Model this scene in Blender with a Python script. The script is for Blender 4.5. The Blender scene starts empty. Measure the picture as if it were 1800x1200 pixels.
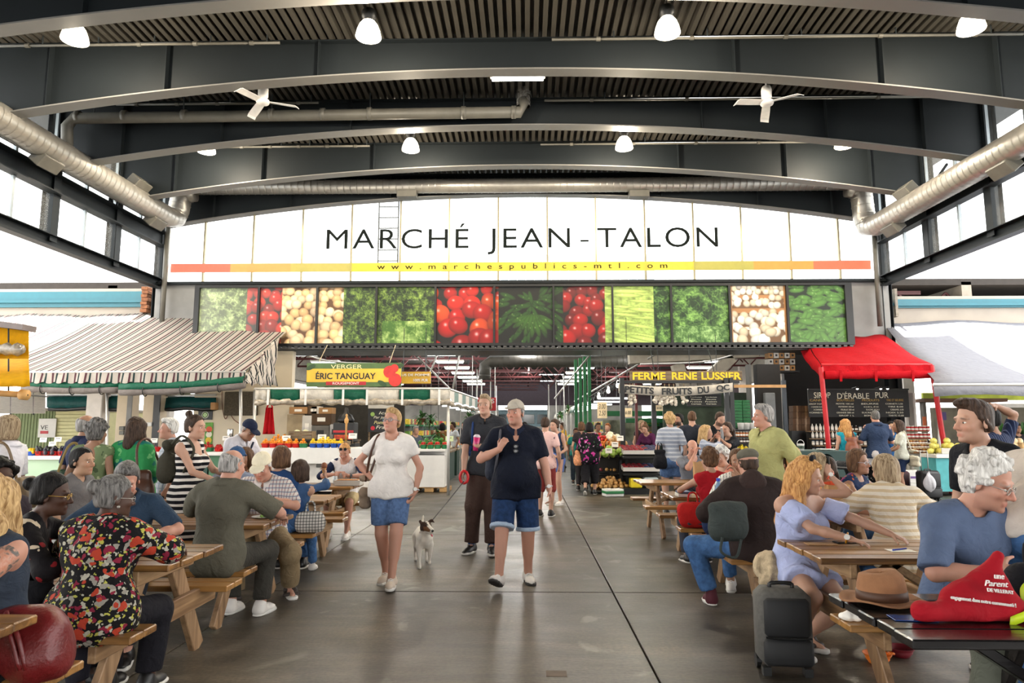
import bpy,bmesh,math,random,time
import numpy as np
from mathutils import Vector,Matrix,Euler
random.seed(7);RNG=np.random.default_rng(11)
SC=bpy.context.scene
COL=SC.collection
PI=math.pi
T0=time.time()
CF,CP,CW,CH=1200.0,math.radians(7.125),math.radians(1.19),1.55
cam_d=bpy.data.cameras.new('camera');cam=bpy.data.objects.new('camera',cam_d);COL.objects.link(cam)
cam_d.sensor_width=36.0;cam_d.lens=36.0*CF/1800.0;cam_d.clip_end=400
cam.location=(0,0,CH);cam.rotation_euler=(PI/2+CP,0,CW)
SC.camera=cam
world=bpy.data.worlds.new('sky');SC.world=world;world.use_nodes=True
wn=world.node_tree;wn.nodes.clear()
wo=wn.nodes.new('ShaderNodeOutputWorld');wb=wn.nodes.new('ShaderNodeBackground')
wn.links.new(wb.outputs[0],wo.inputs[0])
wb.inputs[0].default_value=(1.0,.985,.96,1);wb.inputs[1].default_value=2.6
sun_d=bpy.data.lights.new('sun','SUN');sun=bpy.data.objects.new('sun',sun_d);COL.objects.link(sun)
sun_d.energy=16.0;sun_d.angle=0.009;sun_d.color=(1,.96,.9)
sun.rotation_euler=(math.radians(-21),math.radians(2),0)
SC.view_settings.view_transform='Standard';SC.view_settings.look='None'
SC.view_settings.exposure=1.15;SC.view_settings.gamma=1.0;SC.view_settings.use_curve_mapping=False
try:
 SC.cycles.max_bounces=7;SC.cycles.diffuse_bounces=4;SC.cycles.glossy_bounces=3
 SC.cycles.transparent_max_bounces=12;SC.cycles.transmission_bounces=4
 SC.cycles.sample_clamp_indirect=6.0
 SC.cycles.caustics_reflective=False;SC.cycles.caustics_refractive=False
except Exception:
 pass
_cr=Vector((math.cos(CW),math.sin(CW),0))
_cf=Vector((-math.sin(CW)*math.cos(CP),math.cos(CW)*math.cos(CP),math.sin(CP)))
_cu=_cr.cross(_cf)
def ray(px,py):return _cr*((px-900)/CF)+_cu*((600-py)/CF)+_cf
def at(px,py,Y):
 d=ray(px,py);t=Y/d.y
 return Vector((d.x*t,Y,CH+d.z*t))
def fl(px,py,z=0.0):
 d=ray(px,py);t=(z-CH)/d.z
 return Vector((d.x*t,d.y*t,z))
def atx(px,py,X):
 d=ray(px,py);t=X/d.x
 return Vector((X,d.y*t,CH+d.z*t))
def xat(px,Y):return at(px,750,Y).x
MATS={}
def _new(name):
 m=bpy.data.materials.new(name);m.use_nodes=True
 nt=m.node_tree;nt.nodes.clear()
 out=nt.nodes.new('ShaderNodeOutputMaterial');b=nt.nodes.new('ShaderNodeBsdfPrincipled')
 nt.links.new(b.outputs[0],out.inputs[0])
 return m,nt,b,out
def N(nt,kind,**kw):
 n=nt.nodes.new(kind)
 for k,v in kw.items():
  if k.startswith('i_'):
   key=k[2:]
   key=int(key)if key.isdigit()else key
   n.inputs[key].default_value=v
  else:setattr(n,k,v)
 return n
def c4(c):return(c[0],c[1],c[2],1.0)
def hexc(h):
 h=h.lstrip('#');r=[int(h[i:i+2],16)/255 for i in(0,2,4)]
 return tuple(((x/12.92)if x<=.04045 else((x+.055)/1.055)**2.4)for x in r)
def C(c):return hexc(c)if isinstance(c,str)else tuple(c)
def mixrgb(nt,fac,a,b,blend='MIX'):
 n=nt.nodes.new('ShaderNodeMix');n.data_type='RGBA';n.blend_type=blend
 for s,v in((0,fac),(6,a),(7,b)):
  if hasattr(v,'default_value')or hasattr(v,'links'):nt.links.new(v,n.inputs[s])
  elif s==0:n.inputs[0].default_value=v
  else:n.inputs[s].default_value=c4(v)
 return n.outputs[2]
def coord(nt,scale=(1,1,1),kind='Object',rot=(0,0,0)):
 tc=nt.nodes.new('ShaderNodeTexCoord');mp=nt.nodes.new('ShaderNodeMapping')
 nt.links.new(tc.outputs[kind],mp.inputs[0]);mp.inputs['Scale'].default_value=scale
 mp.inputs['Rotation'].default_value=rot
 return mp.outputs[0]
def ramp(nt,fac,stops,interp='LINEAR'):
 r=nt.nodes.new('ShaderNodeValToRGB');nt.links.new(fac,r.inputs[0]);r.color_ramp.interpolation=interp
 e=r.color_ramp.elements
 while len(e)<len(stops):e.new(0.5)
 for i,(p,c)in enumerate(stops):e[i].position=p;e[i].color=c4(c)
 return r.outputs[0]
def bump(nt,b,height,strength=.3,dist=.01):
 n=nt.nodes.new('ShaderNodeBump');n.inputs['Strength'].default_value=strength;n.inputs['Distance'].default_value=dist
 nt.links.new(height,n.inputs['Height']);nt.links.new(n.outputs[0],b.inputs['Normal'])
def mat(name,col,rough=.6,metal=0.0,var=.12,scale=6.0,bmp=0.0,bscale=60.0,trans=0.0,spec=.5,emit=None,es=0.0,alpha=1.0,kind='Object'):
 """plain surface with a little procedural unevenness"""
 if name in MATS:return MATS[name]
 col=C(col)
 m,nt,b,out=_new(name)
 v=coord(nt,(scale,)*3,kind)
 nz=N(nt,'ShaderNodeTexNoise');nz.inputs['Detail'].default_value=3;nt.links.new(v,nz.inputs[0]);nz.inputs['Scale'].default_value=1.0
 lo=tuple(max(0,x*(1-var))for x in col);hi=tuple(min(1,x*(1+var))for x in col)
 nt.links.new(ramp(nt,nz.outputs[0],[(.3,lo),(.7,hi)]),b.inputs['Base Color'])
 b.inputs['Roughness'].default_value=rough;b.inputs['Metallic'].default_value=metal
 b.inputs['Specular IOR Level'].default_value=spec
 if trans:b.inputs['Transmission Weight'].default_value=trans
 if alpha<1:b.inputs['Alpha'].default_value=alpha
 if emit is not None:
  b.inputs['Emission Color'].default_value=c4(C(emit));b.inputs['Emission Strength'].default_value=es
 if bmp:
  n2=N(nt,'ShaderNodeTexNoise');nt.links.new(v,n2.inputs[0]);n2.inputs['Scale'].default_value=bscale/scale
  bump(nt,b,n2.outputs[0],bmp,.01)
 MATS[name]=m
 return m
def cloth(name,col,trans=.0,var=.1,rough=.85,scale=9.,bmp=.25,wr=14.):
 """woven cloth: uneven dye, wrinkle relief; trans lets light through (awnings)"""
 if name in MATS:return MATS[name]
 col=C(col)
 m,nt,b,out=_new(name)
 v=coord(nt)
 nz=N(nt,'ShaderNodeTexNoise');nt.links.new(v,nz.inputs[0]);nz.inputs['Scale'].default_value=scale;nz.inputs['Detail'].default_value=4
 lo=tuple(x*(1-var)for x in col);hi=tuple(min(1,x*(1+var))for x in col)
 cc=ramp(nt,nz.outputs[0],[(.3,lo),(.7,hi)])
 finish_cloth(nt,b,out,cc,trans,rough,bmp,wr,v)
 MATS[name]=m
 return m
def finish_cloth(nt,b,out,cc,trans,rough,bmp,wr,v):
 nt.links.new(cc,b.inputs['Base Color']);b.inputs['Roughness'].default_value=rough
 b.inputs['Specular IOR Level'].default_value=.2
 n2=N(nt,'ShaderNodeTexNoise');nt.links.new(v,n2.inputs[0]);n2.inputs['Scale'].default_value=wr;n2.inputs['Detail'].default_value=3
 n2.inputs['Distortion'].default_value=.8
 bump(nt,b,n2.outputs[0],min(1,bmp*1.8),.04)
 if trans:
  t=nt.nodes.new('ShaderNodeBsdfTranslucent');nt.links.new(cc,t.inputs[0])
  mx=nt.nodes.new('ShaderNodeMixShader');mx.inputs[0].default_value=trans
  nt.links.new(b.outputs[0],mx.inputs[1]);nt.links.new(t.outputs[0],mx.inputs[2]);nt.links.new(mx.outputs[0],out.inputs[0])
def stripes(name,axis,bands,period,trans=0.0,kind='Object',bmp=.2,rough=.85,wr=14.,rot=(0,0,0),wob=.0):
 """woven stripes across one axis; bands = [(start, colour), ...] in 0..1 of a period"""
 if name in MATS:return MATS[name]
 m,nt,b,out=_new(name)
 v=coord(nt,(1,1,1),kind,rot)
 sx=nt.nodes.new('ShaderNodeSeparateXYZ')
 if wob:
  nz=N(nt,'ShaderNodeTexNoise');nt.links.new(v,nz.inputs[0]);nz.inputs['Scale'].default_value=7
  vm=N(nt,'ShaderNodeVectorMath',operation='MULTIPLY_ADD');nt.links.new(nz.outputs['Color'],vm.inputs[0])
  vm.inputs[1].default_value=(wob,)*3;nt.links.new(v,vm.inputs[2]);nt.links.new(vm.outputs[0],sx.inputs[0])
 else:nt.links.new(v,sx.inputs[0])
 d=N(nt,'ShaderNodeMath',operation='DIVIDE');nt.links.new(sx.outputs[axis],d.inputs[0]);d.inputs[1].default_value=period
 f=N(nt,'ShaderNodeMath',operation='FRACT');nt.links.new(d.outputs[0],f.inputs[0])
 cc=ramp(nt,f.outputs[0],[(p,C(c))for p,c in bands],'CONSTANT')
 finish_cloth(nt,b,out,cc,trans,rough,bmp,wr,v)
 MATS[name]=m
 return m
def plaid(name,base,c1,c2,p1=.045,p2=.06,axes=(0,2)):
 if name in MATS:return MATS[name]
 m,nt,b,out=_new(name);v=coord(nt)
 sx=nt.nodes.new('ShaderNodeSeparateXYZ');nt.links.new(v,sx.inputs[0])
 cc=None
 for ax,per,col in((axes[0],p1,c1),(axes[1],p2,c2)):
  d=N(nt,'ShaderNodeMath',operation='DIVIDE');nt.links.new(sx.outputs[ax],d.inputs[0]);d.inputs[1].default_value=per
  f=N(nt,'ShaderNodeMath',operation='FRACT');nt.links.new(d.outputs[0],f.inputs[0])
  lt=N(nt,'ShaderNodeMath',operation='LESS_THAN');nt.links.new(f.outputs[0],lt.inputs[0]);lt.inputs[1].default_value=.28
  ml=N(nt,'ShaderNodeMath',operation='MULTIPLY');nt.links.new(lt.outputs[0],ml.inputs[0]);ml.inputs[1].default_value=.7
  cc=mixrgb(nt,ml.outputs[0],cc if cc is not None else C(base),C(col))
 finish_cloth(nt,b,out,cc,0,.85,.25,14,v)
 MATS[name]=m
 return m
def floral(name,base,spots,scale=16.,amount=.34):
 """printed flowers: voronoi blossoms in several colours plus thin leaf strokes"""
 if name in MATS:return MATS[name]
 m,nt,b,out=_new(name);v=coord(nt)
 cc=None
 for i,(col,sc,thr)in enumerate(spots):
  mp=nt.nodes.new('ShaderNodeMapping');nt.links.new(v,mp.inputs[0]);mp.inputs['Location'].default_value=(i*3.3,i*1.7,i*5.1)
  nz=N(nt,'ShaderNodeTexNoise');nt.links.new(mp.outputs[0],nz.inputs[0]);nz.inputs['Scale'].default_value=sc*1.6;nz.inputs['Detail'].default_value=1
  vm=N(nt,'ShaderNodeVectorMath',operation='MULTIPLY_ADD');nt.links.new(nz.outputs['Color'],vm.inputs[0]);vm.inputs[1].default_value=(1.1/sc,)*3
  nt.links.new(mp.outputs[0],vm.inputs[2])
  vo=N(nt,'ShaderNodeTexVoronoi');nt.links.new(vm.outputs[0],vo.inputs[0]);vo.inputs['Scale'].default_value=sc
  lt=N(nt,'ShaderNodeMath',operation='LESS_THAN');nt.links.new(vo.outputs['Distance'],lt.inputs[0]);lt.inputs[1].default_value=thr
  cc=mixrgb(nt,lt.outputs[0],cc if cc is not None else C(base),C(col))
 finish_cloth(nt,b,out,cc,0,.8,.25,12,v)
 MATS[name]=m
 return m
def vcol_mat(name,rough=.6,spec=.4,bmp=0.,bscale=80.,sss=0.0):
 """colour carried by the mesh (flat print, skin tones)"""
 if name in MATS:return MATS[name]
 m,nt,b,out=_new(name)
 a=nt.nodes.new('ShaderNodeVertexColor');a.layer_name='Col'
 nz=N(nt,'ShaderNodeTexNoise');nt.links.new(coord(nt),nz.inputs[0]);nz.inputs['Scale'].default_value=bscale
 cc=mixrgb(nt,.08,a.outputs[0],nz.outputs['Color'],'OVERLAY')
 nt.links.new(cc,b.inputs['Base Color']);b.inputs['Roughness'].default_value=rough;b.inputs['Specular IOR Level'].default_value=spec
 if sss:
  b.inputs['Subsurface Weight'].default_value=sss;b.inputs['Subsurface Radius'].default_value=(.012,.004,.002)
  b.inputs['Subsurface Scale'].default_value=1.0
 if bmp:bump(nt,b,nz.outputs[0],bmp,.004)
 MATS[name]=m
 return m
def wood(name,c1,c2,rough=.5,axis=0,sc=1.0,coat=0.):
 if name in MATS:return MATS[name]
 m,nt,b,out=_new(name)
 s=[14.0,14.0,14.0];s[axis]=1.1
 v=coord(nt,tuple(x*sc for x in s))
 nz=N(nt,'ShaderNodeTexNoise');nt.links.new(v,nz.inputs[0]);nz.inputs['Scale'].default_value=1.6;nz.inputs['Detail'].default_value=6;nz.inputs['Distortion'].default_value=.6
 v2=coord(nt,(1.3,1.3,1.3));n2=N(nt,'ShaderNodeTexNoise');nt.links.new(v2,n2.inputs[0]);n2.inputs['Scale'].default_value=2.5;n2.inputs['Detail'].default_value=4
 oi=nt.nodes.new('ShaderNodeObjectInfo')
 ad=N(nt,'ShaderNodeMath',operation='MULTIPLY_ADD');nt.links.new(oi.outputs['Random'],ad.inputs[0]);ad.inputs[1].default_value=.3;ad.inputs[2].default_value=-.15
 a2=N(nt,'ShaderNodeMath',operation='ADD');nt.links.new(nz.outputs[0],a2.inputs[0]);nt.links.new(ad.outputs[0],a2.inputs[1])
 cc=ramp(nt,a2.outputs[0],[(.28,C(c1)),(.72,C(c2))])
 cc=mixrgb(nt,.55,cc,n2.outputs[0],'SOFT_LIGHT')
 nt.links.new(cc,b.inputs['Base Color']);b.inputs['Roughness'].default_value=rough
 if coat:b.inputs['Coat Weight'].default_value=coat;b.inputs['Coat Roughness'].default_value=.12
 bump(nt,b,nz.outputs[0],.18,.01)
 MATS[name]=m
 return m
def glass(name,col=(1,1,1),alpha=.06,rough=.02):
 if name in MATS:return MATS[name]
 m,nt,b,out=_new(name)
 t=nt.nodes.new('ShaderNodeBsdfTransparent');t.inputs[0].default_value=c4(col)
 b.inputs['Base Color'].default_value=c4(col);b.inputs['Roughness'].default_value=rough
 mx=nt.nodes.new('ShaderNodeMixShader');mx.inputs[0].default_value=alpha
 nt.links.new(t.outputs[0],mx.inputs[1]);nt.links.new(b.outputs[0],mx.inputs[2]);nt.links.new(mx.outputs[0],out.inputs[0])
 MATS[name]=m
 return m
def lamp(name,col,strength):
 if name in MATS:return MATS[name]
 m,nt,b,out=_new(name)
 b.inputs['Base Color'].default_value=(.9,.9,.9,1);b.inputs['Emission Color'].default_value=c4(C(col));b.inputs['Emission Strength'].default_value=strength
 MATS[name]=m
 return m
def link_mesh(name,V,Fc,m=None,parent=None,smooth=False,loc=None,rot=None):
 me=bpy.data.meshes.new(name)
 V=np.asarray(V,dtype=np.float32).reshape(-1,3)
 if isinstance(Fc,np.ndarray):
  nf,k=Fc.shape
  me.vertices.add(len(V));me.vertices.foreach_set('co',V.ravel())
  me.loops.add(nf*k);me.loops.foreach_set('vertex_index',Fc.astype(np.int32).ravel())
  me.polygons.add(nf);me.polygons.foreach_set('loop_start',np.arange(0,nf*k,k,dtype=np.int32))
  me.polygons.foreach_set('loop_total',np.full(nf,k,dtype=np.int32))
  me.update(calc_edges=True)
 else:
  me.from_pydata(V.tolist(),[],Fc);me.update()
 if smooth and len(me.polygons):me.polygons.foreach_set('use_smooth',np.ones(len(me.polygons),dtype=bool))
 if m is not None:me.materials.append(m)
 o=bpy.data.objects.new(name,me);COL.objects.link(o)
 if parent is not None:o.parent=parent
 if loc is not None:o.location=loc
 if rot is not None:o.rotation_euler=rot
 return o
def tag(o,label=None,cat=None,group=None,kind=None):
 if label:o['label']=label
 if cat:o['category']=cat
 if group:o['group']=group
 if kind:o['kind']=kind
 return o
def thing(name,label,cat,loc=(0,0,0),rz=0.0,group=None):
 o=bpy.data.objects.new(name,None);COL.objects.link(o);o.empty_display_size=.1
 o.location=loc;o.rotation_euler=(0,0,rz)
 return tag(o,label,cat,group)
def struct(name,loc=(0,0,0),rz=0.0):
 o=bpy.data.objects.new(name,None);COL.objects.link(o);o.location=loc;o.rotation_euler=(0,0,rz);o['kind']='structure'
 return o
def kids(o):return[c for c in bpy.data.objects if c.parent==o]
_KID={}
def dup(root,loc,rz=None,label=None,group=None,sc=None,rot=None):
 if root not in _KID:
  _KID[root]=[(c,kids(c))for c in kids(root)]
 r=root.copy();COL.objects.link(r);r.location=loc
 if rz is not None:r.rotation_euler=(0,0,rz)
 if rot is not None:r.rotation_euler=rot
 if sc is not None:r.scale=(sc,sc,sc)if not hasattr(sc,'__len__')else sc
 if label:r['label']=label
 if group:r['group']=group
 for c,gs in _KID[root]:
  d=c.copy();COL.objects.link(d);d.parent=r
  for g in gs:
   e=g.copy();COL.objects.link(e);e.parent=d
 return r
BOXF=[(0,3,2,1),(4,5,6,7),(0,1,5,4),(1,2,6,5),(2,3,7,6),(3,0,4,7)]
class MB:
 """collects shapes that become one mesh"""
 def __init__(s):s.v=[];s.f=[]
 def add(s,V,Fc):
  n=len(s.v);s.v+=[tuple(x)for x in V];s.f+=[tuple(i+n for i in q)for q in Fc];return s
 def box(s,c,d,R=None,taper=None):
  x,y,z=d[0]/2,d[1]/2,d[2]/2;t=taper or(1,1)
  V=[(-x,-y,-z),(x,-y,-z),(x,y,-z),(-x,y,-z),(-x*t[0],-y*t[1],z),(x*t[0],-y*t[1],z),(x*t[0],y*t[1],z),(-x*t[0],y*t[1],z)]
  c=Vector(c)
  V=[((R@Vector(p))if R is not None else Vector(p))+c for p in V]
  return s.add(V,BOXF)
 def cbox(s,c,d,b=.006,R=None):
  """box with chamfered edges"""
  h=[x/2 for x in d];b=min(b,min(h)*.8);V=[];idx={}
  for sx in(-1,1):
   for sy in(-1,1):
    for sz in(-1,1):
     for a in range(3):
      p=[sx*h[0],sy*h[1],sz*h[2]]
      for k in range(3):
       if k!=a:p[k]-=(sx,sy,sz)[k]*b
      idx[(sx,sy,sz,a)]=len(V);V.append(p)
  Fc=[]
  for a in range(3):
   o=[k for k in range(3)if k!=a]
   for sg in(-1,1):
    q=[]
    for u,w in((-1,-1),(1,-1),(1,1),(-1,1)):
     k=[0,0,0];k[a]=sg;k[o[0]]=u;k[o[1]]=w;q.append(idx[(k[0],k[1],k[2],a)])
    Fc.append(q)
  for a in range(3):
   o=[k for k in range(3)if k!=a]
   for u in(-1,1):
    for w in(-1,1):
     q=[]
     for sg,ax in((-1,o[0]),(1,o[0]),(1,o[1]),(-1,o[1])):
      k=[0,0,0];k[a]=sg;k[o[0]]=u;k[o[1]]=w;q.append(idx[(k[0],k[1],k[2],ax)])
     Fc.append(q)
  for sx in(-1,1):
   for sy in(-1,1):
    for sz in(-1,1):Fc.append([idx[(sx,sy,sz,a)]for a in range(3)])
  c=Vector(c);W=[((R@Vector(p))if R is not None else Vector(p))+c for p in V]
  cc=Vector((0,0,0));F2=[]
  for q in Fc:
   n=(Vector(V[q[1]])-Vector(V[q[0]])).cross(Vector(V[q[2]])-Vector(V[q[0]]))
   mid=sum((Vector(V[i])for i in q),Vector())/len(q)
   F2.append(list(q)if n.dot(mid)>0 else list(reversed(q)))
  return s.add(W,F2)
 def bar(s,a,b,w,h,up=(0,0,1),ch=None):
  """rectangular bar from a to b, w across, h along up"""
  a=Vector(a);b=Vector(b);d=(b-a);L=d.length;x=d.normalized()
  u=Vector(up);y=u.cross(x)
  if y.length<1e-5:y=Vector((0,1,0)).cross(x)
  y.normalize();z=x.cross(y)
  R=Matrix((x,y,z)).transposed()
  return s.cbox((a+b)/2,(L,w,h),ch,R)if ch else s.box((a+b)/2,(L,w,h),R)
 def cyl(s,a,b,r,r2=None,n=10,caps=True):return s.tube([a,b],[r,r if r2 is None else r2],n,caps)
 def tube(s,pts,r,n=8,caps=True,closed=False):
  pts=[Vector(p)for p in pts];k=len(pts)
  rs=r if hasattr(r,'__len__')else[r]*k
  base=len(s.v);prev=None
  for i,p in enumerate(pts):
   if closed:t=pts[(i+1)%k]-pts[i-1]
   else:t=pts[min(i+1,k-1)]-pts[max(i-1,0)]
   t=t.normalized()if t.length>1e-9 else Vector((0,0,1))
   if prev is None:
    ref=Vector((0,0,1))if abs(t.z)<.9 else Vector((1,0,0));u=t.cross(ref).normalized()
   else:
    u=prev-t*prev.dot(t);u=u.normalized()if u.length>1e-6 else t.orthogonal().normalized()
   prev=u;w=t.cross(u)
   for j in range(n):
    a=2*PI*j/n;s.v.append(tuple(p+(u*math.cos(a)+w*math.sin(a))*rs[i]))
  for i in range(k if closed else k-1):
   for j in range(n):
    a=base+i*n+j;b2=base+i*n+(j+1)%n;c=base+((i+1)%k)*n+(j+1)%n;d=base+((i+1)%k)*n+j
    s.f.append((a,b2,c,d))
  if caps and not closed:
   s.f.append(tuple(base+j for j in reversed(range(n))));s.f.append(tuple(base+(k-1)*n+j for j in range(n)))
  return s
 def lathe(s,prof,n=16,c=(0,0,0),R=None,sq=(1,1)):
  base=len(s.v);c=Vector(c);k=len(prof)
  for r,z in prof:
   for j in range(n):
    a=2*PI*j/n;p=Vector((r*math.cos(a)*sq[0],r*math.sin(a)*sq[1],z));s.v.append(tuple(((R@p)if R is not None else p)+c))
  for i in range(k-1):
   for j in range(n):s.f.append((base+i*n+j,base+i*n+(j+1)%n,base+(i+1)*n+(j+1)%n,base+(i+1)*n+j))
  if prof[0][0]>1e-4:s.f.append(tuple(base+j for j in reversed(range(n))))
  if prof[-1][0]>1e-4:s.f.append(tuple(base+(k-1)*n+j for j in range(n)))
  return s
 def prism(s,poly,d0,d1,axis='y'):
  """polygon in a plane pushed from d0 to d1 along axis (x: (y,z), y: (x,z), z: (x,y))"""
  def P(q,d):return(d,q[0],q[1])if axis=='x' else(q[0],d,q[1])if axis=='y' else(q[0],q[1],d)
  n=len(poly);V=[P(q,d0)for q in poly]+[P(q,d1)for q in poly]
  ar=sum(poly[i][0]*poly[(i+1)%n][1]-poly[(i+1)%n][0]*poly[i][1]for i in range(n))
  flip=(ar>0)==(axis!='y')
  a=list(range(n));b=list(range(n,2*n))
  Fc=[tuple(reversed(a)),tuple(b)]if flip else[tuple(a),tuple(reversed(b))]
  for i in range(n):
   j=(i+1)%n;q=(a[i],a[j],b[j],b[i]);Fc.append(q if flip else tuple(reversed(q)))
  return s.add(V,Fc)
 def sheet(s,rows,thick=0.0,up=None):
  """grid of points (list of rows) -> surface, with a real thickness"""
  k=len(rows);n=len(rows[0]);base=len(s.v)
  G=[[Vector(p)for p in r]for r in rows]
  for r in G:s.v+=[tuple(p)for p in r]
  for i in range(k-1):
   for j in range(n-1):s.f.append((base+i*n+j,base+i*n+j+1,base+(i+1)*n+j+1,base+(i+1)*n+j))
  if thick:
   b2=len(s.v)
   for i in range(k):
    for j in range(n):
     du=G[min(i+1,k-1)][j]-G[max(i-1,0)][j];dv=G[i][min(j+1,n-1)]-G[i][max(j-1,0)]
     nn=dv.cross(du);nn=nn.normalized()if nn.length>1e-9 else Vector((0,0,1));s.v.append(tuple(G[i][j]+nn*thick))
   for i in range(k-1):
    for j in range(n-1):s.f.append((b2+i*n+j,b2+(i+1)*n+j,b2+(i+1)*n+j+1,b2+i*n+j+1))
   edge=[(0,j)for j in range(n)]+[(i,n-1)for i in range(1,k)]+[(k-1,j)for j in range(n-2,-1,-1)]+[(i,0)for i in range(k-2,0,-1)]
   for q in range(len(edge)):
    (i,j),(i2,j2)=edge[q],edge[(q+1)%len(edge)]
    s.f.append((base+i*n+j,b2+i*n+j,b2+i2*n+j2,base+i2*n+j2))
  return s
 def build(s,name,m=None,parent=None,smooth=False,loc=None,rot=None):
  return link_mesh(name,s.v,s.f,m,parent,smooth,loc,rot)
def ico(r=1.0,sub=2):
 bm=bmesh.new();bmesh.ops.create_icosphere(bm,subdivisions=sub,radius=r)
 V=[v.co.copy()for v in bm.verts];Fc=[[v.index for v in f.verts]for f in bm.faces];bm.free();return V,Fc
def Rz(a):return Matrix.Rotation(a,3,'Z')
def Rx(a):return Matrix.Rotation(a,3,'X')
def Ry(a):return Matrix.Rotation(a,3,'Y')
_FONT={}
def text_mesh(body,size=1.0,depth=.004,bold=0.0,space=1.0,shear=0.0,align='CENTER',res=4,wide=1.0):
 """lettering as a mesh in the XZ plane facing -Y, centred"""
 cu=bpy.data.curves.new('t','FONT');cu.body=body;cu.size=1.0;cu.extrude=0.0;cu.offset=bold;cu.space_character=space;cu.shear=shear
 cu.align_x='LEFT';cu.resolution_u=res
 o=bpy.data.objects.new('t',cu);COL.objects.link(o)
 dg=bpy.context.evaluated_depsgraph_get();dg.update()
 me=bpy.data.meshes.new_from_object(o.evaluated_get(dg))
 V=np.empty(len(me.vertices)*3,dtype=np.float32);me.vertices.foreach_get('co',V);V=V.reshape(-1,3)
 Fc=[tuple(p.vertices)for p in me.polygons]
 COL.objects.unlink(o);bpy.data.objects.remove(o);bpy.data.curves.remove(cu);bpy.data.meshes.remove(me)
 if len(V)==0:return V,Fc,(0,0)
 lo=V.min(0);hi=V.max(0);w=hi[0]-lo[0];h=hi[1]-lo[1]
 P=np.zeros_like(V);P[:,0]=(V[:,0]-(lo[0]+hi[0])/2);P[:,2]=(V[:,1]-(lo[1]+hi[1])/2)
 return P,Fc,(w,h)
def text(body,name,m,parent,c,width=None,height=None,R=None,depth=.006,bold=0.0,space=1.0,shear=0.0):
 """lettering fitted into width x height at c (facing -Y unless R turns it); slightly proud"""
 P,Fc,(w,h)=text_mesh(body,bold=bold,space=space,shear=shear)
 if not len(P):return None
 sx=(width/w)if width else None;sz=(height/h)if height else None
 sx=sx or sz;sz=sz or sx
 P=P*np.array([sx,1,sz]);n=len(P)
 A=[Vector(p)for p in P]+[Vector(p)+Vector((0,depth,0))for p in P]
 edges={}
 for q in Fc:
  for i in range(len(q)):
   e=(q[i],q[(i+1)%len(q)]);edges[e]=1
 F2=[tuple(q)for q in Fc]+[tuple(i+n for i in reversed(q))for q in Fc]
 for(a,b)in edges:
  if(b,a)not in edges:F2.append((b,a,a+n,b+n))
 c=Vector(c);A=[((R@p)if R is not None else p)+c for p in A]
 return link_mesh(name,[tuple(p)for p in A],F2,m,parent)
def painted(name,V,Fc,colors,m,parent=None,loc=None,rot=None,smooth=False):
 o=link_mesh(name,V,Fc,m,parent,smooth,loc,rot)
 ca=o.data.color_attributes.new('Col','FLOAT_COLOR','POINT')
 cc=np.ones((len(V),4),dtype=np.float32);cc[:,:3]=colors;ca.data.foreach_set('color',cc.ravel())
 return o
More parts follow.
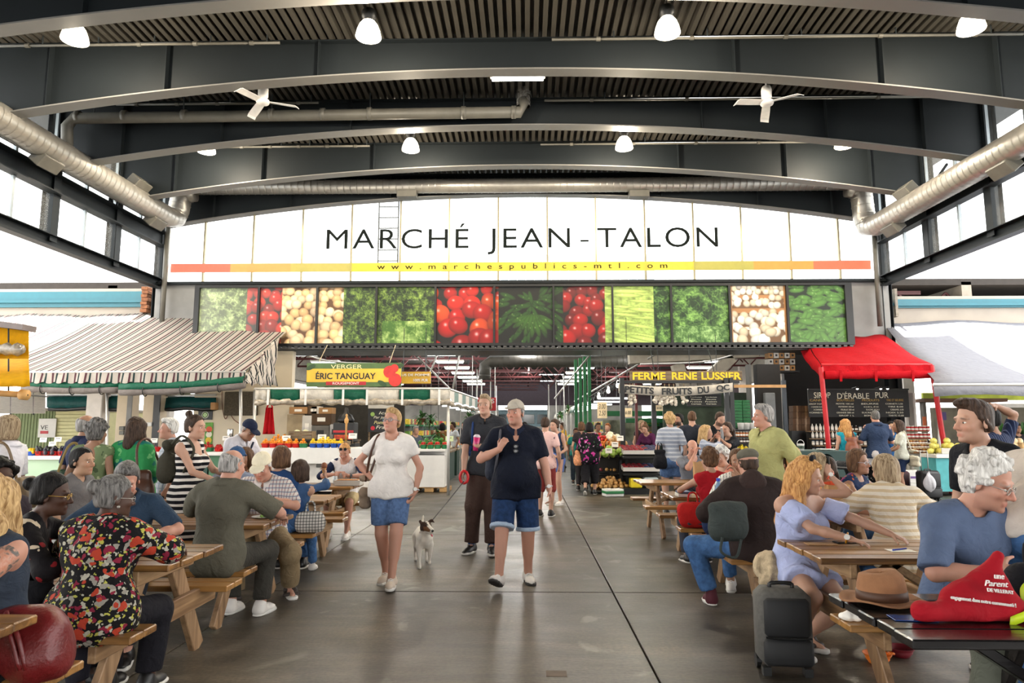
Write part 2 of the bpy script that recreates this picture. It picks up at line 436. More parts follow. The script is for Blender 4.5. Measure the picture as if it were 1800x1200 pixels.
 # ================================================================ figures: one smooth skin per body, garments cut from the same form
def axis_pts(lo,hi,cell,fine):
 out=[lo];x=lo
 while x<hi:
  st=cell
  for a,b,c in fine:
   if a-cell<=x<=b:st=min(st,c)
  x+=st;out.append(x)
 return np.array(out,dtype=np.float32)
class Field:
 def __init__(s,lo,hi,cell,fine=()):
  s.cell=cell
  s.ax=[axis_pts(lo[i],hi[i],cell,[(f[0][i],f[1][i],f[2])for f in fine])for i in range(3)]
  s.f=np.full([len(a)for a in s.ax],1.0,dtype=np.float32)
 def _blk(s,lo,hi):
  sl=[];g=[]
  for i in range(3):
   a=max(int(np.searchsorted(s.ax[i],lo[i]))-1,0);b=min(int(np.searchsorted(s.ax[i],hi[i]))+1,len(s.ax[i]))
   if b<=a:return None,None
   sl.append(slice(a,b));sh=[1,1,1];sh[i]=-1;g.append(s.ax[i][a:b].reshape(sh))
  return tuple(sl),g
 def put(s,d,sl,k,op):
  f=s.f[sl]
  if op=='sub':
   d=-d;h=np.maximum(k-np.abs(f-d),0);s.f[sl]=np.maximum(f,d)+h*h/(4*k)
  else:
   h=np.maximum(k-np.abs(f-d),0);s.f[sl]=np.minimum(f,d)-h*h/(4*k)
 def prim(s,P,infl=0.0):
  k=P.get('k',.03);op=P.get('op','add')
  m=k+infl+2.5*s.cell
  if P['t']=='rc':
   a,b=np.array(P['a'],dtype=np.float32),np.array(P['b'],dtype=np.float32);ra,rb=P['ra']+infl,P['rb']+infl
   r=max(ra,rb)
   lo=np.minimum(a,b)-r-m;hi=np.maximum(a,b)+r+m
   sl,g=s._blk(lo,hi)
   if sl is None:return
   ab=b-a;L2=float(ab@ab)+1e-9
   t=((g[0]-a[0])*ab[0]+(g[1]-a[1])*ab[1]+(g[2]-a[2])*ab[2])/L2
   t=np.clip(t,0,1)
   d=np.sqrt((g[0]-a[0]-t*ab[0])**2+(g[1]-a[1]-t*ab[1])**2+(g[2]-a[2]-t*ab[2])**2)-(ra+t*(rb-ra))
  else:
   c=np.array(P['c'],dtype=np.float32);r=np.array(P['r'],dtype=np.float32)+infl;R=P.get('R')
   ext=r if R is None else np.sqrt(((np.array(R)**2)@(r**2)))
   sl,g=s._blk(c-ext-m,c+ext+m)
   if sl is None:return
   x,y,z=g[0]-c[0],g[1]-c[1],g[2]-c[2]
   if R is not None:
    M=np.array(R,dtype=np.float32).T
    x,y,z=M[0,0]*x+M[0,1]*y+M[0,2]*z,M[1,0]*x+M[1,1]*y+M[1,2]*z,M[2,0]*x+M[2,1]*y+M[2,2]*z
   x2,y2,z2=(x/r[0])**2,(y/r[1])**2,(z/r[2])**2
   k0=np.sqrt(x2+y2+z2);k1=np.sqrt(x2/r[0]**2+y2/r[1]**2+z2/r[2]**2)+1e-6
   d=k0*(k0-1.0)/k1
  for p,n in P.get('clip',()):
   d=np.maximum(d,(g[0]-p[0])*n[0]+(g[1]-p[1])*n[1]+(g[2]-p[2])*n[2])
  s.put(d.astype(np.float32),sl,k,op)
 def cut(s,p,n):
  d=(s.ax[0].reshape(-1,1,1)-p[0])*n[0]+(s.ax[1].reshape(1,-1,1)-p[1])*n[1]+(s.ax[2].reshape(1,1,-1)-p[2])*n[2]
  s.f=np.maximum(s.f,d.astype(np.float32))
 def folds(s,amp,freq,seed,stretch=(1,1,.45)):
  m=np.nonzero(np.abs(s.f)<.03)
  if not len(m[0]):return
  q=np.stack([s.ax[i][m[i]]*stretch[i]for i in range(3)],1)
  rg=np.random.default_rng(seed);v=np.zeros(len(q),dtype=np.float32)
  for i in range(5):
   w=rg.normal(size=3);w/=np.linalg.norm(w);ph=rg.uniform(0,6.28)
   v+=np.sin(q@(w*freq*(.7+.35*i))+ph+1.3*np.sin(q@(rg.normal(size=3)*freq*.35)))/(1+.3*i)
  s.f[m]+=(v*amp*.5).astype(np.float32)
 def mesh(s):
  f=s.f;ins=f<0
  if not ins.any():return np.zeros((0,3)),np.zeros((0,4),dtype=int)
  c=np.zeros([n-1 for n in f.shape],dtype=np.int8)
  cor=[(i,j,k)for i in(0,1)for j in(0,1)for k in(0,1)]
  sh=f.shape
  for i,j,k in cor:c+=ins[i:sh[0]-1+i,j:sh[1]-1+j,k:sh[2]-1+k]
  m=(c>0)&(c<8)
  ijk=np.argwhere(m);idx=np.full(m.shape,-1,dtype=np.int32);idx[m]=np.arange(len(ijk))
  acc=np.zeros((len(ijk),3));cnt=np.zeros(len(ijk))
  I,J,K=ijk.T
  for a in range(3):
   o=[q for q in range(3)if q!=a]
   for u in(0,1):
    for w in(0,1):
     p0=[I.copy(),J.copy(),K.copy()];p0[o[0]]+=u;p0[o[1]]+=w
     p1=[x.copy()for x in p0];p1[a]+=1
     f0=f[p0[0],p0[1],p0[2]];f1=f[p1[0],p1[1],p1[2]]
     e=(f0<0)!=(f1<0)
     t=np.where(e,f0/np.where(e,f0-f1,1),0)
     for q in range(3):
      x0=s.ax[q][p0[q]];x1=s.ax[q][p1[q]]
      acc[:,q]+=np.where(e,x0+t*(x1-x0),0)
     cnt+=e
  V=acc/cnt[:,None]
  quads=[]
  for a in range(3):
   o1,o2=(a+1)%3,(a+2)%3
   sl0=[slice(None)]*3;sl1=[slice(None)]*3;sl0[a]=slice(0,-1);sl1[a]=slice(1,None)
   sg0=ins[tuple(sl0)];sg1=ins[tuple(sl1)]
   e=np.argwhere(sg0!=sg1)
   e=e[(e[:,o1]>0)&(e[:,o2]>0)&(e[:,o1]<sh[o1]-1)&(e[:,o2]<sh[o2]-1)]
   flip=sg0[e[:,0],e[:,1],e[:,2]]
   def g(d1,d2):
    q=e.copy();q[:,o1]+=d1;q[:,o2]+=d2;return idx[q[:,0],q[:,1],q[:,2]]
   q=np.stack([g(-1,-1),g(0,-1),g(0,0),g(-1,0)],1)
   q[~flip]=q[~flip][:,::-1]
   quads.append(q)
  Q=np.concatenate(quads);Q=Q[(Q>=0).all(1)]
  return V,Q
def prim_bounds(Ps,infl=0.0):
 lo=np.full(3,9e9);hi=-lo
 for P in Ps:
  if P.get('op')=='sub':continue
  if P['t']=='rc':
   r=max(P['ra'],P['rb'])+infl;a=np.array(P['a']);b=np.array(P['b'])
   lo=np.minimum(lo,np.minimum(a,b)-r);hi=np.maximum(hi,np.maximum(a,b)+r)
  else:
   r=np.array(P['r'])+infl;R=P.get('R');ext=r if R is None else np.sqrt((np.array(R)**2)@(r**2))
   lo=np.minimum(lo,np.array(P['c'])-ext);hi=np.maximum(hi,np.array(P['c'])+ext)
 return lo,hi
def sculpt(name,Ps,cell,m,parent,infl=0.0,fine=(),cuts=(),folds=None,loc=None,colors=None):
 lo,hi=prim_bounds(Ps,infl)
 F=Field(lo-2.2*cell,hi+2.2*cell,cell,fine)
 for P in Ps:F.prim(P,0.0 if P.get('op')=='sub' else infl)
 if folds:F.folds(*folds)
 for p,n in cuts:F.cut(p,n)
 V,Q=F.mesh()
 if not len(Q):return None
 o=link_mesh(name,V,Q.astype(np.int32),m,parent,True,loc)
 if colors is not None:
  ca=o.data.color_attributes.new('Col','FLOAT_COLOR','POINT');cc=np.ones((len(V),4),dtype=np.float32);cc[:,:3]=colors(V);ca.data.foreach_set('color',cc.ravel())
 return o
def RC(a,b,ra,rb,k=.03,**kw):return dict(t='rc',a=tuple(a),b=tuple(b),ra=ra,rb=rb,k=k,**kw)
def EL(c,r,R=None,k=.03,**kw):return dict(t='el',c=tuple(c),r=tuple(r),R=None if R is None else[list(x)for x in R],k=k,**kw)
def ik(root,tgt,l1,l2,hint):
 root=Vector(root);tgt=Vector(tgt);d=tgt-root;L=d.length
 Lm=(l1+l2)*.997
 if L>Lm:d=d*(Lm/L);L=Lm;tgt=root+d
 L=max(L,abs(l1-l2)+1e-3)
 u=d.normalized();a=(l1*l1-l2*l2+L*L)/(2*L);h=math.sqrt(max(l1*l1-a*a,0))
 hv=Vector(hint);hv=hv-u*hv.dot(u)
 hv=hv.normalized()if hv.length>1e-5 else u.orthogonal().normalized()
 return root+u*a+hv*h,tgt
SKIN=dict(fair=(.46,.265,.185),pink=(.46,.235,.165),tan=(.33,.175,.11),olive=(.33,.18,.11),brown=(.15,.068,.04),dark=(.062,.028,.017),asian=(.39,.23,.145))
HAIRM={}
def hair_mat(name,c1,c2,sc=70):
 if name in MATS:return MATS[name]
 m,nt,b,out=_new(name)
 v=coord(nt,(sc,sc,sc*.16))
 nz=N(nt,'ShaderNodeTexNoise');nt.links.new(v,nz.inputs[0]);nz.inputs['Scale'].default_value=1.0;nz.inputs['Detail'].default_value=4;nz.inputs['Distortion'].default_value=.7
 nt.links.new(ramp(nt,nz.outputs[0],[(.33,C(c1)),(.67,C(c2))]),b.inputs['Base Color'])
 b.inputs['Roughness'].default_value=.55;b.inputs['Specular IOR Level'].default_value=.15;bump(nt,b,nz.outputs[0],.7,.012)
 MATS[name]=m
 return m
HAIRC=dict(black=((.003,.003,.003),(.014,.012,.011)),dark=((.018,.011,.008),(.075,.045,.03)),brown=((.045,.022,.012),(.16,.085,.045)),blond=((.22,.12,.045),(.62,.42,.2)),strawberry=((.26,.10,.03),(.68,.38,.14)),grey=((.11,.105,.10),(.42,.40,.38)),white=((.36,.34,.31),(.8,.78,.74)),darkgrey=((.04,.038,.036),(.2,.19,.18)),red=((.12,.035,.012),(.36,.14,.05)),dirty=((.14,.09,.05),(.42,.32,.2)))
SKINM=vcol_mat('skin',.52,.35,.06,220,.06)
FIG=[]
def figure(label,x,y,face=0.0,H=1.72,sit=None,fem=False,b=1.0,belly=0.0,skin='fair',lean=0.0,side=0.0,twist=0.0,head=(0,0,0),hs=1.0,L=None,R=None,Lh=None,Rh=None,Le=None,Re=None,Lc=.5,Rc=.5,Ln=None,Rn=None,fL=None,fR=None,kL=None,kR=None,yL=0.,yR=0.,pL=0.,pR=0.,hair=('short','brown'),top=None,bottom=None,shoes=None,hat=None,glasses=None,beard=0.0,group=None,z0=0.0,cell=None,brow=None,extra=None,socks=None,smile=0.0,age=0.0,name='person'):
 """x, y on the floor, face in degrees (0 looks to -Y, 90 to +X); sit = seat height. Local frame: -Y ahead, the figure's left is +X."""
 D=max(1.5,math.hypot(x,y))
 cell=cell or min(max(.0027*D,.0115),.034)
 fcell=max(cell*(.45 if D<10.5 else .62),.0052)
 root=thing(name,label,'person',(x,y,z0),math.radians(face),group)
 s=H/1.75;v=Vector
 rg=random.Random(hash(label)%10007 if False else sum(ord(c)*(i+1)for i,c in enumerate(label)))
 sd=rg.randrange(10000)
 pc=v((0,0,.965*s))if sit is None else v((0,0,sit+.115*s))
 Rp=Rx(math.radians(lean*.35))@Ry(math.radians(side*.3));Rcx=Rz(math.radians(twist))@Ry(math.radians(side))@Rx(math.radians(lean))
 if sit is not None:Rp=Rx(math.radians(lean*.5-8))
 w=pc+Rp@v((0,0,.11*s))
 def T(px,py,dz):
  return pc+Rp@v((px*s,py*s,dz*s))if dz<.11 else w+Rcx@v((px*s,py*s,(dz-.11)*s))
 sw=(.155 if fem else .180)*(.76+.24*b)
 hw=(1.04 if fem else .96)
 tor=[EL(T(0,.008,.0),(.158*s*b*hw,.112*s*b,.125*s),Rp,.05),EL(T(0,0,.14),((.118 if fem else .138)*s*b,.096*s*b,.15*s),Rcx,.06),EL(T(0,.008,.33),((.138 if fem else .158)*s*b,(.100 if fem else .112)*s*b,.17*s),Rcx,.05),RC(T(-sw*.86,.012,.445),T(sw*.86,.012,.445),.056*s*b**.5,.056*s*b**.5,.05),RC(T(-.05,.018,.50),T(-sw*.8,.012,.455),.042*s,.045*s,.04),RC(T(.05,.018,.50),T(sw*.8,.012,.455),.042*s,.045*s,.04)]
 if belly:tor.append(EL(T(0,-.055-.055*belly,.09),((.13+.03*belly)*s*b**.5,.09*s+.05*belly*s,(.15+.02*belly)*s),Rp,.07))
 if fem:tor+=[EL(T(q*.07,-.085,.30),(.062*s*b,.062*s*b,.062*s*b),Rcx,.035)for q in(-1,1)]
 else:tor+=[EL(T(q*.07,-.065,.345),(.075*s*b,.045*s,.06*s),Rcx,.04)for q in(-1,1)]
 tor+=[EL(T(q*.075,.075 if sit is None else .06,-.06),(.085*s*b,.075*s*b,.085*s),Rp,.04)for q in(-1,1)]
 nb=T(0,.012,.49);piv=T(0,-.014,.556)
 Rhd=Rz(math.radians(head[0]))@Rx(math.radians(head[1]))@Ry(math.radians(head[2]))
 if abs(lean)>0 or side or twist:Rhd=Rz(math.radians(twist*.5))@Rhd
 hc=piv+Rhd@v((0,-.022,.100))*hs*(.6+.4*s)
 hS=hs*(.6+.4*s)
 def hp(a,b_,c):return hc+Rhd@v((a,b_,c))*hS
 neck=[RC(nb,piv+(hc-piv)*.25,(.050 if fem else .060)*s*(b**.4),(.047 if fem else .056)*s*(b**.4),.03)]
 wide=1.0+max(0,b-1)*.35
 hd=[EL(hp(0,.012,.045),(.074*hS,.093*hS,.084*hS),Rhd,.02),EL(hp(0,-.03,-.025),(.060*wide*hS,.066*hS,.085*hS),Rhd,.025),EL(hp(0,-.036,-.078),(.046*wide*hS,.050*hS,.038*hS),Rhd,.025),EL(hp(0,-.082,-.098),(.02*hS,.016*hS,.015*hS),Rhd,.02)]
 hd+=[EL(hp(q*.040,-.066,-.022),(.024*hS,.022*hS,.022*hS),Rhd,.02)for q in(-1,1)]
 hd+=[RC(hp(-.040,-.078,.024),hp(.040,-.078,.024),.0125*hS,.0125*hS,.014)]
 hd+=[EL(hp(q*.031,-.0935,-.001),(.017*hS,.011*hS,.0105*hS),Rhd,.008,op='sub')for q in(-1,1)]
 hd+=[RC(hp(0,-.090,.010),hp(0,-.113,-.030),.0078*hS,.0125*hS,.009),EL(hp(0.012,-.100,-.035),(.009*hS,)*3,None,.006),EL(hp(-.012,-.100,-.035),(.009*hS,)*3,None,.006)]
 hd+=[RC(hp(-.019,-.089,-.0635+.003*smile),hp(.019,-.089,-.0635+.003*smile),.0062*hS,.0062*hS,.006),RC(hp(-.016,-.089,-.074),hp(.016,-.089,-.074),.007*hS,.007*hS,.006),RC(hp(-.02,-.1005,-.0688),hp(.02,-.1005,-.0688),.0022*hS,.0022*hS,.002,op='sub')]
 for q in(-1,1):
  Re_=Rhd@Rz(q*.35)@Rx(-.2)
  hd+=[EL(hp(q*.077,.012,-.004),(.009*hS,.021*hS,.033*hS),Re_,.006),EL(hp(q*.087,.004,.0),(.005*hS,.011*hS,.018*hS),Re_,.005,op='sub')]
 arms=[];seg={}
 mus=(.85 if fem else 1.0)*b**.35
 for nm,q,tg,hn,hv,cur,pn in(('L',1,L,Lh,Le,Lc,Ln),('R',-1,R,Rh,Re,Rc,Rn)):
  sh=T(q*sw,.012,.445)
  la,lb=.29*s,.25*s
  t=v(tg)if tg is not None else sh+v((q*.075,-.05,-.505))*s
  el,wr=ik(sh,t,la,lb,v(hv)if hv is not None else v((q*.5,.8,-.35)))
  d=(wr-el).normalized()
  if hn is not None:d=v(hn).normalized()
  n=v(pn)if pn is not None else v((-q,0,0))
  n=n-d*n.dot(d);n=n.normalized()if n.length>1e-3 else d.orthogonal().normalized()
  seg[nm]=(sh,el,wr,d,n)
  arms+=[EL(sh+v((q*.004,0,-.012))*s,(.056*s*mus,.058*s*mus,.066*s*mus),None,.04)]
  arms+=[RC(sh,el,.049*s*mus,.039*s*mus,.03),RC(el,el+(wr-el)*.35,.038*s*mus,.040*s*mus,.02),RC(el+(wr-el)*.35,wr,.040*s*mus,.0265*s*mus,.02)]
 hands=[]
 fr=max(.0083*(.9 if fem else 1)*hS,fcell*.8)
 for nm,q in(('L',1),('R',-1)):
  sh,el,wr,d,n=seg[nm];cur=Lc if nm=='L' else Rc
  u=(d.cross(n))*(-q)
  z=.92*hS if fem else hS
  for i,(off,ln)in enumerate(((.027,.072),(.009,.082),(-.009,.076),(-.026,.058))):
   base=wr+d*.088*z+u*off*z
   hands.append(RC(wr+d*.018*z+u*off*.55*z,base,.0125*z,.0105*z,.012))
   a1=cur*.9;a2=cur*2.0
   d1=(d*math.cos(a1)+n*math.sin(a1));d2=(d*math.cos(a2)+n*math.sin(a2))
   mid=base+d1*ln*.52*z;tip=mid+d2*ln*.48*z
   hands+=[RC(base,mid,fr,fr*.95,.004),RC(mid,tip,fr*.95,fr*.8,.003)]
  tb=wr+d*.022*z+u*.020*z;td=(d*.62+u*.68+n*.38).normalized();tm=tb+td*.05*z
  td2=(d*.85+u*.25+n*(.3+cur*.5)).normalized()
  hands+=[RC(tb,tm,.0135*z,.0105*z,.008),RC(tm,tm+td2*.032*z,fr*1.1,fr*.85,.004)]
 legs=[];lseg={}
 lm=(1.04 if fem else 1.0)*b**.6
 for nm,q,tg,kn,yw,pt in(('L',1,fL,kL,yL,pL),('R',-1,fR,kR,yR,pR)):
  hj=pc+Rp@v((q*.088*s*(1+(b-1)*.5),0,-.035*s))
  if tg is None:tg=v((q*.10*s,.01,.088*s))if sit is None else v((q*.13*s,-.42*s,.088*s))
  hint=v(kn)if kn is not None else(v((q*.12,-1,0))if sit is None else v((q*.25,-1,1.2)))
  kne,an=ik(hj,v(tg),.435*s,.42*s,hint)
  lseg[nm]=(hj,kne,an)
  legs+=[RC(hj,kne,.086*s*lm,.054*s*lm,.05),EL(kne,(.053*s*lm,)*3,None,.02),RC(kne,an,.050*s*lm,.036*s*lm**.5,.02)]
  dd=(an-kne).normalized();back=v((0,1,0));back=back-dd*back.dot(dd)
  if back.length>.05:
   back.normalize();cq=kne+(an-kne)*.3+back*.02*s;legs.append(RC(kne+(an-kne)*.12+back*.012*s,kne+(an-kne)*.52+back*.012*s,.050*s*lm,.043*s*lm,.03))
  Rf=Rz(math.radians(yw))@Rx(math.radians(pt))
  legs+=[RC(an,an+Rf@v((0,.025,-.045))*s,.036*s,.034*s,.02),RC(an+Rf@v((0,-.02,-.045))*s,an+Rf@v((q*.01,-.135,-.060))*s,.037*s,.024*s,.02)]
  lseg[nm+'f']=Rf
 body=tor+neck+hd+arms+hands+legs
 fine=[(np.array(hc)-.14*hS,np.array(hc)+.14*hS,fcell)]
 if D<7.6:
  for nm in 'LR':
   wr,d=seg[nm][2],seg[nm][3];c=np.array(wr+d*.09);fine.append((c-.075,c+.075,max(fcell,.0065)))
 sk=np.array(SKIN[skin]if isinstance(skin,str)else skin)
 hcol=np.array(HAIRC[hair[1]][0])*.5+np.array(HAIRC[hair[1]][1])*.5 if hair else sk*.3
 Mh=np.array(Rhd).T;hcn=np.array(hc)
 bc=np.array(brow)if brow is not None else hcol*.55
 def colors(V):
  q=((V-hcn)@Mh.T)/hS;x_,y_,z_=q[:,0],q[:,1],q[:,2]
  c=np.tile(sk,(len(V),1));face_=(y_<-.04)&(np.abs(x_)<.09)&(z_>-.13)&(z_<.13)
  def mix(mask,col,a):c[:]=c*(1-(mask*a)[:,None])+np.array(col)*(mask*a)[:,None]
  red=np.exp(-(((np.abs(x_)-.038)/.022)**2+((z_+.028)/.022)**2))+np.exp(-((x_/.016)**2+((z_+.028)/.02)**2))
  mix(red*face_,sk*np.array([1.08,.78,.75]),.55)
  if beard:
   bm_=np.clip((-.040-z_+.25*np.maximum(0,np.abs(x_)-.03))/.012,0,1)*(y_<.012)*(z_>-.125)
   mix(bm_,hcol*.8 if beard>.5 else sk*.5,min(1,beard))
  lip=np.exp(-((x_/.024)**4+((z_+.069)/.0105)**4))*face_*(y_<-.07)
  mix(lip,sk*np.array([.85,.52,.52]),.85)
  ey=np.exp(-(((np.abs(x_)-.032)/.019)**4+((z_-.0225+.15*(np.abs(x_)-.03))/.0055)**4))*(y_<-.06)
  mix(ey,bc,.8)
  es=np.exp(-(((np.abs(x_)-.031)/.02)**2+((z_-.002)/.012)**2))*(y_<-.05)
  mix(es,sk*np.array([.72,.6,.58]),.6)
  return np.clip(c,0,1)
 sculpt('body',body,cell,SKINM,root,0,fine,colors=colors)
 if D<12:
  white=mat('eye_white',(.72,.70,.66),.25,var=.02);iris=mat('eye_iris',(.05,.035,.025),.15,var=.2)
  for q in(-1,1):
   V,Fc=ico(1,2);c=hp(q*.031,-.0795,-.0005)
   e=MB().add([c+Rhd@(v((p.x*.0135,p.y*.0105,p.z*.0062))*hS)for p in V],Fc).build('eye',white,root,True)
   c2=hp(q*.031+.0,-.0875,-.0005)
   MB().add([c2+Rhd@(v((p.x*.0058,p.y*.004,p.z*.0058))*hS)for p in V],Fc).build('iris',iris,e,True)
 info=dict(root=root,T=T,hp=hp,hc=hc,Rhd=Rhd,hS=hS,seg=seg,lseg=lseg,s=s,pc=pc,Rp=Rp,Rcx=Rcx,b=b,sw=sw,cell=cell,tor=tor,D=D,lm=lm,sd=sd,fcell=fcell,sit=sit,hashat=bool(hat))
 if top:garment_top(info,**top)
 if bottom:garment_bottom(info,sit=sit,**bottom)
 if shoes:garment_shoes(info,**shoes)
 if socks:
  for nm in 'LR':
   hj,kn,an=lseg[nm];sculpt('sock',[RC(an+(kn-an)*socks[1],an,.043*s,.041*s,clip=[(tuple(an+(kn-an)*socks[1]),tuple((kn-an).normalized()))])],cell,socks[0],root)
 if hair:do_hair(info,*hair)
 if hat:do_hat(info,**hat)
 if glasses:do_glasses(info,**glasses)
 FIG.append(info)
 return info
def garment_top(I,m,sleeve=.45,hem=-.06,loose=.012,neck='crew',name='shirt',fold=.0065,flare=0.0,open_=False,sm=None,off=False,armhole=False,collar=None,buttons=None):
 s,T,seg,root,cell=I['s'],I['T'],I['seg'],I['root'],I['cell']
 hz=T(0,0,hem);up=I['Rp']@Vector((0,0,1))
 clip=[(tuple(hz),tuple(-up))]
 if off:
  nz=T(0,0,.39);clip.append((tuple(nz),tuple(I['Rcx']@Vector((0,0,1)))))
 Ps=[]
 for P in I['tor']:
  Q=dict(P);Q['clip']=clip
  Ps.append(Q)
 r0=.142*s*I['b']
 Ps.append(dict(EL(T(0,0,max(hem,-.12)*.5+.03),(.148*s*I['b']+flare,.105*s*I['b']+flare,.16*s+abs(hem)*.5*s),I['Rp'],.06),clip=clip))
 if I['sit']is None and hem<.06 and not off:
  for nm in 'LR':
   hj,kn,an=I['lseg'][nm];Ps.append(RC(hj,hj+(kn-hj)*.6,.110*s*I['lm'],.104*s*I['lm'],.05,clip=clip))
 if neck=='crew':Ps.append(RC(T(0,-.022,.50),T(0,-.03,.66),.064*s,.085*s,.01,op='sub'))
 elif neck=='v':Ps+=[RC(T(0,-.02,.52),T(0,-.03,.66),.066*s,.085*s,.01,op='sub'),RC(T(0,-.13,.40),T(0,-.09,.55),.012*s,.060*s,.008,op='sub')]
 elif neck=='scoop':Ps+=[RC(T(0,-.03,.47),T(0,-.03,.66),.085*s,.11*s,.01,op='sub'),EL(T(0,-.10,.44),(.085*s,.09*s,.075*s),None,.01,op='sub')]
 elif neck=='tank':Ps+=[RC(T(0,-.02,.46),T(0,-.03,.66),.080*s,.11*s,.01,op='sub'),EL(T(0,-.10,.42),(.075*s,.09*s,.09*s),None,.01,op='sub')]
 elif neck=='backless':Ps+=[RC(T(0,-.0,.46),T(0,.0,.66),.085*s,.12*s,.01,op='sub'),EL(T(0,.13,.42),(.085*s,.09*s,.10*s),None,.01,op='sub')]
 for nm,q in(('L',1),('R',-1)):
  sh,el,wr,d,n=seg[nm]
  mus=I['b']**.35
  if off:
   a=sh+(el-sh)*.25;e=sh+(el-sh)*.78;dd=(el-sh).normalized()
   Ps.append(RC(a,e,.058*s,.060*s,.02,clip=[(tuple(a-dd*.02),tuple(-dd)),(tuple(e),tuple(dd))]))
   continue
  if sleeve<=0:
   Ps.append(EL(sh+Vector((q*.05,0,-.03))*s,(.045*s,.09*s,.10*s),None,.01,op='sub'));continue
  dd=(el-sh).normalized()
  if sleeve<=1.0:
   e=sh+(el-sh)*sleeve
   Ps+=[RC(sh,sh+(el-sh)*min(1,sleeve+.25),.053*s*mus,.050*s*mus,.03,clip=[(tuple(e),tuple(dd))])]
  else:
   e=el+(wr-el)*(sleeve-1.0);d2=(wr-el).normalized()
   Ps+=[EL(el,(.05*s,)*3,None,.02),RC(sh,el,.053*s*mus,.047*s*mus,.03),RC(el,e+d2*.06,.046*s*mus,.038*s*mus,.02,clip=[(tuple(e),tuple(d2))])]
 o=sculpt(name,Ps,cell,m,root,loose,folds=(fold,26,I['sd']))
 if collar is not None:
  rows=[];n=22
  for k,(r,dz)in enumerate(((.068,.52),(.076,.558),(.102,.530),(.112,.496))):
   rows.append([T(r*math.sin(a)*1.05,.006-r*math.cos(a)*(1.0),dz-.055*max(0,math.cos(a))**2)for a in[(.12+(2*PI-.24)*j/n)for j in range(n+1)]])
  MB().sheet(rows,.003).build('collar',collar,o if o else root,True)
 if buttons is not None and o:
  V,Fc=ico(.006*s,1);b=MB()
  for k in range(5):
   p=T(0,-.15,.42-k*.085);b.add([p+x for x in V],Fc)
 I['shirt']=o
 return o
def garment_bottom(I,m,length=1.9,loose=.012,waist=.09,name='trousers',sit=None,cuff=None,skirt=False,fold=.006,belt=None,wide=1.0,flare=.0):
 s,T,lseg,root,cell,lm=I['s'],I['T'],I['lseg'],I['root'],I['cell'],I['lm']
 up=I['Rp']@Vector((0,0,1));wz=T(0,0,waist);clip=[(tuple(wz),tuple(up))]
 Ps=[]
 for P in I['tor'][:2]+I['tor'][-2:]:
  Q=dict(P);Q['clip']=clip;Ps.append(Q)
 if skirt:
  if sit is None:
   h=I['pc']+Vector((0,0,-length*s));Ps.append(RC(I['pc'],h+Vector((0,0,-.1)),.145*s*I['b'],(.15+flare)*s*I['b'],.05,clip=clip+[(tuple(h),(0,0,-1))]))
  else:
   for nm in 'LR':
    hj,kn,an=lseg[nm];d=(kn-hj).normalized();e=hj+(kn-hj)*min(1,length)
    Ps.append(RC(hj,kn,.10*s*lm,.085*s*lm,.09,clip=[(tuple(e),tuple(d))]))
   a=(lseg['L'][0]+lseg['R'][0])/2;bq=(lseg['L'][1]+lseg['R'][1])/2;d=(bq-a).normalized();e=a+(bq-a)*min(1,length)
   Ps.append(RC(a,bq,.09*s,.07*s,.08,clip=[(tuple(e),tuple(d))]))
 else:
  for nm in 'LR':
   hj,kn,an=lseg[nm];d=(kn-hj).normalized()
   if length<=1.0:
    e=hj+(kn-hj)*length;Ps.append(RC(hj,kn,.088*s*lm,.070*s*lm*wide,.025,clip=[(tuple(e),tuple(d))]+(clip if sit is None else[])))
   else:
    e=kn+(an-kn)*(length-1);d2=(an-kn).normalized()
    Ps+=[RC(hj,kn,.090*s*lm,.062*s*lm*wide,.05,clip=(clip if sit is None else[])),RC(kn,an+d2*.05,.060*s*lm*wide,.050*s*lm*wide,.04,clip=[(tuple(e),tuple(d2))])]
 o=sculpt(name,Ps,cell,m,root,loose,folds=(fold,22,I['sd']+5))
 if cuff is not None:
  for nm in 'LR':
   hj,kn,an=lseg[nm]
   p=hj+(kn-hj)*length if length<=1 else kn+(an-kn)*(length-1);d=((kn-hj)if length<=1 else(an-kn)).normalized()
   r=(.092+(.072*wide-.092)*min(1,length))*s*lm if length<=1 else .054*s*lm*wide
   sculpt('cuff',[RC(p-d*.1,p+d*.1,r,r,clip=[(tuple(p-d*.035),tuple(-d)),(tuple(p+d*.006),tuple(d))])],cell*.8,cuff,o,loose+.006)
 if belt is not None and o:
  a=I['tor'][0]
  p=T(0,0,waist-.012)
  Q=[dict(P,clip=[(tuple(p+up*.016),tuple(up)),(tuple(p-up*.016),tuple(-up))])for P in I['tor'][:2]+I['tor'][6:7]]
  sculpt('belt',Q,cell*.7,belt,o,loose+.006)
 I['bottoms']=o
 return o
